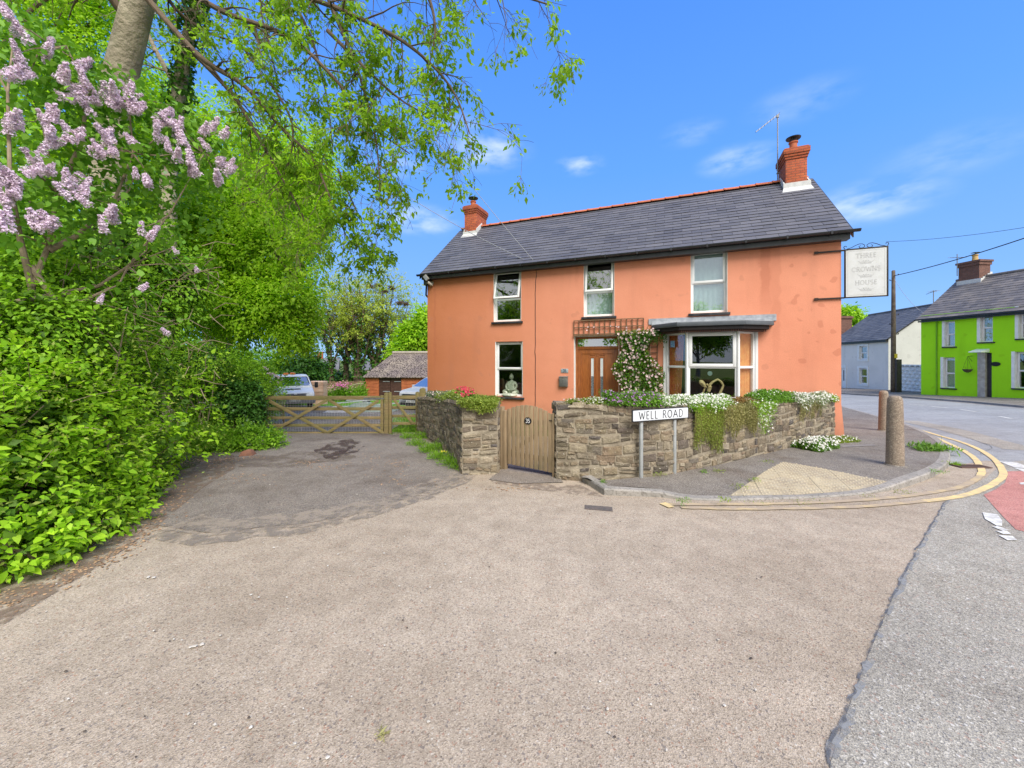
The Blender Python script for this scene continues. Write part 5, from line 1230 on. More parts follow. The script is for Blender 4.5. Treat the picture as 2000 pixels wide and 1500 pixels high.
u,z = GH.hit(1945,711); o = thing('house_plaque', 'small black oval plaque right of the green house door', 'plaque', GH.P(u,-.01,z), GH.rz)
mb = MB(); disc_oval(mb, Vector((0,0,0)), X, Z, .2, .12, t1=.02); mb.build('oval', _mc['black_oval'], o)
u,z = GH.hit(1872,700)
pu = GH.hit(1840.5,690)[0]; mb = MB(); mb.tube([(pu-.25,-.05,ezG-.2),(pu-.25,-.05,-.8)],.035,8); mb.build('downpipe', mat('green_pipe',(.17,.40,.02),(.14,.33,.02)), gh)
# chimney of the green house
cg = MB(); gu, gv_ = .75, 2.8; zt_ = ezG+2.35+1.1
cg.box(gu-.50,gu+.50,gv_-.4,gv_+.4,ezG+1.2,zt_-.3); cg.box(gu-.55,gu+.55,gv_-.45,gv_+.45,zt_-.3,zt_-.12); cg.box(gu-.60,gu+.60,gv_-.50,gv_+.50,zt_-.12,zt_)
ch_ = cg.build('chimney', m_brick2, gh)
mb = MB(); mb.lathe([(.17,0),(.14,.1),(.12,.34),(.15,.36),(.15,.42)],14,(gu+.05,gv_,zt_)); mb.build('chimney_pot', mat('yellow_clay_pot',(.52,.36,.14),(.42,.28,.11),8), ch_, smooth=1)
mb = MB(); mb.lathe([(.16,.12),(.2,.13),(.02,.17)],12,(gu+.05,gv_,zt_+.42)); mb.lathe([(.02,0),(.02,.14)],6,(gu+.05,gv_,zt_+.42)); mb.build('cowl', m_black, ch_)
mb = MB()
for k in range(6): mb.box(gu-.57,gu+.57,gv_-.43-.0-k*.0,gv_-.40,ezG+1.9+0,ezG+2.15)
mb = MB(); 
for k in range(5): mb.box(gu+.55,gu+.58,gv_-.42+k*.17,gv_-.25+k*.17, ezG+1.95+k*.13, ezG+2.3+k*.1)
mb.hexa([(gu-.58,gv_-.43,ezG+1.6),(gu+.60,gv_-.43,ezG+1.6),(gu+.60,gv_-.401,ezG+1.6),(gu-.58,gv_-.401,ezG+1.6)],[(gu-.58,gv_-.43,ezG+2.3),(gu+.60,gv_-.43,ezG+2.3),(gu+.60,gv_-.401,ezG+2.3),(gu-.58,gv_-.401,ezG+2.3)])
mb.build('lead_flashing', _mc['pale_lead_flashing'], ch_)
o = thing('tv_aerial', 'small television aerial on the chimney of the green house', 'aerial', GH.P(gu-.5,gv_-.5,zt_-.8), GH.rz)
mb = MB(); mb.tube([(0,0,0),(0,0,1.4)],.022,6); mb.tube([(-.35,0,1.25),(.35,0,1.1)],.018,5)
for k in range(6): x = -.35+.14*k; mb.tube([(x,-.18,1.25-.21*k/5*.7),(x,.18,1.25-.21*k/5*.7)],.012,4)
mb.build('mast_and_boom', m_alu, o)

# ------------------------------------------------------------ grey cottage farther along
c0 = at(1735,769,31.0); c1_ = at(1625,769,38.5)
CW = FW((c1_.x,c1_.y), (c0.x,c0.y))
ezc = CW.hit(1732,661)[1]; Lc = CW.len
cws = [CW.box(1679,1694,676,702), CW.box(1679,1694,719,750)]
cdoor = CW.box(1643,1651,719,768)
ct = house_shell('grey_cottage', 'pale grey rendered cottage with white gable end and slate roof beyond the telegraph pole', CW, Lc, 6.4, -1.6, ezc, ezc+2.6, cws+[cdoor], m_greyr, m_slate3, .28, .35, .18, seed=9)
mb = MB(); mb.add([(Lc+.008,y,z) for y,z in [(.0,-1.5),(6.4,-1.5),(6.4,ezc),(3.2,ezc+2.54),(0,ezc)]], [(0,1,2,3,4)]); mb.build('gable_render', m_greyw, ct)
for w_ in cws:
    window(ct, *w_, depth=.10, fw=.09, sill=False, reveal='b')
    a,b,c,d = w_; mb = MB(); e = .28; mb.box(a-e,a-.001,-.04,-.001,c-e*.6,d+e*.6); mb.box(b+.001,b+e*.5,-.04,-.001,c-e*.6,d+e*.6); mb.box(a,b,-.04,-.001,c-e*.6,c-.001); mb.box(a,b,-.04,-.001,d+.001,d+e*.6); mb.build('window_surround', m_white, ct)
a,b,c,d = cdoor; mb = MB(); mb.box(a,b,.05,.1,c,d); dd_ = mb.build('door', m_upvc, ct); mb = MB(); mb.box(a+.25,b-.25,.04,.049,c+(d-c)*.5,d-.2); mb.build('pane', m_dark, dd_)
mb = MB(); mb.box(a-.2,b+.2,-.04,-.001,d+.001,d+.25); mb.box(b+.001,b+.18,-.04,-.001,c,d); mb.build('door_surround', m_white, ct)
mb = MB(); mb.box(0,Lc,-.015,-.001,(ezc-1.2)*.42,(ezc-1.2)*.42+.05); mb.build('string_course', m_greyr, ct)
p = at(1646,618,40); mb = MB(); mb.box(-.6,.6,-.4,.4,-2.2,0); mb.box(-.7,.7,-.5,.5,-.25,-.05)
o = tag(mb.build('distant_chimney', m_brick2, None, p), 'dark brick chimney just above the grey cottage roof at the house corner', 'chimney')
o = thing('tv_aerial', 'tiny television aerial above the gable of the grey cottage', 'aerial', CW.P(Lc-.3,3.2,ezc+2.6), CW.rz)
mb = MB(); mb.tube([(0,0,0),(0,0,1.2)],.03,5); mb.tube([(-.7,0,1.0),(.3,0,1.15)],.02,4); mb.tube([(.2,-.3,1.13),(.2,.3,1.13)],.02,4); mb.tube([(-.1,-.3,1.1),(-.1,.3,1.1)],.02,4); mb.build('mast_and_boom', m_alu, o)

# white block garden wall between the two houses
b0 = at(1750,769,30.0); b1 = at(1802,769,27.3)
BW = FW((b0.x,b0.y),(b1.x,b1.y)); zt_ = BW.hit(1775,714)[1]
o = thing('block_wall', 'white rock faced block garden wall between the two houses across the road', 'wall', BW.P(0,0,0), BW.rz)
rr = random.Random(4); mb = MB(); zb_ = -1.1; rh = .26
mb.box(0,BW.len,.03,.25,zb_,zt_-.07)
r_ = 0; z = zb_
while z < zt_-.15:
    u = -(r_ % 2)*.26
    while u < BW.len:
        a, b = max(0,u)+.008, min(BW.len,u+.52)-.008
        if b-a > .05: mb.hexa([(a,.03,z+.008),(b,.03,z+.008),(b,.1,z+.008),(a,.1,z+.008)][:0] or [(a,.02,z+.008),(b,.02,z+.008),(b,.05,z+.008),(a,.05,z+.008)],[(a,.02,z+rh-.008),(b,.02,z+rh-.008),(b,.05,z+rh-.008),(a,.05,z+rh-.008)]); mb.add([(a,.02,z+.01),(b,.02,z+.01),(b,.02,z+rh-.01),(a,.02,z+rh-.01),((a+b)/2+rr.uniform(-.05,.05),-.035,z+rh*.5+rr.uniform(-.03,.03))],[(0,1,4),(1,2,4),(2,3,4),(3,0,4)])
        u += .52
    z += rh; r_ += 1
mb.build('blocks', mat('white_block_paint',(.86,.83,.77),(.70,.67,.61),3,.9,.4,30), o)
mb = MB(); mb.box(-.05,BW.len+.05,-.02,.3,zt_-.07,zt_); mb.build('coping', mat('grey_coping',(.25,.25,.24),(.18,.18,.17)), o)

# telegraph pole
pp = at(1745,768,27.6); zt_ = CH+(HY-528)/F*pp.y; zb_ = g(pp.x,pp.y)+.1
o = thing('telegraph_pole', 'dark wooden telegraph pole on the far pavement before the grey cottage', 'telegraph pole', (pp.x,pp.y,zb_), 0)
m_pole = mat('tarred_pole', (.085,.06,.045), (.14,.11,.085), 5, .85, .5, 30)
mb = MB(); mb.lathe([(.16,-.3),(.155,1),(.12,(zt_-zb_)*.7),(.10,zt_-zb_-.03),(.06,zt_-zb_)], 14); mb.build('shaft', m_pole, o, smooth=True)
hP = zt_-zb_
for k, zz in enumerate((hP-.35,hP-.75,hP-3.2,hP-3.9,hP-4.6)):
    mb = MB(); s_ = -1 if k % 2 else 1; mb.tube([(0,0,zz),(s_*.3,-.05,zz)],.02,5); mb.tube([(s_*.3,-.05,zz),(s_*.3,-.05,zz+.09)],.03,6); mb.build('step_bolt', m_iron, o)
mb = MB(); mb.box(-.05,.30,-.30,-.13,-.02,2.35); mb.build('cable_casing', mat('casing_dark',(.05,.045,.045),(.08,.07,.06)), o, bevel=.01)
mb = MB(); mb.box(-.09,.13,-.165,-.155,2.45,2.75); mb.build('warning_plate', mat('yellow_plate',(.75,.55,.05),(.65,.47,.05)), o)
ptop = Vector((pp.x,pp.y,zt_-.4))
wire('overhead_wire', 'black cable rising from the telegraph pole to the right edge', ptop, at(2260,372,13.5), .25, .024, m_wblk)
wire('overhead_wire', 'thin grey cable running right from the top of the hanging sign', at(1731,472,24.0), at(2200,408,15.0), .25, .010, m_wblk)
wire('overhead_wire', 'faint service wire from the telegraph pole to the chimney of the green house', ptop+Vector((0,0,-.1)), GH.P(gu,-.1,ezG-.1), .5, .010, m_wire)
# ------------------------------------------------------------ five-bar field gate across the drive
t = NT('greening_gate_timber'); gv = t.mapped((1.2,12,12)); i_ = t.island()
c_ = t.mix(t.ramp(t.noise(3,5,.6,gv),[(.35,0),(.65,1)]), (.33,.24,.12), (.20,.155,.075)); c_ = t.mix(t.ramp(t.noise(1.8,5,.6),[(.42,0),(.7,.7)]), c_, (.17,.18,.06))
m_gate = t.done(c_, .88, t.bump(t.noise(9,4,.6,gv), .4, .006), 0, .12)
gy_ = 10.5; gx0 = (512-1000)/F*gy_; gx1 = (750-1000)/F*gy_; gz_ = g(-5,gy_)
L5 = gx1-gx0
fg = thing('field_gate', 'wide five bar timber field gate with wire mesh across the drive', 'gate', (gx0,gy_,gz_), 0)
def zg(py): return CH+(HY-py)/F*gy_-gz_
bars = [(777,.105),(798.5,.085),(816,.075),(830.5,.075),(846,.075)]
for py, w_ in bars:
    zc = zg(py)
    mb = MB(); mb.hexa([(0,-.02,zc-w_/2),(L5,-.02,zc-w_/2),(L5,.02,zc-w_/2),(0,.02,zc-w_/2)],[(0,-.02,zc+w_/2),(L5,-.02,zc+w_/2),(L5,.02,zc+w_/2),(0,.02,zc+w_/2)]); mb.build('bar', m_gate, fg, bevel=.004)
def px2(px): return (px-1000)/F*gy_-gx0
def br(a, b, y=-.035):
    mb = MB(); mb.beam((px2(a[0]),y,zg(a[1])),(px2(b[0]),y,zg(b[1])),.028,.075,(0,1,0)); 
    mb2 = MB(); A_ = Vector((px2(a[0]),y,zg(a[1]))); B_ = Vector((px2(b[0]),y,zg(b[1]))); d = (B_-A_).normalized(); q = Vector((-d.z,0,d.x))*.04; e = Vector((0,.013,0))
    mb2.hexa([A_-q-e,B_-q-e,B_-q+e,A_-q+e],[A_+q-e,B_+q-e,B_+q+e,A_+q+e]); mb2.build('brace', m_gate, fg, bevel=.003)
br((528,783),(641,845)); br((642,780),(530,845),-.062); br((642,780),(752,847),-.036); br((741,782),(641,845),-.062)
mb = MB(); mb.box(-.02,.06,-.03,.03,zg(849),zg(772)); mb.build('stile', m_gate, fg, bevel=.004)
mb = MB(); mb.box(L5-.09,L5-.01,-.03,.03,zg(849),zg(772)); mb.build('stile', m_gate, fg, bevel=.004)
m_mesh = mat('galvanised_mesh', (.55,.55,.53), (.45,.45,.43), 5, .5, metal=.3)
mb = MB(); zz0, zz1 = zg(846), zg(777); n = int(L5/.075)
for k in range(n+1): x = L5*k/n; mb.tube([(x,.024,zz0),(x,.024,zz1)],.0022,4,False)
for k in range(14): z = zz0+(zz1-zz0)*k/13; mb.tube([(0,.026,z),(L5,.026,z)],.0022,4,False)
mb.build('wire_mesh', m_mesh, fg)
mb = MB(); mb.box(L5-.55,L5+.14,-.032,-.022,zg(778)-.02,zg(778)+.02); mb.build('latch_strap', m_alu, fg)
def post(name, label, px0, px1, ptop, pbot, y, grp, square=True):
    x0, x1 = (px0-1000)/F*y, (px1-1000)/F*y; r = (x1-x0)/2; zb = g(x0,y)-.1; zt = CH+(HY-ptop)/F*y
    mb = MB(); k = .3*r; pr = [(-r,-r*.7),(r,-r*.7),(r,r*.7),(-r,r*.7)]
    h = zt-zb; n = 8
    arc = [(-r,0,h-r*.8)]+[(r*cos(a),0,h-r*.8+r*.8*sin(a)) for a in [pi-pi*i/n for i in range(1,n)]]+[(r,0,h-r*.8)]
    ring = [(-r,0,0)]+arc+[(r,0,0)]
    f_ = [(a,-r*.75,c) for a,_,c in ring]; b_ = [(a,r*.75,c) for a,_,c in ring]; m = len(ring)
    mb.add(f_+b_, [tuple(range(m)), tuple(range(2*m-1,m-1,-1))]+[(i,(i+1)%m,m+(i+1)%m,m+i) for i in range(m)])
    return tag(mb.build(name, m_gate, None, ((x0+x1)/2,y,zb), 0, bevel=.006), label, 'post', grp)
post('gate_post', 'stout round topped timber post where the wide gate latches', 751, 758.5, 766.5, 848, 10.46, 'timber gate posts')
post('gate_post', 'timber post twinned close beside the latch post, hanging the small gate', 759, 765, 765.5, 848, 10.52, 'timber gate posts')
post('gate_post', 'round topped timber post between the small gate and the stone wall', 812, 819, 765, 842, 10.8, 'timber gate posts')
post('gate_post', 'mossy timber post at the hedge end of the wide gate', 503, 513, 772, 852, 10.45, 'timber gate posts')
post('gate_post', 'pale pointed timber post rising above the end of the stone wall', 820, 831, 757.5, 842, 11.1, 'timber gate posts')
# small gate
sy = 10.65; sx0 = (766-1000)/F*sy; sx1 = (812-1000)/F*sy; Ls = sx1-sx0; sz = g(-2.5,sy)
sg2 = thing('small_gate', 'narrow timber gate with mesh between two posts beside the field gate', 'gate', (sx0,sy,sz), 0)
def zs(py): return CH+(HY-py)/F*sy-sz
for py, w_ in [(776,.10),(796,.08),(812.5,.07),(827,.07)]:
    mb = MB(); mb.box(0,Ls,-.02,.02,zs(py)-w_/2,zs(py)+w_/2); mb.build('bar', m_gate, sg2, bevel=.004)
A_ = Vector(((770-766)/F*sy,-.035,zs(780))); B_ = Vector(((808-766)/F*sy,-.035,zs(828))); d = (B_-A_).normalized(); q = Vector((-d.z,0,d.x))*.035; e = Vector((0,.013,0))
mb = MB(); mb.hexa([A_-q-e,B_-q-e,B_-q+e,A_-q+e],[A_+q-e,B_+q-e,B_+q+e,A_+q+e]); mb.build('brace', m_gate, sg2, bevel=.003)
mb = MB()
for k in range(10): x = Ls*k/9; mb.tube([(x,.024,zs(828)),(x,.024,zs(776))],.0022,4,False)
for k in range(11): z = zs(828)+(zs(776)-zs(828))*k/10; mb.tube([(0,.026,z),(Ls,.026,z)],.0022,4,False)
mb.build('wire_mesh', m_mesh, sg2)
# ------------------------------------------------------------ white recovery truck
m_vwhite = mat('white_van_paint', (.84,.84,.83), (.78,.78,.78), 2, .3, spec=.5); m_vgrey = mat('grey_bumper', (.16,.16,.18), (.20,.20,.22), 6, .5)
m_tyre = mat('tyre_rubber', (.02,.02,.02), (.035,.035,.035), 20, .85); m_scr = glass_mat('windscreen_glass', .45, (.25,.30,.29)); m_blkp = mat('black_plastic', (.015,.015,.017), (.025,.025,.028), 9, .5)
m_headl = mat('headlamp_lens', (.62,.64,.66), (.45,.47,.5), 30, .12, spec=.8); m_plate = mat('plate_white', (.72,.72,.70), (.68,.68,.66), 4, .4); m_amber = mat('amber_lens', (.75,.22,.03), (.60,.16,.02), 14, .3)
vy = 17.6; vx = (575-1000)/F*vy; vz = g(vx,vy)
van = thing('recovery_truck', 'white flatbed recovery truck with orange roof beacons facing the gate', 'truck', (vx,vy,vz), radians(36)); van.scale = (.92,.92,.79)
def loft(mb, secs):   # each section: list of points of equal count
    n = len(secs[0]); base = len(mb.v)
    mb.add([p for s_ in secs for p in s_], [(i*n+j, i*n+(j+1)%n, (i+1)*n+(j+1)%n, (i+1)*n+j) for i in range(len(secs)-1) for j in range(n)]+[tuple(range(n-1,-1,-1)), tuple((len(secs)-1)*n+j for j in range(n))])
def sec(y, hw0, hw1, z0, z1, r=.1):   # rounded trapezoid across x at depth y
    return [(-hw0,y,z0),(hw0,y,z0),(hw0+ (hw1-hw0)*.15,y,z0+(z1-z0)*.2),(hw1+.0,y,z1-r),(hw1-r*.8,y,z1),(-hw1+r*.8,y,z1),(-hw1,y,z1-r),(-hw0-(hw1-hw0)*.15,y,z0+(z1-z0)*.2)]
mb = MB(); loft(mb, [sec(.02,.82,.80,.62,.90,.05), sec(.10,.93,.90,.45,1.02,.05), sec(.45,.97,.93,.42,1.19,.06), sec(.72,.98,.93,.42,1.28,.06), sec(.75,.98,.93,.42,1.29,.06), sec(2.2,.98,.93,.42,1.31,.06)])
bd = mb.build('body', m_vwhite, van, bevel=.02)
mb = MB(); loft(mb, [sec(.72,.93,.90,1.27,1.31,.02), sec(1.28,.93,.80,1.27,1.96,.06), sec(1.5,.93,.79,1.27,2.03,.08), sec(2.2,.93,.79,1.27,2.03,.08)]); mb.build('cab', m_vwhite, van, bevel=.02)
def qd(mb, pts, off): 
    a,b,c,d = [Vector(p) for p in pts]; nrm = (b-a).cross(d-a).normalized()
    if nrm.y > 0: nrm = -nrm
    mb.hexa([p-nrm*.004 for p in (a,b,c,d)], [p+nrm*off for p in (a,b,c,d)])
mb = MB(); qd(mb, [(-.84,.755,1.325),(.84,.755,1.325),(.73,1.23,1.905),(-.73,1.23,1.905)], .012); mb.build('windscreen_surround', m_blkp, van)
mb = MB(); qd(mb, [(-.79,.79,1.37),(.79,.79,1.37),(.69,1.20,1.87),(-.69,1.20,1.87)], .022); mb.build('windscreen', m_scr, van)
mb = MB(); mb.box(-.75,.75,1.25,1.3,1.35,1.85); mb.build('cab_interior', m_dark, van)
for s_ in (-1,1):
    mb = MB(); a = .94*s_; mb.add([(a,1.0,1.34),(a,1.95,1.36),(s_*.86,1.9,1.85),(s_*.87,1.36,1.86)], [(0,1,2,3)]); mb.build('side_window', m_blkp, van)
    mb = MB(); mb.M = Matrix.Translation((s_*1.13,.92,1.42)); mb.box(-.08,.08,-.05,.05,-.20,.15); mb.box(-.18 if s_ > 0 else .0,.0 if s_ > 0 else .18,-.02,.03,-.12,-.07); mb.build('mirror', m_blkp, van, bevel=.02)
    mb = MB(); mb.add([(s_*.52,.055,.80),(s_*.90,.14,.80),(s_*.93,.30,1.02),(s_*.58,.22,.99)], [(0,1,2,3)]) ; mb.hexa([(s_*.52,.0,.78),(s_*.91,.075,.78),(s_*.93,.12,.80),(s_*.52,.1,.80)],[(s_*.58,.05,.99),(s_*.92,.14,1.0),(s_*.93,.3,1.0),(s_*.58,.3,.98)]); mb.build('headlight', m_headl, van, bevel=.01)
    mb = MB(); mb.M = Matrix.Translation((s_*.80,.75,.33))@Matrix.Rotation(pi/2,4,'Y'); mb.lathe([(.17,-.12),(.31,-.11),(.335,-.07),(.335,.07),(.31,.11),(.17,.12)],24); wl = mb.build('wheel', m_tyre, van)
    mb = MB(); mb.M = Matrix.Translation((s_*.81,.75,.33))@Matrix.Rotation(pi/2,4,'Y'); mb.lathe([(.05,-.125),(.17,-.122),(.17,.122),(.05,.125)],18); mb.build('rim', m_alu, wl)
    mb = MB(); mb.M = Matrix.Translation((s_*.80,4.4,.33))@Matrix.Rotation(pi/2,4,'Y'); mb.lathe([(.17,-.16),(.31,-.15),(.335,-.1),(.335,.1),(.31,.15),(.17,.16)],20); mb.build('wheel', m_tyre, van)
mb = MB(); loft(mb, [sec(-.07,.80,.82,.42,.70,.04), sec(.0,.95,.95,.38,.80,.05), sec(.35,1.0,1.0,.36,.78,.05)]); mb.build('bumper', m_vgrey, van, bevel=.015)
mb = MB(); mb.hexa([(-.50,-.02,.78),(.50,-.02,.78),(.50,.1,.78),(-.50,.1,.78)],[(-.56,.03,.98),(.56,.03,.98),(.56,.15,.98),(-.56,.15,.98)])
gr_ = mb.build('grille', m_vgrey, van, bevel=.01)
mb = MB()
for k in range(3): mb.box(-.46,.46,-.025+k*.016,.0+k*.016,.81+k*.05,.83+k*.05)
mb.build('slats', m_blkp, gr_)
mb = MB(); disc_oval(mb, Vector((.05,-.0,.95)), X, Z, .085, .036, 16, -.02, .03); mb.build('badge', m_headl, gr_)
mb = MB(); mb.box(-.34,.34,.42,.45,1.19,1.205); mb.hexa([(-.34,.50,1.20),(.34,.50,1.20),(.34,.53,1.205),(-.34,.53,1.205)],[(-.34,.50,1.235),(.34,.50,1.235),(.34,.53,1.24),(-.34,.53,1.24)]); mb.build('air_slot', m_blkp, bd)
mb = MB(); mb.box(-.22,.26,-.088,-.075,.53,.64); pv = mb.build('number_plate', m_plate, van); mb = MB(); letters(mb,'BG14 EOM',Vector((.02,-.0885,.585)),X,Z,.075,.17,.17); mb.build('lettering', m_ink, pv)
mb = MB(); mb.tube([(-.5,.74,1.33),(.1,.86,1.46)],.01,5); mb.tube([(.15,.74,1.33),(.72,.86,1.47)],.01,5); mb.build('wipers', m_blkp, van)
for s_ in (-.22,.10):
    mb = MB(); mb.lathe([(.13,0),(.14,.03),(.13,.10),(.08,.13),(.02,.14)],16,(s_+.0,1.62,2.03)); mb.build('beacon', m_amber, van, smooth=True)
mb = MB(); mb.box(-.99,.99,2.35,6.2,.72,.86); mb.box(-.99,.99,2.3,2.35,.86,1.5); mb.box(-.30,.30,2.2,6.0,.5,.72); mb.build('flatbed', m_vgrey, van)
# ------------------------------------------------------------ white car half hidden by the house
m_car = mat('silver_white_car_paint', (.66,.67,.69), (.60,.61,.63), 2, .3, metal=.0, spec=.6)
cy_ = 17.6; cxx = (776-1000)/F*cy_; car = thing('parked_car', 'silvery white car with black grille parked behind the small gate', 'car', (cxx+.62,cy_+.1,g(cxx,cy_)), radians(-24)); car.scale = (.93,)*3
def cs(y, hw, z0, z1, r=.08): return sec(y, hw, hw-.03, z0, z1, r)
mb = MB(); loft(mb, [cs(-.02,.70,.55,.80,.05), cs(.05,.82,.35,.92,.06), cs(.3,.89,.28,.97,.06), cs(1.15,.91,.27,1.06,.07), cs(4.2,.91,.27,1.08,.07), cs(4.35,.85,.4,1.0,.07)]); mb.build('body', m_car, car, bevel=.02)
mb = MB()
def cb(y, hwb, hwt, z0, z1): return [(-hwb,y,z0),(hwb,y,z0),(hwt,y,z1),(-hwt,y,z1)]
loft(mb, [cb(1.0,.82,.80,1.03,1.06), cb(1.95,.84,.66,1.03,1.52), cb(2.3,.84,.64,1.03,1.58), cb(3.3,.84,.64,1.03,1.56), cb(4.2,.80,.70,1.03,1.1)]); mb.build('cabin', m_car, car, bevel=.03)
mb = MB(); qd(mb, [(-.74,1.07,1.09),(.74,1.07,1.09),(.60,1.90,1.49),(-.60,1.90,1.49)], .012); mb.build('windscreen', glass_mat('car_windscreen',.35,(.5,.55,.58)), car)
for s_ in (-1,1):
    mb = MB(); mb.add([(s_*.84,1.35,1.10),(s_*.842,3.3,1.10),(s_*.68,3.2,1.50),(s_*.69,2.1,1.49)],[(0,1,2,3)]); mb.build('side_window', m_blkp, car)
    mb = MB(); mb.M = Matrix.Translation((s_*.80,.85,.32))@Matrix.Rotation(pi/2,4,'Y'); mb.lathe([(.18,-.11),(.30,-.10),(.32,-.06),(.32,.06),(.30,.10),(.18,.11)],22); wl = mb.build('wheel', m_tyre, car)
    mb = MB(); mb.M = Matrix.Translation((s_*.81,.85,.32))@Matrix.Rotation(pi/2,4,'Y'); mb.lathe([(.04,-.115),(.18,-.112),(.18,.112),(.04,.115)],16); mb.build('rim', m_alu, wl)
    mb = MB(); mb.hexa([(s_*.58,-.0,.74),(s_*.84,.10,.76),(s_*.86,.2,.76),(s_*.58,.1,.74)],[(s_*.60,.03,.84),(s_*.85,.16,.88),(s_*.87,.3,.88),(s_*.6,.15,.86)]); mb.build('headlight', m_headl, car, bevel=.01)
    mb = MB(); mb.M = Matrix.Translation((s_*.98,1.45,1.08)); mb.box(-.1,.08,-.06,.05,-.05,.08); mb.build('mirror', m_car, car, bevel=.02)
mb = MB(); pr = [(-.52,.50),(.52,.50),(.60,.62),(.52,.80),(-.52,.80),(-.60,.62)]; mb.add([(a,-.045,b) for a,b in pr]+[(a,.02,b) for a,b in pr],[tuple(range(6)),tuple(range(11,5,-1))]+[(i,(i+1)%6,6+(i+1)%6,6+i) for i in range(6)]); cg_ = mb.build('grille', m_blkp, car, bevel=.01)
mb = MB(); sash_frame(mb,-.60,.60,.48,.82,-.05,-.03,.02); mb.build('grille_trim', m_headl, cg_); mb = MB(); disc_oval(mb, Vector((0,-.045,.66)), X, Z, .06,.03,14,-.02,.02); mb.build('badge', m_headl, cg_)
mb = MB(); mb.box(-.70,.70,-.05,.06,.24,.38); mb.build('bumper', m_blkp, car, bevel=.02)
mb = MB(); mb.box(-.26,.26,-.075,-.05,.385,.495); pc = mb.build('number_plate', m_plate, car); mb = MB(); letters(mb,'BU14 CLB',Vector((0,-.0755,.44)),X,Z,.07,.17,.17); mb.build('lettering', m_ink, pc)
# ------------------------------------------------------------ outbuilding of waney boards with corrugated roof
gA = Vector((-9.9,26.0)); gB = Vector((-2.6,25.4)); OB = FW(tuple(gA), tuple(gB)); zb_ = g(-9,26)
ez_ = OB.hit(740,735.5)[1]; LO = OB.len
o = thing('outbuilding', 'rust coloured board outbuilding with mossy corrugated roof and brown doors', 'outbuilding', OB.P(0,0,0), OB.rz)
t = NT('red_waney_board'); m_wan = t.done(t.mix(t.ramp(t.noise(3,5,.6),[(.35,0),(.65,1)]), (.42,.135,.055), (.33,.10,.045)), .8, t.bump(t.noise(20,4),.4,.01), 0, .15)
d0, d1 = OB.hit(740,760)[0], OB.hit(784,760)[0]
mb = MB(); mb.box(0,d0,0.02,.12,zb_-.3,ez_); mb.box(d1,LO,.02,.12,zb_-.3,ez_); mb.box(0,.1,.12,5,zb_-.3,ez_); mb.box(LO-.1,LO,.12,5,zb_-.3,ez_); mb.box(0,LO,4.9,5,zb_-.3,ez_); mb.build('wall', m_wan, o)
mb = MB(); rr = random.Random(6); z = zb_-.2
while z < ez_-.05:
    for a, b in ((-.02,d0-.01),(d1+.01,LO)):
        n = max(3,int((b-a)/.16)); lo = [z+.03*sin(i*1.1+z*9)+rr.uniform(-.012,.012) for i in range(n+1)]; top = min(z+.26, ez_-.01)
        for i in range(n):
            x0, x1 = a+(b-a)*i/n, a+(b-a)*(i+1)/n
            mb.hexa([(x0,-.03,lo[i]),(x1,-.03,lo[i+1]),(x1,.0,lo[i+1]),(x0,.0,lo[i])],[(x0,-.004,top),(x1,-.004,top),(x1,.02,top),(x0,.02,top)])
    z += .215
mb.build('boards', m_wan, o)
m_bdoor = mat('dark_brown_door', (.055,.025,.02), (.08,.04,.03), 8, .7, .3, 40)
for a, b in ((d0+.01,(d0+d1)/2-.01),((d0+d1)/2+.01,d1-.01)):
    mb = MB(); mb.box(a,b,.05,.1,zb_-.1,ez_-.02)
    for k in range(9): mb.box(a,b,.03,.05,zb_+k*.2,zb_+k*.2+.17) if a < d0+.1 and zb_+k*.2+.17 < ez_ else None
    dd_ = mb.build('door', m_bdoor, o); mb = MB(); mb.box(b-.5,b-.02,.015,.03,ez_-.35,ez_-.31); mb.box(b-.5,b-.02,.015,.03,zb_+.55,zb_+.59); mb.build('hinge', m_lead, dd_)
rzl = 2.32; ro = OB.hit(768,690,-2.6); rz_o = ro[1]; r0u = ro[0]
t = NT('mossy_corrugated_roof'); c_ = t.mix(t.ramp(t.noise(1.1,4,.6),[(.35,0),(.6,1)]), (.30,.25,.21), (.19,.155,.15)); c_ = t.mix(t.ramp(t.noise(11,4,.7),[(.50,0),(.56,1)]), c_, (.035,.03,.028))
m_corr = t.done(c_, .95, t.bump(t.noise(18,5,.7), .8, .04), 0, .1)
mb = MB(); n = 120; vs_ = []
for k in range(n+1):
    f = k/n; x = -.15+(LO+.3)*f; cz_ = .02*sin(k*pi/1.5)
    xr = r0u+(LO+.15-r0u)*f
    vs_ += [(x,-.2,ez_-.02+cz_),(xr,2.6,rz_o+cz_),(x,5.2,ez_-.02+cz_),(x,-.2,ez_-.06+cz_),(xr,2.6,rz_o-.04+cz_),(x,5.2,ez_-.06+cz_)]
mb.add(vs_, [(6*k,6*k+6,6*k+7,6*k+1) for k in range(n)]+[(6*k+1,6*k+7,6*k+8,6*k+2) for k in range(n)]+[(6*k+3,6*k+9,6*k+10,6*k+4) for k in range(n)]+[(6*k+4,6*k+10,6*k+11,6*k+5) for k in range(n)]+[(6*k,6*k+3,6*k+9,6*k+6) for k in range(n)])
mb.add([(0,.05,ez_),(0,5,ez_),(r0u+.1,2.6,rz_o-.05),(-.15,-.2,ez_-.03),(-.15,5.2,ez_-.03),(r0u,2.6,rz_o)],[(0,1,2),(3,4,5)])
mb.build('roof', m_corr, o)
mb = MB(); mb.tube([(r0u-.05,2.6,rz_o+.05),(LO+.2,2.6,rz_o+.05)],.10,8); mb.build('ridge_capping', mat('pale_ridge_cap',(.42,.36,.30),(.3,.26,.22)), o)
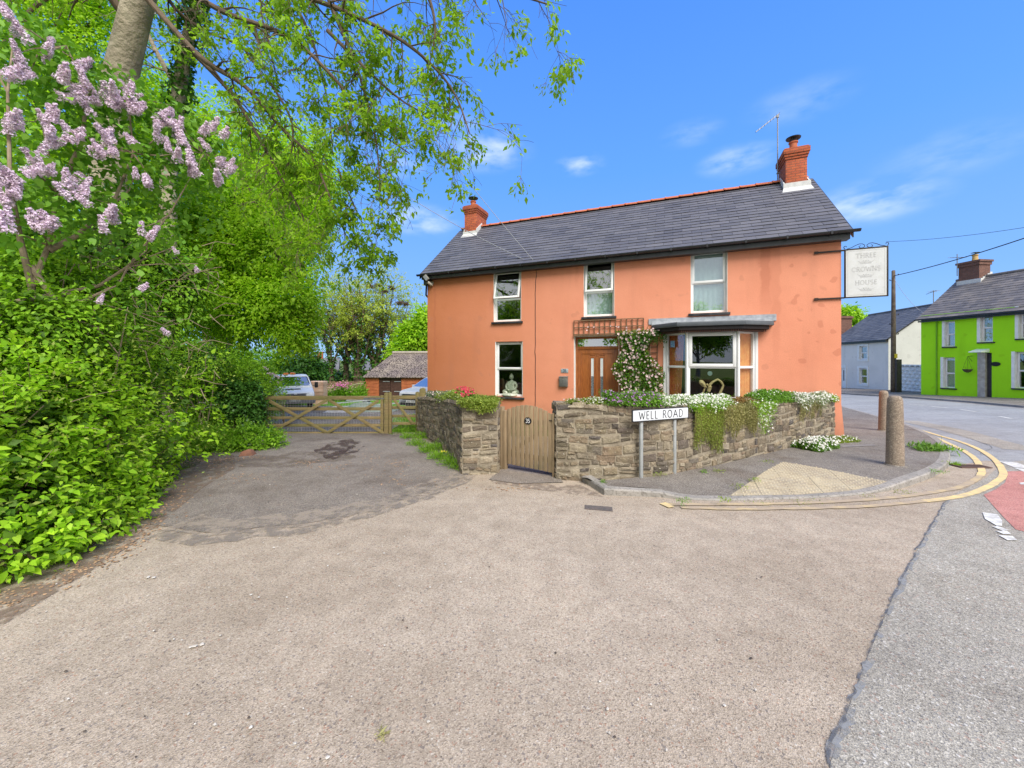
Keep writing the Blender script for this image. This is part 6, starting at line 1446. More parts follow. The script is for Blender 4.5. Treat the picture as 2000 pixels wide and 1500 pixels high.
# brick gate pier behind the truck, rail fence, lawn edge
p = at(625,785,21.5); zt_ = CH+(HY-746)/F*p.y; zb_ = g(p.x,p.y)
o = thing('brick_pier', 'low pier of thin pinkish banded bricks right of the truck', 'pier', (p.x,p.y,zb_), radians(-6))
mb = MB(); rr = random.Random(8); z = 0; k = 0
while z < zt_-zb_:
    mb.box(-.52+rr.uniform(-.01,.01),.30+rr.uniform(-.01,.01),-.2+rr.uniform(-.012,.012),.25,z,z+.055); z += .066; k += 1
mb.build('bricks', mat('pinkish_brick',(.62,.36,.25),(.72,.52,.40),4,.85,.5,40,rnd=.3), o); mb = MB(); mb.box(-.50,.28,-.185,.23,0,zt_-zb_-.02); mb.build('mortar', mat('pier_mortar',(.42,.24,.17)), o)
fy = 30.5; fa = at(632,760,fy); fb = at(722,760,fy+1); ztf = CH+(HY-745.5)/F*fy
o = thing('board_fence', 'old brown board fence below the ivy clad trees', 'fence', (fa.x,fa.y,ztf-1.6), atan2(fb.y-fa.y,fb.x-fa.x))
Lf = (fb-fa).length; rr = random.Random(5)
m_fen = mat('brown_fence_board', (.26,.17,.10), (.17,.12,.075), 5, .9, .3, 30, rnd=.2)
mb = MB(); n = int(Lf/.14)
for k in range(n): mb.box(k*.14,k*.14+.13,0,.02,0,1.6+rr.uniform(-.03,.03))
mb.build('boards', m_fen, o)
for k in range(3):
    mb = MB(); mb.box(Lf*k/2.0-.05,Lf*k/2.0+.05,.03,.12,-.1,1.7); mb.build('fence_post', m_fen, o)
p0_ = at(683,753,27); o = thing('rail_fence', 'short pale rail fence in the long grass beside the outbuilding', 'fence', p0_, 0)
mb = MB(); mb.tube([(0,0,-.05),(.6,0,.12),(1.35,0,.15)],.05,7); mb.build('rail', mat('pale_rail',(.38,.33,.2),(.28,.25,.15)), o); mb = MB(); mb.tube([(.6,.02,.1),(.6,.02,-.8)],.05,6); mb.build('fence_post', _mc['pale_rail'], o)
# heap beside the drive: crumpled sheet and long pale hull-like cover
def crumple(name, label, cat, px, py, sx, sy_, h, m, seed, n=22, grp=None):
    p = G(px, py); mb = MB(); vs_ = []
    for j in range(n+1):
        for i in range(n+1):
            x = (i/n-.5)*2; y = (j/n-.5)*2; r = sqrt(x*x+y*y); k = max(0, 1-r**3)
            z = h*k*(.55+.6*noise.noise((x*2.2+seed, y*2.2, 0)))+.10*h*noise.noise((x*8, y*8, seed)); vs_.append((x*sx*(1+.15*noise.noise((y*2,seed,0))), y*sy_, max(-.01,z)))
    mb.add(vs_, [(j*(n+1)+i, j*(n+1)+i+1, (j+1)*(n+1)+i+1, (j+1)*(n+1)+i) for j in range(n) for i in range(n)])
    return tag(mb.build(name, m, None, (p.x,p.y,p.z+.025), 0, smooth=False), label, cat)
m_sheet = mat('crumpled_white_sheet', (.52,.52,.54), (.34,.33,.35), 9, .5, .6, 20); m_tarp = mat('grey_green_tarp', (.17,.22,.18), (.26,.30,.27), 5, .55, .5, 14); m_palb = mat('pale_board', (.50,.52,.50), (.40,.43,.42), 3, .6)
crumple('plastic_sheet', 'crumpled pale plastic sheeting lying on the drive behind the gate', 'sheet', 658, 805, .48, .35, .32, m_sheet, 3)
crumple('tarpaulin', 'grey green tarpaulin heap on the drive before the brown doors', 'tarpaulin', 722, 803, 1.2, .6, .45, m_tarp, 7)
p = G(712, 800); o = thing('board_stack', 'long pale boards laid over the tarpaulin heap on the drive', 'boards', (p.x,p.y+.1,p.z), radians(9))
for k, (a,b,z0,z1,yy) in enumerate(((-1.45,1.2,.30,.52,0),(-.9,1.7,.42,.50,.22),(-1.5,.4,.14,.26,-.25),(-.2,1.8,.2,.3,-.2))):
    mb = MB(); mb.beam((a,yy,z0),(b,yy,z1),.22,.035); mb.build('board', m_palb, o)
o = tag(crumple('rubble_bag', 'small dark bag of rubbish at the foot of the brown doors', 'bag', 716, 790, .25, .2, .4, m_blkp, 11), None)
# far white cottages glimpsed between the trunks
for px0,px1,pt,pr_,d,lab in ((598,660,722,700,70,'distant cream cottage glimpsed left of the ivy clad trunks'),(700,770,722,706,78,'distant pale cottage with grey roof glimpsed just left of the outbuilding roof')):
    a = at(px0,pt,d); b = at(px1,pt,d+2); W_ = FW((a.x,a.y),(b.x,b.y)); L_ = W_.len
    zt = a.z; zr = CH+(HY-pr_)/F*(d+3)
    o = thing('distant_cottage', lab, 'house', W_.P(0,0,0), W_.rz); mb = MB(); mb.box(0,L_,0,6,-2.2,zt)
    for x in (0,L_): mb.add([(x,0,zt),(x,6,zt),(x,3,zr)],[(0,1,2)])
    mb.build('wall', mat('cream_render',(.55,.50,.40),(.5,.46,.38)), o)
    mb = MB(); mb.hexa([(-.2,-.3,zt-.1),(L_+.2,-.3,zt-.1),(L_+.2,3,zr),(-.2,3,zr)],[(-.2,-.3,zt+.02),(L_+.2,-.3,zt+.02),(L_+.2,3,zr+.1),(-.2,3,zr+.1)]); mb.hexa([(-.2,6.3,zt-.1),(L_+.2,6.3,zt-.1),(L_+.2,3.01,zr),(-.2,3.01,zr)],[(-.2,6.3,zt+.02),(L_+.2,6.3,zt+.02),(L_+.2,3.01,zr+.1),(-.2,3.01,zr+.1)]); r_ = mb.build('roof', m_slate3, o)
    mb = MB(); mb.box(L_*.3,L_*.3+1,2.6,3.4,zr-.3,zr+1.3); mb.build('chimney', m_brick, r_)
    for k in range(4):
        mb = MB(); x = L_*(.12+.24*k); mb.box(x,x+.9,-.03,.0,zt-1.5,zt-.3); mb.build('window', m_dark, o)
# ------------------------------------------------------------ foliage
def leaf_mat(name, c1, c2, trans=.35, scale=1.1, hue=.6, rough=.5):
    t = NT(name); i = t.island()
    c = t.mix(i, c1, c2); c = t.mix(t.ramp(t.noise(scale,4,.6),[(.35,.55),(.65,0)]), c, tuple(x*.5 for x in c1))
    t.set(t.b,'Base Color',c); t.set(t.b,'Roughness',rough); t.set(t.b,'Specular IOR Level',.25)
    tr = t.n('ShaderNodeBsdfTranslucent'); n = t.n('ShaderNodeVectorMath', operation='MULTIPLY'); t.l(c, n.inputs[0]); n.inputs[1].default_value = (1.25,1.3,.7); t.l(n.outputs[0], tr.inputs[0])
    ms = t.n('ShaderNodeMixShader'); ms.inputs[0].default_value = trans; t.l(t.b.outputs[0], ms.inputs[1]); t.l(tr.outputs[0], ms.inputs[2]); t.l(ms.outputs[0], t.out.inputs[0])
    return t.m
m_lf_shade = leaf_mat('shaded_hedge_leaf', (.09,.20,.02), (.18,.33,.03), .3); m_lf_hedge = leaf_mat('hedge_leaf', (.20,.42,.02), (.38,.64,.04)); m_lf_bright = leaf_mat('bright_spring_leaf', (.27,.54,.02), (.52,.78,.05), .42)  # the first is a darker hedge leaf, inner shade painted into its green
m_lf_tree = leaf_mat('ash_leaf', (.21,.42,.02), (.40,.62,.035), .5); m_lf_mid = leaf_mat('maple_leaf', (.30,.56,.02), (.54,.78,.05), .5, .7)
m_lf_dark = leaf_mat('ivy_leaf', (.05,.15,.02), (.12,.28,.04), .15, 2, rough=.35); m_lf_lilac = leaf_mat('lilac_leaf', (.15,.36,.03), (.27,.50,.06), .3)
m_lf_sparse = leaf_mat('young_tree_leaf', (.44,.55,.08), (.64,.72,.16), .5); m_lf_grass = leaf_mat('grass_blade', (.18,.40,.02), (.34,.56,.05), .4)
m_lf_olive = leaf_mat('dry_trailing_stem', (.33,.33,.12), (.50,.44,.20), .2); m_lf_yel = leaf_mat('yellow_green_trailer', (.22,.33,.05), (.40,.46,.09), .3)
m_bark = mat('grey_tree_bark', (.27,.225,.165), (.42,.36,.27), 3, .95, 1, 9, bdist=.05); m_twig = mat('brown_twig', (.085,.06,.04), (.15,.11,.075), 9, .9); m_stem = mat('bare_stem', (.30,.235,.16), (.20,.15,.10), 9, .9, .4, 30)
m_mauve = leaf_mat('lilac_floret', (.80,.58,.86), (1,.90,.98), .15, 60); m_pink = leaf_mat('pink_petal', (.75,.50,.52), (.85,.70,.70), .2, 9); m_whitep = leaf_mat('white_petal', (.78,.76,.72), (.86,.84,.80), .15, 20)
m_crim = leaf_mat('crimson_petal', (.60,.03,.08), (.75,.08,.14), .15, 9); m_viol = leaf_mat('violet_petal', (.36,.14,.42), (.55,.32,.60), .2, 9); m_yelp = leaf_mat('yellow_petal', (.80,.65,.03), (.85,.75,.08), .1, 9)

RNG = np.random.default_rng(12)
def unit(v): return v/np.maximum(np.linalg.norm(v, axis=1, keepdims=True), 1e-9)
def leafmesh(name, P, size, m, parent=None, out=None, droop=.25, aspect=.55, fold=.15, var=.35, loc=(0,0,0), flat=.6, kind=None, shape=4):
    """one small folded blade per row of P; out is a rough outward direction per leaf"""
    n = len(P); P = np.asarray(P, float)
    rnd = unit(RNG.normal(size=(n,3)))
    d = rnd if out is None else unit(rnd+np.asarray(out)*1.1)
    d[:,2] -= droop; d = unit(d)
    up = np.tile([0,0,1.],(n,1)); nr = unit(unit(RNG.normal(size=(n,3)))*(1-flat)+up*flat+(0 if out is None else np.asarray(out)*.5))
    s_ = unit(np.cross(d, nr)); nr = np.cross(s_, d)
    L_ = (size*(1+RNG.uniform(-var,var,n)))[:,None]; W_ = L_*aspect*.5
    if shape == 4:
        V = np.stack([P, P+d*L_*.42+s_*W_+nr*L_*fold*.5, P+d*L_-nr*L_*fold, P+d*L_*.42-s_*W_+nr*L_*fold*.5], 1).reshape(-1,3); k = 4
    else:
        V = np.stack([P, P+d*L_*.28+s_*W_*.95+nr*L_*fold*.5, P+d*L_*.62+s_*W_*.72+nr*L_*fold*.3, P+d*L_-nr*L_*fold, P+d*L_*.62-s_*W_*.72+nr*L_*fold*.3, P+d*L_*.28-s_*W_*.95+nr*L_*fold*.5], 1).reshape(-1,3); k = 6
    me = bpy.data.meshes.new(name); me.vertices.add(n*k); me.vertices.foreach_set('co', V.ravel()); me.loops.add(n*k); me.loops.foreach_set('vertex_index', np.arange(n*k))
    me.polygons.add(n); me.polygons.foreach_set('loop_start', np.arange(n)*k); me.polygons.foreach_set('loop_total', np.full(n,k)); me.update(); me.validate()
    o = link(name, me, m, parent, loc)
    if kind: o['kind'] = kind
    return o
def blob_pts(blobs, n, shell=.55, lump=.22, seed=0, clump=0, csize=.15):
    """points in the outer part of a union of ellipsoids with a lumpy skin; returns points and outward directions"""
    r = np.random.default_rng(seed); B = np.array(blobs, float); area = (B[:,3]*B[:,4]+B[:,4]*B[:,5]+B[:,3]*B[:,5]); area /= area.sum()
    n0 = n if not clump else max(8, n//clump)
    idx = r.choice(len(B), size=int(n0*1.7), p=area); u = unit(r.normal(size=(len(idx),3)))
    ph = r.uniform(0,6.28,(len(B),6))[idx]; lum = 1+lump*(np.sin(u[:,0]*5+ph[:,0])*np.sin(u[:,1]*5+ph[:,1])+np.sin(u[:,2]*6+ph[:,2])*np.sin(u[:,0]*9+ph[:,3]))*.6
    rad = (shell+(1-shell)*r.uniform(0,1,len(idx))**.7)*lum
    P = B[idx,:3]+u*rad[:,None]*B[idx,3:]; out = unit(u/B[idx,3:])
    keep = np.ones(len(P), bool)
    for j, b in enumerate(B):
        q = ((P-b[:3])/b[3:]); inside = (q**2).sum(1) < (shell*.8)**2; keep &= ~(inside & (idx != j))
    P, out = P[keep][:n0], out[keep][:n0]
    if clump:
        k = len(P); P = np.repeat(P, clump, 0)+unit(r.normal(size=(k*clump,3)))*(r.uniform(0,1,(k*clump,1))**.5)*csize; out = np.repeat(out, clump, 0)
    return P, out
def bush(name, label, cat, blobs, n, size, m, m_in=None, n_in=0, seed=0, group=None, shell=.6, lump=.22, clump=5, csize=.12, stems=True, aspect=.55, base=None, extra=None, shape=4, droop=.25, floor=True, part='foliage', var=.35):
    b0 = base or (blobs[0][0], blobs[0][1], g(blobs[0][0], blobs[0][1])); o = thing(name, label, cat, b0, 0, group); off = np.array(b0)
    P, out = blob_pts(blobs, n, shell, lump, seed, clump, csize)
    if floor: k = P[:,2] > np.array([g(x,y) for x,y in P[:,:2]])+.01; P, out = P[k], out[k]
    leafmesh(part, P-off, size, m, o, out, aspect=aspect, shape=shape, droop=droop, var=var)
    if m_in:
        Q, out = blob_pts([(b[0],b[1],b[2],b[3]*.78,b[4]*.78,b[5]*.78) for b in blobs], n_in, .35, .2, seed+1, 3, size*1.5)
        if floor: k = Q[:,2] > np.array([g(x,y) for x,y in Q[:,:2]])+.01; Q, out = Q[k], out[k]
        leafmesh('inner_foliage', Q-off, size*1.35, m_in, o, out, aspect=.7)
    if stems:
        rr = random.Random(seed+5); mb = MB()
        for b in blobs:
            for _ in range(5 if len(blobs) > 5 else 9):
                q = Vector((b[0]+rr.uniform(-.7,.7)*b[3], b[1]+rr.uniform(-.7,.7)*b[4], b[2]+rr.uniform(-.5,.8)*b[5])); s0 = Vector((b[0]+rr.uniform(-.2,.2), b[1]+rr.uniform(-.2,.2), g(b[0],b[1])))
                mid = s0.lerp(q,.5)+Vector((rr.uniform(-.15,.15),rr.uniform(-.15,.15),.1)); mb.tube([s0-Vector(b0),mid-Vector(b0),q-Vector(b0)],[.02,.013,.005],5,False)
        mb.build('stems', m_stem, o)
    return o

# ---- procedural limbs: children droop or rise; twig ends carry leaf sprays
def grow(mb, p, d, L_, r, lev, rr, tips, grav, spread=.7, nchild=4, wob=.22, steps=7, maxlev=3, decay=.55, sides=6):
    pts = [p.copy()]; rs = [r]; q = p.copy(); dirs = []
    for i in range(steps):
        d = (d+Vector((rr.gauss(0,wob),rr.gauss(0,wob),rr.gauss(0,wob)))*.5+Vector((0,0,grav/steps))).normalized(); q = q+d*L_/steps; pts.append(q.copy()); rs.append(max(.003,r*(1-.8*(i+1)/steps))); dirs.append(d.copy())
    mb.tube(pts, rs, max(3, sides-lev), False)
    if lev >= maxlev:
        for k in range(2, len(pts)): tips.append((pts[k], dirs[k-1]))
        return
    for c in range(nchild):
        i = rr.randint(2, steps); sd = dirs[i-1].cross(Vector((rr.gauss(0,1),rr.gauss(0,1),rr.gauss(0,1)))).normalized()
        grow(mb, pts[i], (dirs[i-1]*(1-spread*.4)+sd*spread).normalized(), L_*decay*rr.uniform(.7,1.2), max(.004, rs[i]*.6), lev+1, rr, tips, grav, spread, nchild, wob, max(4,steps-1), maxlev, decay, sides)
def limb(mb, pts, r0, r1, rr, tips, nsub, sub_len, grav, lev=1, maxlev=3, nchild=4, spread=.8, start=.15):
    """explicit limb through the given points, with procedural branches"""
    P_ = [Vector(p) for p in pts]; S_ = []
    for i in range(len(P_)-1):
        p0,p1,p2,p3 = P_[max(i-1,0)],P_[i],P_[i+1],P_[min(i+2,len(P_)-1)]
        for k in range(6): t = k/6; S_.append(.5*((2*p1)+(-p0+p2)*t+(2*p0-5*p1+4*p2-p3)*t*t+(-p0+3*p1-3*p2+p3)*t**3))
    S_.append(P_[-1]); n = len(S_)-1; rs = [r0+(r1-r0)*(k/n)**.8 for k in range(n+1)]
    mb.tube(S_, rs, 9, False)
    for c in range(nsub):
        f = start+(1-start)*(c+rr.random())/nsub; i = min(n-1, int(f*n)); d = (S_[i+1]-S_[i]).normalized(); sd = d.cross(Vector((rr.gauss(0,1),rr.gauss(0,1),rr.gauss(0,1)))).normalized()
        grow(mb, S_[i], (d*.55+sd*.85).normalized(), sub_len*rr.uniform(.55,1.25), max(.006,rs[i]*.5), lev, rr, tips, grav, spread, nchild, .25, 6, maxlev)
    tips.append((S_[-1], (S_[-1]-S_[-2]).normalized()))
def spray(tips, per, jit, rng, prob=1.0):
    tips = [t_ for t_ in tips if rng.random() < prob]
    P = np.array([tuple(t_[0]) for t_ in tips]); D = np.array([tuple(t_[1]) for t_ in tips])
    P = np.repeat(P, per, 0); D = np.repeat(D, per, 0); return P+rng.normal(size=P.shape)*jit, D

# ---- the big tree whose branches hang over the forecourt
rr = random.Random(21); rng = np.random.default_rng(5)
bx, by = (215-1000)/F*8.9, 8.9; T0 = Vector((bx,by,g(bx,by)))
big = thing('overhanging_tree', 'large pale trunked tree with long drooping leafy branches reaching over the forecourt', 'tree', T0)
def A(px,py,d): return at(px,py,d)-T0
tips = []; mb = MB()
trunk = [Vector((-.35,0,-.1)), A(205,420,8.9), A(228,180,8.7), A(252,80,8.5), A(282,-40,8.2), A(320,-220,7.9), A(380,-420,7.6)]
P_ = []; 
mb.tube(trunk, [.40,.34,.30,.275,.25,.19,.12], 16, False)
big_mb = mb; mb.build('trunk', m_bark, big, smooth=True)
mb = MB()
rr = random.Random(4)
limbs = [
 ([A(300,-90,8.1),A(440,-60,7.9),A(560,-20,7.6),A(690,30,7.3),A(800,90,7.0),A(880,170,6.9),A(918,262,6.8)], .075, .010, 34, 1.0),
 ([A(330,-200,7.8),A(520,-170,7.5),A(700,-110,7.2),A(860,-60,6.9),A(980,-20,6.7),A(1075,10,6.6)], .08, .010, 26, .95),
 ([A(310,-60,8.0),A(430,20,7.8),A(560,70,7.6),A(650,150,7.5),A(720,240,7.4),A(800,300,7.3)], .065, .010, 32, .9),
 ([A(290,0,8.2),A(390,110,8.0),A(480,170,8.0),A(550,250,8.0),A(610,310,7.9),A(650,400,7.9),A(680,470,7.9)], .065, .009, 32, .85),
 ([A(600,-110,7.6),A(650,20,7.4),A(700,140,7.3),A(735,280,7.3),A(742,400,7.3)], .045, .007, 26, .8),
 ([A(380,105,8.2),A(450,180,8.3),A(500,260,8.3),A(540,330,8.3),A(590,420,8.3),A(610,500,8.4)], .055, .007, 24, .8),
 ([A(500,-120,7.7),A(560,-20,7.9),A(610,80,8.0),A(640,200,8.1),A(650,300,8.1)], .045, .007, 24, .75),
 ([A(250,40,8.4),A(190,-30,8.0),A(120,-20,7.6),A(50,30,7.4),A(-20,120,7.2)], .10, .012, 12, 1.0),
 ([A(760,-120,7.1),A(830,-20,7.0),A(850,60,6.9),A(835,140,6.9)], .05, .008, 12, .7),
 ([A(300,-120,8.0),A(330,0,8.6),A(400,60,9.0),A(470,90,9.2),A(520,160,9.3)], .055, .007, 18, .8),
 ([A(640,60,7.5),A(720,140,7.3),A(790,200,7.2),A(850,230,7.1)], .04, .007, 16, .7),
 ([A(660,330,7.9),A(700,420,7.9),A(735,490,7.9)], .02, .005, 12, .5),
 ([A(520,150,8.0),A(570,240,8.0),A(560,330,8.1),A(520,380,8.2)], .03, .006, 16, .7),
]
for pts, r0, r1, ns, sl in limbs: limb(mb, pts, r0, r1, rr, tips, ns, sl, -.6, 1, 3, 3)
mb.build('branches', m_twig, big)
tips = [t_ for t_ in tips if noise.noise((t_[0].x*2.3,t_[0].y*2.3,t_[0].z*2.3)) > -.05]
P, D = spray(tips, 5, .06, rng, .8); leafmesh('foliage', P, .098, m_lf_tree, big, D, droop=.15, aspect=.5, var=.5)
print('kept', len(tips), len(P))
print('big tree tips', len(tips), 'leaves', len(P))

# ivy clad second stem beside it
rr = random.Random(9)
q0 = at(338,420,9.6); T1 = Vector((q0.x,q0.y,g(q0.x,q0.y))); iv = thing('ivy_clad_tree', 'dark ivy wrapped stem rising between the big trunk and the blue sky', 'tree', T1)
def A1(px,py,d): return at(px,py,d)-T1
st_ = [Vector((-.2,0,-.1)),A1(330,330,9.6),A1(345,210,9.5),A1(362,100,9.3),A1(385,0,9.1),A1(405,-110,8.9)]
mb = MB(); mb.tube(st_, [.2,.17,.15,.13,.11,.08], 10, False); tips = []
limb(mb, [A1(350,180,9.5),A1(300,90,9.4),A1(270,20,9.3),A1(230,-50,9.3)], .07,.01, rr, tips, 8, .8, -.3, 1, 2, 4)
limb(mb, [A1(385,0,9.1),A1(450,-40,9.1),A1(500,-10,9.1),A1(540,50,9.1)], .06,.01, rr, tips, 8, .8, -.6, 1, 3, 3)
mb.build('trunk', m_bark, iv)
P, D = spray(tips, 4, .06, rng, .8); leafmesh('foliage', P, .09, m_lf_tree, iv, D, aspect=.42)
pts = []
for i in range(2600):
    f = rng.random()*4.6; k = int(f); c = st_[k+0].lerp(st_[k+1], f-k) if k < 5 else st_[5]; a = rng.random()*6.28; r_ = .17+.16*abs(noise.noise((c.x*2,c.z*2.2,1)))*2; pts.append((c.x+r_*cos(a)*rng.uniform(.6,1.1), c.y+r_*sin(a)*rng.uniform(.6,1.1), c.z))
leafmesh('ivy', np.array(pts), .10, m_lf_dark, iv, None, droop=.6, aspect=.85)

# ---- dense bright trees behind the lilac and above the drive hedge
def blobs_px(lst): return [(*at(x,y,d), rx/F*d, ry_, rz_/F*d) for x,y,d,rx,ry_,rz_ in lst]
def leafy(name, label, trunkpts, r, blobs, n, size, m, m_in, seed, clump=7, csize=.26, group=None, cat='tree', aspect=.55, nb=26, shell=.5, n_in=None, lump=.3):
    rr = random.Random(seed); B0 = Vector(trunkpts[0]); o = thing(name, label, cat, B0, 0, group)
    mb = MB(); k = len(trunkpts); mb.tube([Vector(p)-B0 for p in trunkpts], [r*(1-.6*i/(k-1)) for i in range(k)], 10, False); mb.build('trunk', m_bark, o, smooth=True)
    mb = MB()
    for b in blobs:
        for _ in range(max(2,nb//len(blobs))):
            f = rr.uniform(.35,1)*(k-1); i = min(k-2,int(f)); s0 = Vector(trunkpts[i]).lerp(Vector(trunkpts[i+1]), f-i)
            q = Vector((b[0]+rr.uniform(-.9,.9)*b[3], b[1]+rr.uniform(-.9,.9)*b[4], b[2]+rr.uniform(-.8,.9)*b[5])); mid = s0.lerp(q,.5)+Vector((rr.gauss(0,.2),rr.gauss(0,.2),rr.uniform(0,.4)))
            rb = r*.22; mb.tube([s0-B0,s0.lerp(mid,.5)-B0+Vector((0,0,.08)),mid-B0,q-B0],[rb,rb*.8,rb*.5,.008],5,False)
    mb.build('limbs', m_twig, o)
    P, out = blob_pts(blobs, n, shell, lump, seed, clump, csize); off = np.array(B0); leafmesh('crown', P-off, size, m, o, out, aspect=aspect, droop=.35)
    if m_in: Q, out = blob_pts([(b[0],b[1],b[2],b[3]*.7,b[4]*.7,b[5]*.7) for b in blobs], n_in or n//4, .3, .2, seed+1, 4, csize); leafmesh('inner_crown', Q-off, size*1.4, m_in, o, out, aspect=.8)
    return o
def gpt(px, d, y_=None): x = (px-1000)/F*d; return (x, d, g(x,d))
leafy('maple_tree', 'dense bright green tree over the hedge left of the truck', [gpt(430,13.5), tuple(at(440,560,13.4)), tuple(at(455,420,13.2)), tuple(at(470,330,13))], .24,
      blobs_px([(430,420,13,130,1.6,110),(520,490,12.6,110,1.5,90),(560,590,12.3,78,1.2,70),(470,600,12.4,110,1.4,80),(390,540,12.6,100,1.4,110),(590,430,13.6,62,1.2,62),(575,655,12.2,42,.9,42),(330,470,12.6,90,1.3,130),(590,360,14,85,1.2,60)]), 85000, .105, m_lf_mid, m_lf_mid, 31, 10, .26, n_in=16000)
leafy('maple_tree', 'taller bright green tree behind the drooping branches against the sky', [gpt(400,17), tuple(at(420,500,17)), tuple(at(450,330,17))], .3,
      blobs_px([(420,300,17,120,2,90),(520,330,17,100,1.8,90),(590,300,17.5,70,1.6,60),(340,240,17,110,1.8,90)]), 26000, .14, m_lf_mid, None, 35, 8, .34, shell=.35)
leafy('hedgerow_tree', 'leafy tree filling the sky behind the lilac at the left edge', [gpt(90,10.5), tuple(at(100,300,10.4)), tuple(at(110,100,10.2))], .22,
      blobs_px([(60,60,10,150,1.4,120),(190,110,10.2,110,1.3,110),(120,230,10,150,1.4,120),(300,240,10.6,80,1.2,80),(20,330,9.6,130,1.4,130),(220,330,10,140,1.3,100),(150,-40,10,200,1.5,70)]), 46000, .085, m_lf_mid, m_lf_mid, 41, 9, .24, n_in=7000)
leafy('hedgerow_tree', 'shaded green tree thicket low behind the lilac stems', [gpt(200,9.0), tuple(at(200,600,9)), tuple(at(210,450,9))], .14,
      blobs_px([(60,480,8.4,150,1.2,110),(210,480,8.8,130,1.2,110),(320,560,9.6,90,1.1,100),(240,620,8.8,110,1.1,90),(80,620,8,130,1.1,100)]), 30000, .09, m_lf_hedge, m_lf_dark, 43, 7, .2)

# ---- lilac: bare forked stems, heart leaves and many flower panicles
LB = G(120,1010); LB = Vector((LB.x-.55, LB.y+.7, 0)); lil = thing('lilac_bush', 'tall lilac with pale mauve flower heads and bare forked stems', 'shrub', LB)
def AL(px,py,d): return at(px,py,d)-LB
PAN = [(25,25,4.6),(30,55,4.7),(92,88,4.9),(42,102,4.6),(62,136,4.7),(5,135,4.4),(146,115,5.0),(130,160,5.0),(164,148,5.0),(112,172,4.9),(190,188,5.2),(224,178,5.2),(256,196,5.3),(205,184,5.3),(240,160,5.4),(252,180,5.3),(270,200,5.4),(312,214,5.5),(332,205,5.6),(346,235,5.6),(300,222,5.5),(180,210,5.1),(96,216,4.7),(96,238,4.7),(36,236,4.4),(106,265,4.7),(130,255,4.8),(156,260,4.9),(180,280,4.9),(202,292,5.0),(225,290,5.0),(66,300,4.5),(82,322,4.5),(10,340,4.2),(26,362,4.2),(12,384,4.2),(266,275,5.3),(310,265,5.5),(330,282,5.5),(346,300,5.5),(356,270,5.6),(396,245,5.9),(430,256,6.0),(410,282,5.9),(426,300,5.9),(446,316,5.9),(376,310,5.7),(390,330,5.7),(430,345,5.9),(266,335,5.2),(286,342,5.2),(130,350,4.6),(156,366,4.7),(176,386,4.7),(206,410,4.8),(76,430,4.3),(112,426,4.4),(92,436,4.4),(15,435,4.1),(205,440,4.8),(225,420,4.9),(276,445,5.1),(290,452,5.1),(346,480,5.4),(386,515,5.7),(192,576,4.7),(270,550,5.1),(330,640,5.5),(346,255,5.7),(60,70,4.7),(118,140,4.9),(150,185,5.0),(210,270,5.1),(140,375,4.6),(45,320,4.3),(165,340,4.9),(545,735,12.4),(556,750,12.4)]
rr = random.Random(17)
mb = MB()
stems = [[Vector((0,0,0)),AL(40,860,4.6),AL(52,700,4.5),AL(62,560,4.5),AL(95,480,4.6),AL(110,380,4.7),AL(80,230,4.7)],
         [AL(52,690,4.5),AL(90,600,4.6),AL(130,570,4.8),AL(190,560,5.0),AL(250,520,5.2),AL(330,420,5.6),AL(400,300,5.9)],
         [AL(62,560,4.5),AL(40,470,4.4),AL(20,360,4.2),AL(15,180,4.3),AL(30,40,4.6)],
         [AL(95,490,4.6),AL(150,460,4.8),AL(220,400,5.1),AL(260,300,5.3),AL(250,180,5.3)],
         [AL(110,380,4.7),AL(160,280,4.9),AL(170,180,5.0),AL(130,90,5.0)],
         [AL(130,572,4.8),AL(160,590,4.8),AL(220,560,5.0),AL(180,556,4.9)],[AL(60,520,4.5),AL(130,620,4.6),AL(190,640,4.7),AL(230,690,4.8)],[AL(90,580,4.5),AL(20,590,4.2),AL(-40,600,4.0)]]
for k, s_ in enumerate(stems): mb.tube(s_, [(.055 if k == 0 else .034)*(1-.85*i/(len(s_)-1)) for i in range(len(s_))], 8, False)
allst = [p for s_ in stems[:5] for p in s_[2:]]
for px,py,d in PAN[:-2]:
    q = AL(px,py,d); near = min(allst, key=lambda a: (a-q).length+rr.random()*.5); mid = near.lerp(q,.55)+Vector((rr.gauss(0,.06),rr.gauss(0,.06),-.02)); mb.tube([near,mid,q],[.012,.008,.005],4,False)
for _ in range(130):   # thin bare twigs in the shaded middle
    px,py = rr.uniform(60,420), rr.uniform(480,760); d = 4.5+(px/400)*1.3; a = AL(px,py,d); b = a+Vector((rr.uniform(-.1,.5),rr.uniform(-.3,.2),rr.uniform(-.35,.25))); mb.tube([a,a.lerp(b,.5)+Vector((rr.gauss(0,.04),0,rr.gauss(0,.04))),b],[.006,.005,.003],4,False)
mb.build('stems', m_stem, lil)
pts = []
for px,py,d in PAN[:-2]:
    q = AL(px,py,d); k = 34
    for _ in range(k): pts.append((q.x+rng.normal()*.17, q.y+rng.normal()*.16+.05, q.z-.06+rng.normal()*.15))
for _ in range(5200):
    px,py = rng.uniform(-40,440), rng.uniform(-30,520)
    if py < px*.62-10 or py > 560-px*.25: continue
    q = AL(px,py,4.6+px/330*1.0+rng.uniform(0,.6)); pts.append(tuple(q))
leafmesh('foliage', np.array(pts), .085, m_lf_lilac, lil, None, droop=.5, aspect=.8, shape=6)
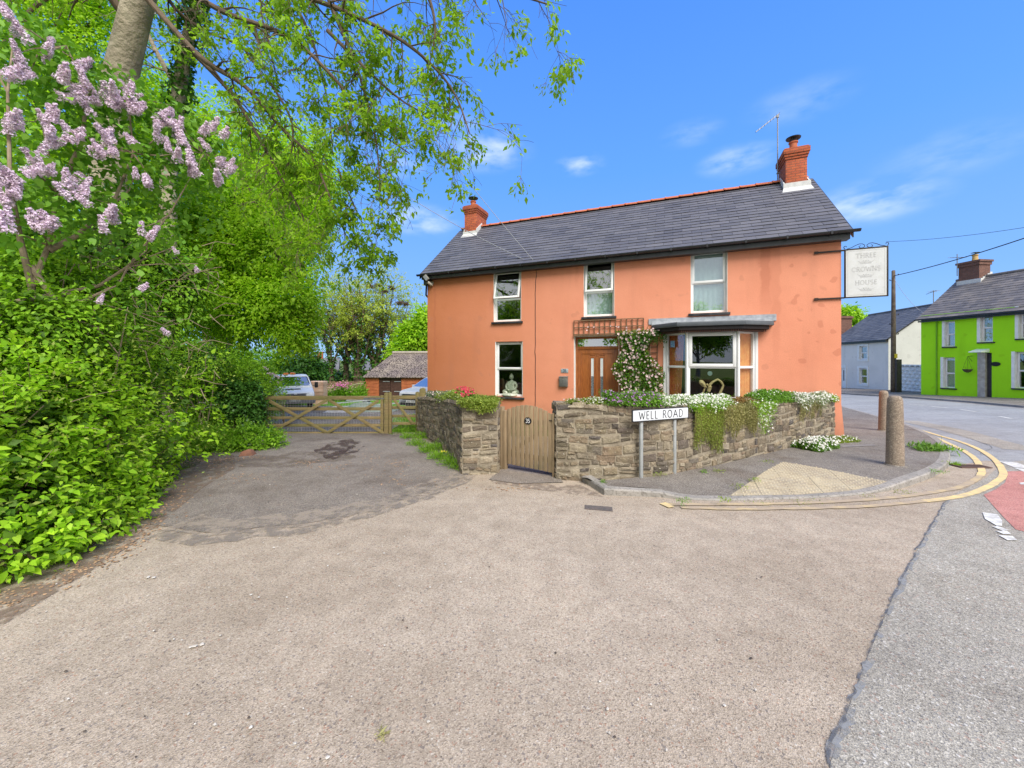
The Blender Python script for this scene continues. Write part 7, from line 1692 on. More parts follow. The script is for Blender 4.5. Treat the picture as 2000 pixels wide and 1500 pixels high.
def panicle_mesh(seed, n=330, L_=.17):
    r = np.random.default_rng(seed); z = r.uniform(0,1,n)**.9; lob = .034*(1-.70*z)*(1+.18*np.sin(z*11+seed)); a = r.uniform(0,6.283,n); rad = lob*r.uniform(.55,1.3,n)
    P = np.stack([rad*np.cos(a), rad*np.sin(a), z*L_], 1)
    if seed % 2:   # second cone
        P2 = P.copy()*.8; P2[:,0] += .035; P2[:,1] -= .01; P = np.concatenate([P,P2])
    n = len(P); c = P.copy(); c[:,2] = 0; o_ = unit(unit(np.stack([P[:,0],P[:,1],np.full(n,.02)],1))+r.normal(size=(n,3))*.75); P = P+o_*r.uniform(-.006,.01,(n,1))
    t1 = unit(np.cross(o_, r.normal(size=(n,3)))); t2 = np.cross(o_, t1); s_ = .0078
    V = []; 
    for k in range(4):
        a0 = k*pi/2; d1 = t1*cos(a0)+t2*sin(a0); d2 = -t1*sin(a0)+t2*cos(a0)
        V += [P, P+d1*s_*.6+d2*s_*.45, P+d1*s_*1.25+o_*s_*.2, P+d1*s_*.6-d2*s_*.45]
    V = np.stack(V,1).reshape(-1,3); k = len(V)//4; me = bpy.data.meshes.new('panicle'); me.vertices.add(len(V)); me.vertices.foreach_set('co', V.ravel()); me.loops.add(len(V)); me.loops.foreach_set('vertex_index', np.arange(len(V))); me.polygons.add(k); me.polygons.foreach_set('loop_start', np.arange(k)*4); me.polygons.foreach_set('loop_total', np.full(k,4)); me.update(); me.materials.append(m_mauve); return me
pms = [panicle_mesh(k) for k in range(6)]
r5 = random.Random(55)
PAN = [(x_+r5.gauss(0,16), y_+r5.gauss(0,13), d_+.05) for x_,y_,d_ in r5.sample(PAN[:56],27)]+PAN
for i, (px,py,d) in enumerate(PAN[:-2]):
    o = bpy.data.objects.new('flower_head', pms[i % 6]); COL.objects.link(o); o.parent = lil; o.location = AL(px,py,d-.22)-Vector((0,0,.10)); o.rotation_euler = (rr.uniform(-.7,.7), rr.uniform(-.3,1.1), rr.uniform(0,6.28)); s_ = rr.uniform(1.0,1.55)*(1 if py < 460 else .65); o.scale = (s_,)*3
lb2 = Vector(at(548,742,12.3)); lb2 = Vector((lb2.x,lb2.y,g(lb2.x,lb2.y))); l2 = thing('lilac_bush', 'small far lilac with pink purple heads above the truck at the hedge end', 'shrub', lb2)
mb = MB(); pts = []
for px,py in ((533,733),(542,748),(527,748),(546,738),(524,722),(518,756)):
    q = at(px,py,12.1)-lb2; mb.tube([(0,.2,0),(q.x*.5,.15,q.z*.5),tuple(q)],[.02,.012,.005],5,False); o = bpy.data.objects.new('flower_head', pms[(px)%6]); COL.objects.link(o); o.parent = l2; o.location = q; o.rotation_euler = (rr.uniform(-1,1),rr.uniform(-1,1),0); o.scale = (1.1,)*3
    for _ in range(70): pts.append((q.x+rng.normal()*.10,q.y+rng.normal()*.1+.1,q.z+rng.normal()*.12))
mb.build('stems', m_stem, l2); leafmesh('foliage', np.array(pts), .07, m_lf_lilac, l2, None, droop=.4, aspect=.8)

# ---- foreground hedge on the left
hb = []; low_ = []
for px,py,rad in ((-60,1080,.75),(40,1060,.62),(105,1010,.62),(165,975,.58),(200,940,.54),(218,895,.54)):
    p = G(px,py+60)
    hb.append((p.x-rad*.62, p.y+.28, .50, rad, rad, .72))
for px,py,rad in ((20,1150,.30),(95,1112,.30),(160,1075,.30),(215,1040,.30),(262,1000,.30),(290,955,.32),(300,915,.34)):
    p = G(px,py); low_.append((p.x-.22,p.y+.20,.20,rad*1.25,rad*1.1,.30))
for (x,y,z,a,b,c) in list(hb): hb.append((x-.25, y+.15, 1.15, a*.95, b, .60)); hb.append((x-.55, y+.3, 1.65, a*.8, b*.9, .42))
hb += low_; hb += [(-5.6,4.4,1.0,1.1,1.2,1.3),(-5.8,5.6,1.1,1.1,1.2,1.3),(-5.2,3.2,.9,1,1,1.3)]
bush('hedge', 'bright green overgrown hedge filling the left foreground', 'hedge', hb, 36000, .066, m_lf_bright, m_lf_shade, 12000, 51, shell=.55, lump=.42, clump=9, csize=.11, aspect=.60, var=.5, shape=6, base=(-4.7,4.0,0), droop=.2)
ub = []
for px,py,d in ((-60,640,3.9),(20,650,4.0),(95,660,4.3),(135,680,4.8),(165,700,5.3),(195,720,5.9),(215,770,6.4),(60,560,4.7),(130,580,5.1),(185,610,5.8),(225,650,6.6),(220,830,6.4)):
    p = at(px,py,d); ub.append((p.x-.25,p.y+.35,p.z,.62,.55,.62))
bush('tangled_shrub', 'twiggy shaded shrub layer between the bright hedge and the lilac', 'shrub', ub, 30000, .058, m_lf_hedge, m_lf_shade, 9000, 57, shell=.5, lump=.4, clump=7, csize=.13, aspect=.6, shape=6, base=(-4.9,4.6,0))  # upper part of the hedge, its shade put into duller leaf colours
# sprigs standing out of the hedge
rr = random.Random(33); mb = MB(); pts = []; H0 = Vector((-4.3,4.2,0))
for _ in range(95):
    b = hb[rr.randrange(0,18)]; th = rr.uniform(-2.4,.5); ph = rr.uniform(-.4,.8); u_ = Vector((cos(th)*cos(ph), sin(th)*cos(ph), sin(ph))); s0 = Vector((b[0]+u_.x*b[3]*.85, b[1]+u_.y*b[4]*.85, b[2]+u_.z*b[5]*.85)); ln = rr.uniform(.18,.42); d = (u_+Vector((rr.gauss(0,.3),rr.gauss(0,.3),rr.uniform(-.1,.6)))).normalized()
    q = [s0+d*ln*k/5-Vector((0,0,.02*k*k/8)) for k in range(6)]
    if min(p.z for p in q) < .04: continue
    mb.tube([p-H0 for p in q],[.004,.0038,.0034,.003,.0025,.002],4,False)
    for k in range(1,6):
        for s_ in range(3): pts.append(tuple(q[k]-H0+Vector((rr.gauss(0,.012),rr.gauss(0,.012),rr.gauss(0,.012)))))
o = thing('hedge_sprigs', 'leafy shoots standing out from the front of the left hedge', 'shoots', H0); mb.build('twigs', m_stem, o); leafmesh('foliage', np.array(pts), .05, m_lf_bright, o, None, aspect=.6, shape=6)
yb, yo = blob_pts(hb, 9000, .8, .42, 151, 6, .12); k_ = yb[:,2] > .03; yh = [o_ for o_ in bpy.data.objects if o_.type == 'EMPTY' and o_.name == 'hedge'][0]
leafmesh('young_foliage', yb[k_]-np.array([-4.7,4.0,0]), .036, m_lf_yel, yh, yo[k_], aspect=.5, droop=-.1, var=.6)
# darker hedge running to the gate
db = []
for px,py,h in ((300,850,2.3),(345,862,2.2),(395,862,2.05),(425,858,1.9),(436,850,1.7)):
    p = G(px,py); db.append((p.x,p.y+1.2,g(p.x,p.y)+h*.45,.72,.8,h*.56))
for px in (290,340,395): p = at(px,700,9.4); db.append((p.x,p.y,p.z-.1,.8,.8,.5))
bush('hedge', 'dark shaded hedge between the lilac and the field gate', 'hedge', db, 30000, .06, m_lf_hedge, m_lf_dark, 12000, 61, shell=.6, lump=.28, clump=6, csize=.13, base=(db[2][0],db[2][1],g(db[2][0],db[2][1])))
p = at(498,790,9.9); bush('ivy', 'glossy dark ivy swallowing the post at the hedge end of the gate', 'ivy', [(p.x-.12,p.y,p.z,.30,.3,.58),(p.x-.5,p.y-.1,p.z+.1,.45,.4,.5),(p.x-.05,p.y,p.z-.35,.22,.3,.45)], 9000, .065, m_lf_dark, m_lf_dark, 1500, 63, clump=5, csize=.09, aspect=.85, base=(p.x,p.y,g(p.x,p.y)))
# verge in front of that hedge: nettles, cow parsley, dandelions
vb = []
for px,py,rr_,hh in ((325,878,.45,.42),(365,884,.5,.50),(410,888,.5,.52),(455,886,.5,.50),(495,882,.42,.42),(520,876,.28,.28),(350,858,.5,.8),(410,858,.5,.85),(465,852,.4,.7),(300,860,.45,.7)):
    p = G(px,py); vb.append((p.x,p.y+.35,g(p.x,p.y)+.10,rr_,rr_*.8,hh))
vp = G(430,880); bush('verge_plants', 'lush nettles and cow parsley on the verge before the dark hedge', 'plants', vb, 24000, .055, m_lf_grass, m_lf_hedge, 4000, 71, shell=.3, lump=.3, clump=5, csize=.08, aspect=.35, stems=False, base=(vp.x,vp.y,vp.z), droop=-.25)
cpo = {}
for k, (px,py,d) in enumerate(((338,800,9.0),(345,818,8.8),(358,806,9.0),(372,795,9.1),(396,786,9.2),(405,796,9.2),(415,790,9.2),(332,812,8.9),(322,828,8.7),(362,818,8.9))):
    q = at(px,py,d); b = Vector((q.x,q.y,g(q.x,q.y))); key = px > 380; o = cpo.get(key) or thing('cow_parsley', 'taller lacy cow parsley on the right, against the dark ivy hedge' if key else 'broad lacy cow parsley spray on the left, low before the dark hedge', 'wildflower', b, 0); cpo[key] = o; e0 = b-o.location
    mb = MB(); mb.M = Matrix.Translation(e0); h = q.z-b.z; mb.tube([(0,0,0),(.02,0,h*.6),(0,0,h-.06)],[.006,.005,.004],4,False); pts = []
    for j in range(9):
        a = j*2.4; r_ = .03+.075*sqrt(j/9); e = Vector((r_*cos(a),r_*sin(a),h-.01*j/9)); mb.tube([(0,0,h-.06),tuple(e)],.002,3,False)
        for _ in range(7): pts.append((e.x+e0.x+rr.gauss(0,.014),e.y+e0.y+rr.gauss(0,.014),e.z+e0.z+rr.gauss(0,.003)))
    mb.build('stem', m_lf_grass, o); leafmesh('umbel', np.array(pts), .014, m_whitep, o, None, aspect=.9, flat=.95, droop=0)
def flower_dots(name, label, cat, centres, stemh, size, m, grp=None, per=1):
    c0 = centres[0]; o = thing(name, label, cat, c0, 0, grp); mb = MB(); pts = []
    for c in centres:
        q = Vector(c)-Vector(c0); mb.tube([tuple(q),(q.x+.01,q.y,q.z+stemh)],.0022,4,False); pts.append((q.x+.01,q.y,q.z+stemh))
    mb.build('stems', m_lf_grass, o); petals('petals', np.array(pts), size, m, o); return o
def petals(name, P, size, m, parent, n=7, face=(0,-.75,.65), spread=.45, kind=None):
    """round many-petalled flowers: a shallow cone of n petals each"""
    N = len(P); f = unit(np.tile(np.array(face,float),(N,1))+RNG.normal(size=(N,3))*spread); t1 = unit(np.cross(f, RNG.normal(size=(N,3)))); t2 = np.cross(f,t1); V = []; S = (size*RNG.uniform(.75,1.25,N))[:,None]
    for k in range(n):
        a0 = 2*pi*k/n; w_ = pi/n*.9; V += [P, P+(t1*cos(a0-w_)+t2*sin(a0-w_))*S*.36+f*S*.05, P+(t1*cos(a0)+t2*sin(a0))*S*.5+f*S*.1, P+(t1*cos(a0+w_)+t2*sin(a0+w_))*S*.36+f*S*.05]
    V = np.stack(V,1).reshape(-1,3); k = len(V)//4; me = bpy.data.meshes.new(name); me.vertices.add(len(V)); me.vertices.foreach_set('co', V.ravel()); me.loops.add(len(V)); me.loops.foreach_set('vertex_index', np.arange(len(V))); me.polygons.add(k); me.polygons.foreach_set('loop_start', np.arange(k)*4); me.polygons.foreach_set('loop_total', np.full(k,4)); me.update()
    o = link(name, me, m, parent)
    if kind: o['kind'] = kind
    return o
cs_ = [tuple(G(px,py)+Vector((0,.25,.1))) for px,py in ((521,872),(525,876),(529,875),(527,870),(523,868))]
flower_dots('dandelion', 'cluster of yellow dandelions at the verge tip by the gate', 'wildflower', cs_, .10, .035, m_yelp)

p = G(483,890); mb = MB(); mb.hexa([(-.14,-.08,0),(.12,-.09,0),(.15,.1,0),(-.12,.09,0)],[(-.09,-.05,.10),(.05,-.07,.15),(.08,.06,.12),(-.06,.05,.08)]); tag(mb.build('rock', mat('reddish_rock',(.30,.14,.09),(.2,.1,.07),9,.9,.6,30), None, tuple(p), .4, bevel=.012), 'reddish angular stone lying at the edge of the verge', 'rock')

# ---- verge between the drive and the left stone wall
vb = []
for px,py,rr_ in ((778,846,.22),(795,858,.24),(812,872,.24),(832,886,.26),(855,900,.24),(876,912,.20),(892,920,.14),(800,845,.3),(825,858,.25),(850,880,.22)):
    p = G(px,py); vb.append((p.x,p.y+.1,p.z+.02,rr_,rr_*.8,.13))
vp = G(830,885); bush('verge_plants', 'strip of grass and weeds along the foot of the left stone wall', 'plants', vb, 11000, .06, m_lf_grass, None, 0, 81, shell=.1, lump=.3, clump=6, csize=.06, aspect=.14, stems=False, base=(vp.x,vp.y,vp.z), droop=-.8)
flower_dots('dandelion', 'yellow dandelions in the weeds beside the left stone wall', 'wildflower', [tuple(G(858,905)+Vector((0,.2,.08))),tuple(G(863,903)+Vector((0,.2,.07))),tuple(G(867,906)+Vector((0,.2,.08)))], .09, .035, m_yelp)
p = G(800,832); bush('grass_patch', 'bright grass behind the small gate in front of the parked car', 'grass', [(p.x,p.y+.6,p.z,.9,1.2,.14),(p.x+.6,p.y+.4,p.z,.5,1.0,.14)], 9000, .12, m_lf_grass, None, 0, 83, shell=.0, lump=.1, clump=5, csize=.1, aspect=.10, stems=False, base=tuple(p), droop=-.9)

# ---- bed of tall growth, shrubs and distant trees behind the drive
p = at(672,770,24.5); bush('tall_weeds', 'tall rough greenery in front of the board fence', 'plants', [(p.x-1.1,p.y,p.z-.45,.8,.8,.75),(p.x-.3,p.y,p.z-.4,.8,.8,.75),(p.x+.5,p.y,p.z-.35,.7,.8,.8),(p.x+.95,p.y+.4,p.z-.2,.32,.6,.75)], 9000, .16, m_lf_grass, m_lf_hedge, 1500, 91, shell=.4, clump=5, csize=.25, aspect=.2, stems=False, base=(p.x,p.y,g(p.x,p.y)), droop=-.7)
q = at(666,753,24.0); o = thing('pink_shrub', 'bright pink flowering clump in front of the board fence', 'shrub', (q.x,q.y,q.z-.5)); petals('blossom', np.array([(rr.gauss(0,.24),rr.gauss(0,.1),.5+rr.gauss(0,.10)) for _ in range(150)]), .07, mat('magenta_petal',(.72,.12,.42),(.80,.25,.52),9,.7), o, 5); leafmesh('foliage', np.array([(rr.gauss(0,.25),rr.gauss(0,.15),.25+rr.gauss(0,.15)) for _ in range(300)]), .12, m_lf_grass, o)
q = at(650,758,24.2); o = thing('pink_shrub', 'dusty pink seed heads scattered left of the bright pink clump', 'shrub', (q.x,q.y,q.z-.5)); petals('blossom', np.array([(rr.gauss(0,.7),rr.gauss(0,.2),.42+rr.gauss(0,.16)) for _ in range(200)]), .07, mat('dusty_pink',(.55,.32,.28),(.62,.42,.36),9,.7), o, 5); leafmesh('foliage', np.array([(rr.gauss(0,.7),rr.gauss(0,.2),.2+rr.gauss(0,.2)) for _ in range(300)]), .12, m_lf_grass, o)
def vase_tree(label, px, py0, d, h, spread, seed, lean=0, r=.26, leaves=5, prob=.85, nst=7, ivy=800, group='bare branched trees behind the outbuilding'):
    rr = random.Random(seed); x = (px-1000)/F*d; b = Vector((x,d,g(x,d))); o = thing('ivy_clad_tree', label, 'tree', b, 0, group); mb = MB(); tips = []
    stems_ = []
    tr = [Vector((0,0,-.2)), Vector((lean*.2,0,h*.15)), Vector((lean*.4,0,h*.30))]; mb.tube(tr,[r*1.2,r,r*.85],9,False)
    for k in range(nst):
        f = (k+.5)/nst*2-1; a = f*spread+rr.gauss(0,.06); dd = rr.uniform(-.35,.35); d0 = Vector((sin(a)+lean*.1, dd*.6, cos(a))).normalized(); s0 = tr[1].lerp(tr[2], rr.random()); pts = [s0]; q = s0.copy()
        ln = h*.78*(1-.25*abs(f))*rr.uniform(.85,1.05)
        for j in range(6): d0 = (d0+Vector((rr.gauss(0,.07),rr.gauss(0,.07),.05))).normalized(); q = q+d0*ln/6; pts.append(q.copy())
        stems_.append(pts); limb(mb, pts, r*.45, .02, rr, tips, 12, h*.2, .35, 1, 2, 3, .7, .3)
    mb.build('trunk', m_twig, o)
    P, D = spray(tips, leaves, .10, rng, prob); leafmesh('crown', P, .18, m_lf_sparse, o, D, droop=.1, aspect=.55)
    pts = []
    for _ in range(ivy):
        s_ = rr.choice([tr]*2+stems_) ; i = rr.randrange(0, min(2,len(s_)-1) if s_ is tr else 4); f = rr.random(); c = s_[i].lerp(s_[i+1], f); a = rr.uniform(0,6.28); r_ = (r*1.5 if s_ is tr else r*.95)*rr.uniform(.5,1.15); pts.append((c.x+r_*cos(a),c.y+r_*sin(a),c.z))
    leafmesh('ivy', np.array(pts), .2, m_lf_dark, o, None, droop=.5, aspect=.85); return o, b
v1 = vase_tree('ivy clad tree with the leftmost slim trunk of the group behind the fence', 647, 0, 33, 9.6, .42, 3, nst=5, r=.22)
v2 = vase_tree('ivy clad tree second from the left in the group behind the fence', 676, 0, 35, 9.8, .55, 5, nst=6, r=.26)
v3 = vase_tree('thickest ivy clad tree in the middle of the group behind the fence', 699, 0, 34, 10.6, .60, 7, nst=9, r=.36, ivy=1500)
v5 = vase_tree('farthest right ivy clad tree, its fan of branches rising over the outbuilding', 752, 0, 36, 10.4, .85, 19, .9, nst=11, r=.26, ivy=900)
v4 = vase_tree('ivy clad tree leaning right beside the outbuilding roof', 727, 0, 34.5, 10.2, .78, 9, .8, nst=9, r=.32, ivy=1300)
for k,(px,py,lab) in enumerate(((722,560,'leftmost'),(738,557,'second'),(752,570,'largest middle'),(765,563,'fourth'),(781,592,'lower right'),(792,594,'lowest rightmost'))):
    q = at(px,py,34.2); o = thing('rook_nest', f'dark twiggy rook nest in the bare treetops, {lab} of the row', 'nest', q, 0, 'rook nests in the treetops'); mb = MB(); r2 = random.Random(k)
    for _ in range(70): a = r2.uniform(0,6.28); c = Vector((.2*cos(a)*r2.random(),.2*sin(a)*r2.random(),r2.uniform(-.12,.14))); e = Vector((r2.gauss(0,.2),r2.gauss(0,.2),r2.gauss(0,.07))); mb.tube([c-e,c+e],.014,3,False)
    mb.build('sticks', mat('nest_sticks',(.11,.07,.05),(.16,.10,.07),9,.9), o)
leafy('bushy_tree', 'rounded green tree rising behind the outbuilding against the house', [gpt(815,31), tuple(at(815,700,31)), tuple(at(820,660,31))], .2, blobs_px([(815,668,31,40,1.6,32),(785,690,31,30,1.4,22),(838,640,31,40,1.6,45),(800,650,31.5,24,1.2,20)]), 9000, .26, m_lf_mid, m_lf_hedge, 95, 6, .5)
leafy('bushy_tree', 'green treetop showing over the grey cottage roof', [gpt(1660,55), tuple(at(1660,640,55)), tuple(at(1660,620,55))], .3, blobs_px([(1652,618,55,22,2,18),(1672,632,55,20,2,10)]), 2600, .45, m_lf_bright, None, 96, 5, .8)
for k,(px,py,d,rx,rz_,lab) in enumerate(((330,690,26,60,60,'dark green bushes low behind the hedge at far left'),(420,700,24,70,40,'rounded bushes behind the dark hedge'),(520,712,27,60,40,'leafy bushes above the truck cab'),(592,720,26,32,48,'dark evergreen bush right above the truck roof'),(620,728,36,22,22,'small ivy bush beneath the leftmost trunk'),(664,738,36.5,24,14,'low ivy mound between the trunks'),(715,738,37,34,12,'low scrub left of the outbuilding'),(230,690,22,110,60,'broad thicket behind the lilac stems'))):
    q = at(px,py,d); bush('bush', lab, 'bush', [(q.x,q.y,q.z-.3,rx/F*d,1.6,rz_/F*d),(q.x+.4*rx/F*d,q.y+.3,q.z-.8,rx/F*d*.7,1.3,rz_/F*d)], 5200, .22, m_lf_hedge if k not in (3,4,5) else m_lf_dark, None, 0, 100+k, clump=5, csize=.4, stems=False, base=(q.x,q.y,g(q.x,q.y)))
# trees standing behind the photographer, mirrored in the window panes
tsrc = leafy('roadside_tree', 'broad green roadside tree behind the viewpoint, mirrored in the left windows', [(-9,-13,0),(-9,-13,4),(-8.8,-13,8)], .3, [(-9,-13,8,3.2,3,3.4),(-6.5,-12,6.5,2.2,2,2.4),(-11,-13,6,2.4,2.2,2.4)], 9000, .3, m_lf_mid, m_lf_dark, 97, 6, .5, group='trees behind the viewpoint')
for (x,y,s_,lab) in ((-11,1.5,.6,'roadside tree beyond the left hedge, mirrored in the upper left window'),(-3.6,-14,.62,'full roadside tree behind the viewpoint, mirrored in the middle of the bay'),(-17,-11,.9,'smaller roadside tree behind the viewpoint far to the left'),(1.5,-17,.85,'roadside tree straight behind the viewpoint, mirrored in the bay'),(9,-19,.8,'roadside tree behind the viewpoint to the right')):
    c = copy_tree(tsrc); c.location = (x,y,0); c.scale = (s_,)*3; c.rotation_euler = (0,0,x); c['label'] = lab
m_lf_wall = leaf_mat('wall_plant_leaf', (.12,.28,.03), (.25,.44,.06), .3, 3)
# ---- plants on the garden walls
def wp(px, py, d): return Vector(at(px,py,d))
def patch(name, label, cat, line, hgt, dep, n, size, m, fl=None, nf=0, fs=.02, fm=None, seed=0, aspect=.5, hang=0, fn=6, csize=.04, droop=.1):
    """low cushion along points on the wall top; hang lets it spill down the front"""
    r = np.random.default_rng(seed); L_ = [np.array(p) for p in line]; b = L_[len(L_)//2]; o = thing(name, label, cat, tuple(b))
    def samp(k, top):
        i = r.integers(0,len(L_)-1,k) if len(L_) > 1 else np.zeros(k,int); f = r.uniform(0,1,k)[:,None]; A_ = np.array(L_)[i]; B_ = np.array(L_)[np.minimum(i+1,len(L_)-1)]; c = A_+(B_-A_)*f
        env = .55+.45*np.sin(c[:,0]*9+seed)*np.sin(c[:,0]*4.1+1); th = r.uniform(0,pi,k); rad = np.sqrt(r.uniform(.25 if not top else .75,1.05,k))
        off = np.stack([r.normal(size=k)*csize, -np.cos(th)*dep*rad, np.sin(th)*hgt*rad*(.7+.5*env)], 1); P = c+off
        if hang: dn = r.uniform(0,1,k)**1.6*hang*(r.uniform(0,1,k) < .5)*(.5+.5*np.sin(c[:,0]*7+seed)); P[:,2] -= dn; P[:,1] = np.where(dn > .02, c[:,1]-dep-.04-r.uniform(0,.05,k), P[:,1])
        return P-b
    leafmesh('foliage', samp(n,False), size, m, o, None, aspect=aspect, droop=droop)
    if nf: petals('flowers', samp(nf,True), fs, fm, o, fn)
    return o
def topline(pathobj, zf, s0, s1, k=8, off=-.12, dz=.02): 
    out = []
    for i in range(k+1): s_ = s0+(s1-s0)*i/k; q = pathobj.at(s_, off); out.append((q.x,q.y,zf(s_)+dz))
    return out
def s_at(pathobj, px, lo=0, hi=None):
    best = min(((abs(1000+F*pathobj.at(lo+((hi or pathobj.L)-lo)*k/400).x/pathobj.at(lo+((hi or pathobj.L)-lo)*k/400).y-px), lo+((hi or pathobj.L)-lo)*k/400) for k in range(401))); return best[1]
SB = lambda px: s_at(pb, px, .45)
def TB(px0, px1, **k): return topline(pb, ztB, SB(px0), SB(px1), **k)
patch('thrift', 'small pink and white thrift tufts on the wall top right of the gate', 'wall plant', TB(1108,1172), .06, .10, 1500, .03, m_lf_yel, 1, 60, .026, m_pink, 1, .35)
patch('wall_daisies', 'thin white daisies on the wall top before the front door', 'wall plant', TB(1150,1200), .10, .12, 1300, .03, m_lf_yel, 1, 170, .022, m_whitep, 21, .35)
patch('aubretia', 'green cushion dotted with violet flowers before the climber', 'wall plant', TB(1186,1292), .20, .20, 7000, .034, m_lf_wall, 1, 330, .032, m_viol, 2, .6)
patch('wall_daisies', 'white flowered cushion left of the street name plate top', 'wall plant', TB(1238,1300), .15, .16, 2500, .03, m_lf_wall, 1, 230, .024, m_whitep, 22, .5)
patch('wall_daisies', 'dense drift of small white daisies below the bay window', 'wall plant', TB(1348,1432), .16, .22, 6000, .03, m_lf_grass, 1, 1000, .030, m_whitep, 3, .3, hang=.12)
patch('wall_daisies', 'mass of white daisies on the wall top behind the name plate', 'wall plant', TB(1288,1350), .17, .13, 3500, .03, m_lf_grass, 1, 650, .030, m_whitep, 23, .3)
patch('wall_daisies', 'white daisies spilling down the wall just right of the name plate', 'wall plant', TB(1351,1364), .05, .16, 1800, .03, m_lf_grass, 1, 170, .026, m_whitep, 4, .3, hang=.36)
patch('sedum', 'rusty brown and olive sedum cushion on the wall top', 'wall plant', TB(1436,1492), .10, .2, 4000, .025, leaf_mat('rusty_sedum', (.26,.14,.05), (.40,.25,.08), .2, 4), 0, 0, seed=5)
patch('wall_daisies', 'pinkish white daisies cascading down the wall under the bay right side', 'wall plant', TB(1462,1512), .08, .18, 4500, .032, m_lf_hedge, 1, 330, .032, m_pink if False else m_whitep, 6, .3, hang=.62)
patch('geranium', 'rounded dark green mound with few pale flowers on the wall', 'wall plant', TB(1478,1552), .22, .2, 7500, .034, m_lf_wall, 1, 110, .030, m_whitep, 7, .7)
patch('snow_in_summer', 'silvery white flowered mat at the right end of the wall', 'wall plant', TB(1548,1626), .17, .2, 6000, .032, leaf_mat('silver_leaf', (.24,.34,.17), (.40,.48,.30), .2, 4), 1, 620, .036, m_whitep, 8, .3, hang=.25)
patch('wall_daisies', 'last clump of white daisies where the wall meets the house corner', 'wall plant', TB(1618,1634), .14, .2, 2200, .03, m_lf_hedge, 1, 150, .032, m_whitep, 9, .3, hang=.08)
# hanging dry strands
def strands(name, label, px0, px1, ln, n, m, seed, green=None, thin=.0035):
    rr = random.Random(seed); s0, s1 = SB(px0), SB(px1); b = pb.at((s0+s1)/2); zb = ztB((s0+s1)/2); o = thing(name, label, 'wall plant', (b.x,b.y,zb)); mb = MB(); pts = []
    for _ in range(n):
        s_ = rr.uniform(s0,s1); q = pb.at(s_, .03); dr = pb.at(s_,.09); l = ln*rr.uniform(.5,1.05)*(.85+.15*sin(s_*9+seed)); p = Vector((dr.x-b.x+rr.gauss(0,.01),dr.y-b.y,ztB(s_)-zb+rr.uniform(-.02,.04))); pl = [p+Vector((0,.12,.03)), p]
        k = max(3,int(l/.06)); x = 0
        for j in range(k): x += rr.gauss(0,.006); pl.append(p+Vector((x, .05*min(1,j/3)*0+rr.gauss(0,.004)+.04*(j/k), -l*(j+1)/k))); 
        mb.tube(pl, thin, 3, False)
        for w_ in pl[1:]:
            for _ in range(3): pts.append((w_.x+rr.gauss(0,.01),w_.y-.004+rr.gauss(0,.008),w_.z+rr.gauss(0,.02)))
    mb.build('stems', m, o); leafmesh('leaves', np.array(pts), .022, green or m_lf_olive, o, None, droop=.8, aspect=.4); return o
strands('trailing_stems', 'long green yellow trailing curtain of stems down the wall', 1350, 1402, .80, 260, m_lf_olive, 3, m_lf_yel)
strands('trailing_stems', 'dry straw coloured trailing stems under the bay window', 1402, 1470, .55, 230, m_lf_olive, 5)
strands('trailing_stems', 'short dry trailing stems near the right end of the wall', 1552, 1600, .42, 60, m_lf_olive, 7)
# left wall
SA = lambda px: s_at(pa, px, 0, pa.L-.42)
def TA(px0, px1, **k): return topline(pa, ztA, SA(px0), SA(px1), **k)
patch('wall_creeper', 'yellow green creeper draped over the top of the left wall', 'wall plant', TA(905,972,off=-.14), .12, .20, 8000, .034, m_lf_yel, 0, 0, seed=11, hang=.16)
patch('wall_creeper', 'darker green creeper along the far part of the left wall', 'wall plant', TA(845,905,off=-.14), .16, .18, 8000, .036, m_lf_yel, 1, 60, .03, m_whitep, 12, .5, hang=.12)
patch('stonecrop', 'grey green stonecrop with pale flowers at the gate end of the left wall', 'wall plant', TA(826,862,off=-.14), .16, .2, 4500, .035, leaf_mat('grey_green_leaf', (.16,.22,.13), (.30,.34,.20), .2, 4), 1, 120, .035, m_pink, 13, .5)
q = TA(880,925,off=-.16); patch('red_valerian', 'crimson flowering clump on the left wall', 'wall plant', [(a,b,c+.12) for a,b,c in q], .12, .16, 1800, .03, m_lf_wall, 1, 520, .036, m_crim, 14, .5, csize=.03)
# climber by the door
va_, vb_ = H.hit(1208,720)[0], H.hit(1290,700)[0]; cl = thing('clematis', 'pink white flowering clematis climbing the trellis beside the door', 'climber', H.P(va_,-.08,0), H.rz)
r = np.random.default_rng(9); W_ = vb_-va_; z1_ = H.hit(1248,648)[1]
def clp(k):
    z = r.uniform(.3,z1_+.05,k); c = W_*(.50+.10*np.sin(z*2.2)); hw = W_*(.42+.24*np.clip((1.9-z)/1.2,0,1)+.12*np.sin(z*5)); x = c+r.uniform(-1,1,k)*hw; y = -.04-np.abs(r.normal(size=k))*.07; return np.stack([x,y,z],1)
leafmesh('foliage', clp(11500), .05, m_lf_dark, cl, None, aspect=.5, droop=.4); leafmesh('young_foliage', clp(3500), .045, m_lf_hedge, cl, None, aspect=.5, droop=.4)
fp_ = clp(430); fp_[:,1] -= .06; petals('flowers', fp_, .068, m_pink, cl, 4, face=(0,-1,.2), spread=.35)
ex = np.stack([r.uniform(W_*.55,W_*1.15,700), -.1-r.uniform(0,.1,700), z1_-.18+r.normal(size=700)*.09],1); leafmesh('side_foliage', ex, .05, m_lf_dark, cl, None)
petals('flowers', np.array([(-.95+.14*k+rr.gauss(0,.05),-.1,z1_+.12+rr.gauss(0,.08)) for k in range(9)]+[(W_*.8+rr.gauss(0,.15),-.15,z1_-.12+rr.gauss(0,.08)) for k in range(14)]), .06, m_pink, cl, 4, face=(0,-1,.2), spread=.3)
mb = MB(); r2 = random.Random(8)
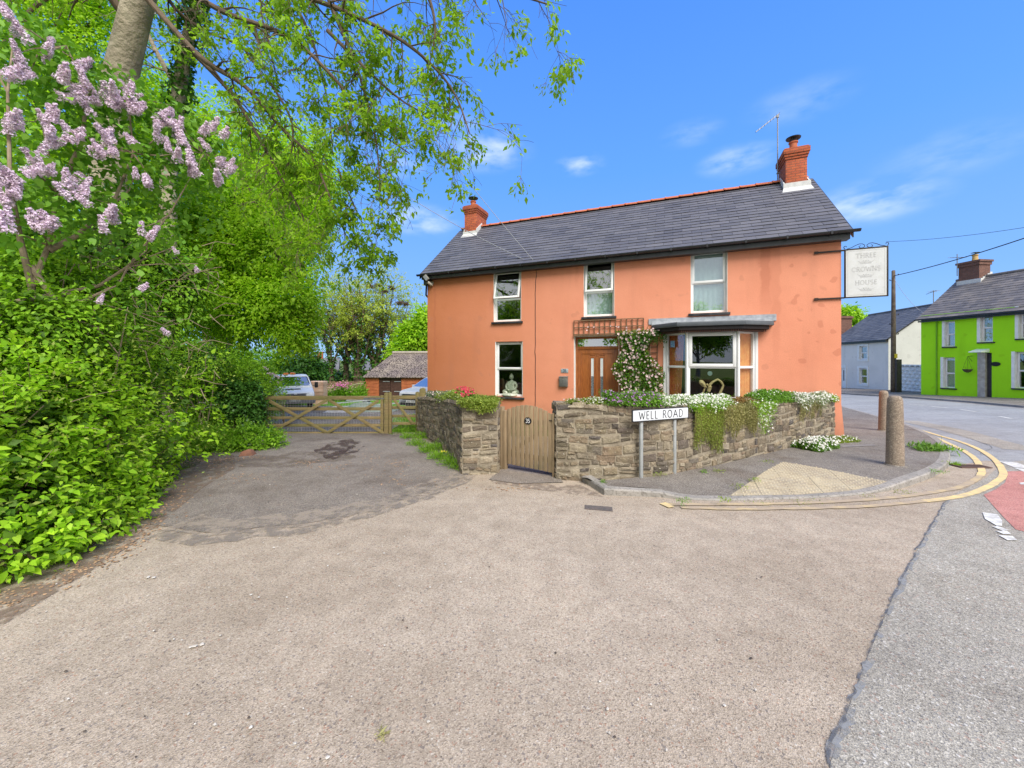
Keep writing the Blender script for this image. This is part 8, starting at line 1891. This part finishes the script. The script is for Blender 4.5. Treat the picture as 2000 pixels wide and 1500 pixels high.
for k in range(16):
    x = W_*r2.uniform(.2,.75); p_ = [Vector((x,-.06,0))]
    for j in range(8): x += r2.gauss(0,.07); p_.append(Vector((max(-.2,min(W_+.1,x)),-.06-.02*r2.random(),.28*(j+1))))
    mb.tube(p_,[.009*(1-.07*j) for j in range(9)],4,False)
mb.tube([(W_*.1,-.07,z1_-.1),(-.35,-.08,z1_+.02),(-.7,-.08,z1_+.2),(-.8,-.09,z1_+.33)],.006,4,False); mb.build('stems', m_stem, cl)
# ground clumps at the foot of the wall
def tuft(name, label, cat, px, py, rx, h, n, size, m, fm=None, nf=0, fs=.02, seed=0, off=.1, aspect=.2, droop=-.6, grp=None):
    p = G(px,py,off); r = np.random.default_rng(seed); o = thing(name, label, cat, tuple(p), 0, grp); wv = lambda th: 1+.28*np.sin(th*3+seed)+.18*np.sin(th*7+2*seed); th = r.uniform(0,6.283,n); rad = np.sqrt(r.uniform(0,1,n)); hk = h*(.7+.45*np.sin(th*2+seed)*rad); P = np.stack([np.cos(th)*rad*rx*wv(th), np.sin(th)*rad*rx*.7*wv(th), r.uniform(0,1,n)*hk*(1-rad**2*.8)],1); leafmesh('foliage', P, size, m, o, None, aspect=aspect, droop=droop)
    if nf: th = r.uniform(0,6.283,nf); rad = np.sqrt(r.uniform(0,1,nf)); hk = (h+.01)*(.7+.45*np.sin(th*2+seed)*rad); petals('flowers', np.stack([np.cos(th)*rad*rx*wv(th), np.sin(th)*rad*rx*.7*wv(th)-.02, hk*(1-rad**2*.75)+r.normal(size=nf)*.02],1), fs, fm, o, 7)
    return o
tuft('daisy_clump', 'big white flowered clump growing from the pavement at the wall foot', 'wildflower', 1590, 876, .36, .30, 6000, .04, m_lf_wall, m_whitep, 420, .036, 1, aspect=.4)
tuft('daisy_clump', 'small white flowered clump at the house corner on the pavement', 'wildflower', 1638, 862, .30, .16, 3500, .04, m_lf_yel, m_whitep, 110, .034, 2, aspect=.4)
tuft('dandelion', 'leafy dandelion clump with a yellow flower on the kerb corner', 'wildflower', 1818, 878, .34, .13, 700, .10, m_lf_wall, None, 0, .02, 3, aspect=.2, droop=-.35)
flower_dots('dandelion', 'single yellow dandelion flower over the kerb corner clump', 'wildflower', [tuple(G(1838,868,.1))], .17, .05, m_yelp)
for k,(px,py,rx,h,lab) in enumerate(((1178,942,.05,.05,'tiny green weed on the pavement near the left kerb end'),(1286,927,.10,.09,'green weed tuft between the posts of the street sign'),(1404,920,.08,.04,'small weeds at the wall foot under the trailing stems'),(1375,921,.06,.03,'flat weed at the wall foot right of the sign'),(1445,950,.10,.03,'moss tuft on the edge of the buff slabs'),(1475,937,.08,.03,'moss tuft halfway up the buff slab edge'),(1333,978,.10,.03,'grass tuft in the kerb joint before the sign'),(1415,976,.08,.025,'short grass at the corner of the buff slabs'),(1862,905,.12,.05,'yellow grass tuft behind the kerb at the bend'),(1832,922,.10,.04,'dry grass along the inside of the kerb bend'),(1500,902,.10,.05,'weeds at the foot of the wall by the cascading daisies'))):
    tuft('weed', lab, 'weed', px, py, rx*1.1, h*.8, 60, .038, m_lf_yel if k % 3 else m_lf_wall, seed=20+k, aspect=.22, droop=-.2)
tuft('weed', 'green weed growing from the gutter beside the gully grate', 'weed', 1866, 910, .09, .05, 260, .05, m_lf_grass, off=0, seed=44)
for k,(px,py) in enumerate(((1595,981),(1560,983),(1690,968),(1490,984),(1760,962))): tuft('weed', ['low moss in the gutter below the buff slabs','thin grass in the gutter left of the long moss','moss in the gutter toward the kerb bend','thin gutter grass below the name sign slabs','last gutter grass before the bend'][k], 'weed', px, py, .16, .012, 70, .022, m_lf_yel, off=0, seed=60+k, aspect=.3)
tuft('weed', 'small uprooted green sprig lying on the tan road at bottom centre', 'weed', 747, 1438, .03, .02, 26, .04, m_lf_olive, off=0, seed=77)
# ---- litter: fallen bits, pale stones and dry leaves on the tarmac
rr = random.Random(71); mb = MB(); mb2 = MB(); mb3 = MB()
def chip(mb, x, y, s_, h=.004):
    z = g(x,y)+.014; a = rr.uniform(0,6.28); n = rr.randint(4,6); pr = [(x+s_*rr.uniform(.6,1.1)*cos(a+2*pi*k/n), y+s_*rr.uniform(.5,1)*sin(a+2*pi*k/n)) for k in range(n)]; mb.add([(p,q,z) for p,q in pr]+[(x+(p-x)*.7,y+(q-y)*.7,z+h) for p,q in pr],[(k,(k+1)%n,n+(k+1)%n,n+k) for k in range(n)]+[tuple(range(n,2*n))])
for _ in range(120):
    px,py = rr.uniform(20,1500), rr.uniform(930,1490); p = G(px,py); 
    if p.x > -3.9: chip(rr.choice((mb,mb,mb3)), p.x, p.y, rr.uniform(.003,.011))
for px,py,s_ in ((395,1262,.022),(380,1266,.018),(372,1268,.014),(300,1236,.012),(290,1130,.02),(640,1108,.012),(750,1083,.013),(790,1050,.010),(535,1072,.014),(925,975,.012),(870,1105,.014),(840,1150,.012),(780,1148,.010),(490,1165,.012),(505,1170,.014),(560,1170,.010),(430,1245,.012),(545,1235,.011),(900,1140,.01),(660,1085,.012),(420,1420,.010),(1095,1118,.01),(300,1131,.02)): p = G(px,py); chip(mb, p.x, p.y, s_)
tag(mb.build('chips', mat('pale_chips',(.60,.57,.53),(.42,.38,.33),30)), kind='stuff')
tag(mb3.build('grit', mat('dark_grit',(.06,.05,.045),(.12,.09,.07),30)), kind='stuff')
for _ in range(900):
    t_ = rr.random(); ln = [G(0,1190),G(150,1130),G(250,1075),G(320,1010),G(345,960),G(330,905),G(420,900),G(520,893)]; i = rr.randrange(0,7); q = ln[i].lerp(ln[i+1], t_); q = q+Vector((rr.gauss(-.05,.11),rr.gauss(0,.11),0)); chip(mb2, q.x, q.y, rr.uniform(.004,.02), .003)
for _ in range(420):
    a = rr.choice(((600,905,40,8),(660,915,70,8),(780,905,30,8),(470,935,80,12),(720,890,60,20),(790,940,100,30),(430,910,40,8),(1000,955,60,8))); p = G(rr.gauss(a[0],a[2]*.5), rr.gauss(a[1],a[3]*.5)); chip(mb2, p.x, p.y, rr.uniform(.004,.022), .003)
tag(mb2.build('leaf_litter', mat('dry_leaf_bits',(.42,.28,.16),(.24,.13,.08),40,.9,rnd=.4)), kind='stuff')
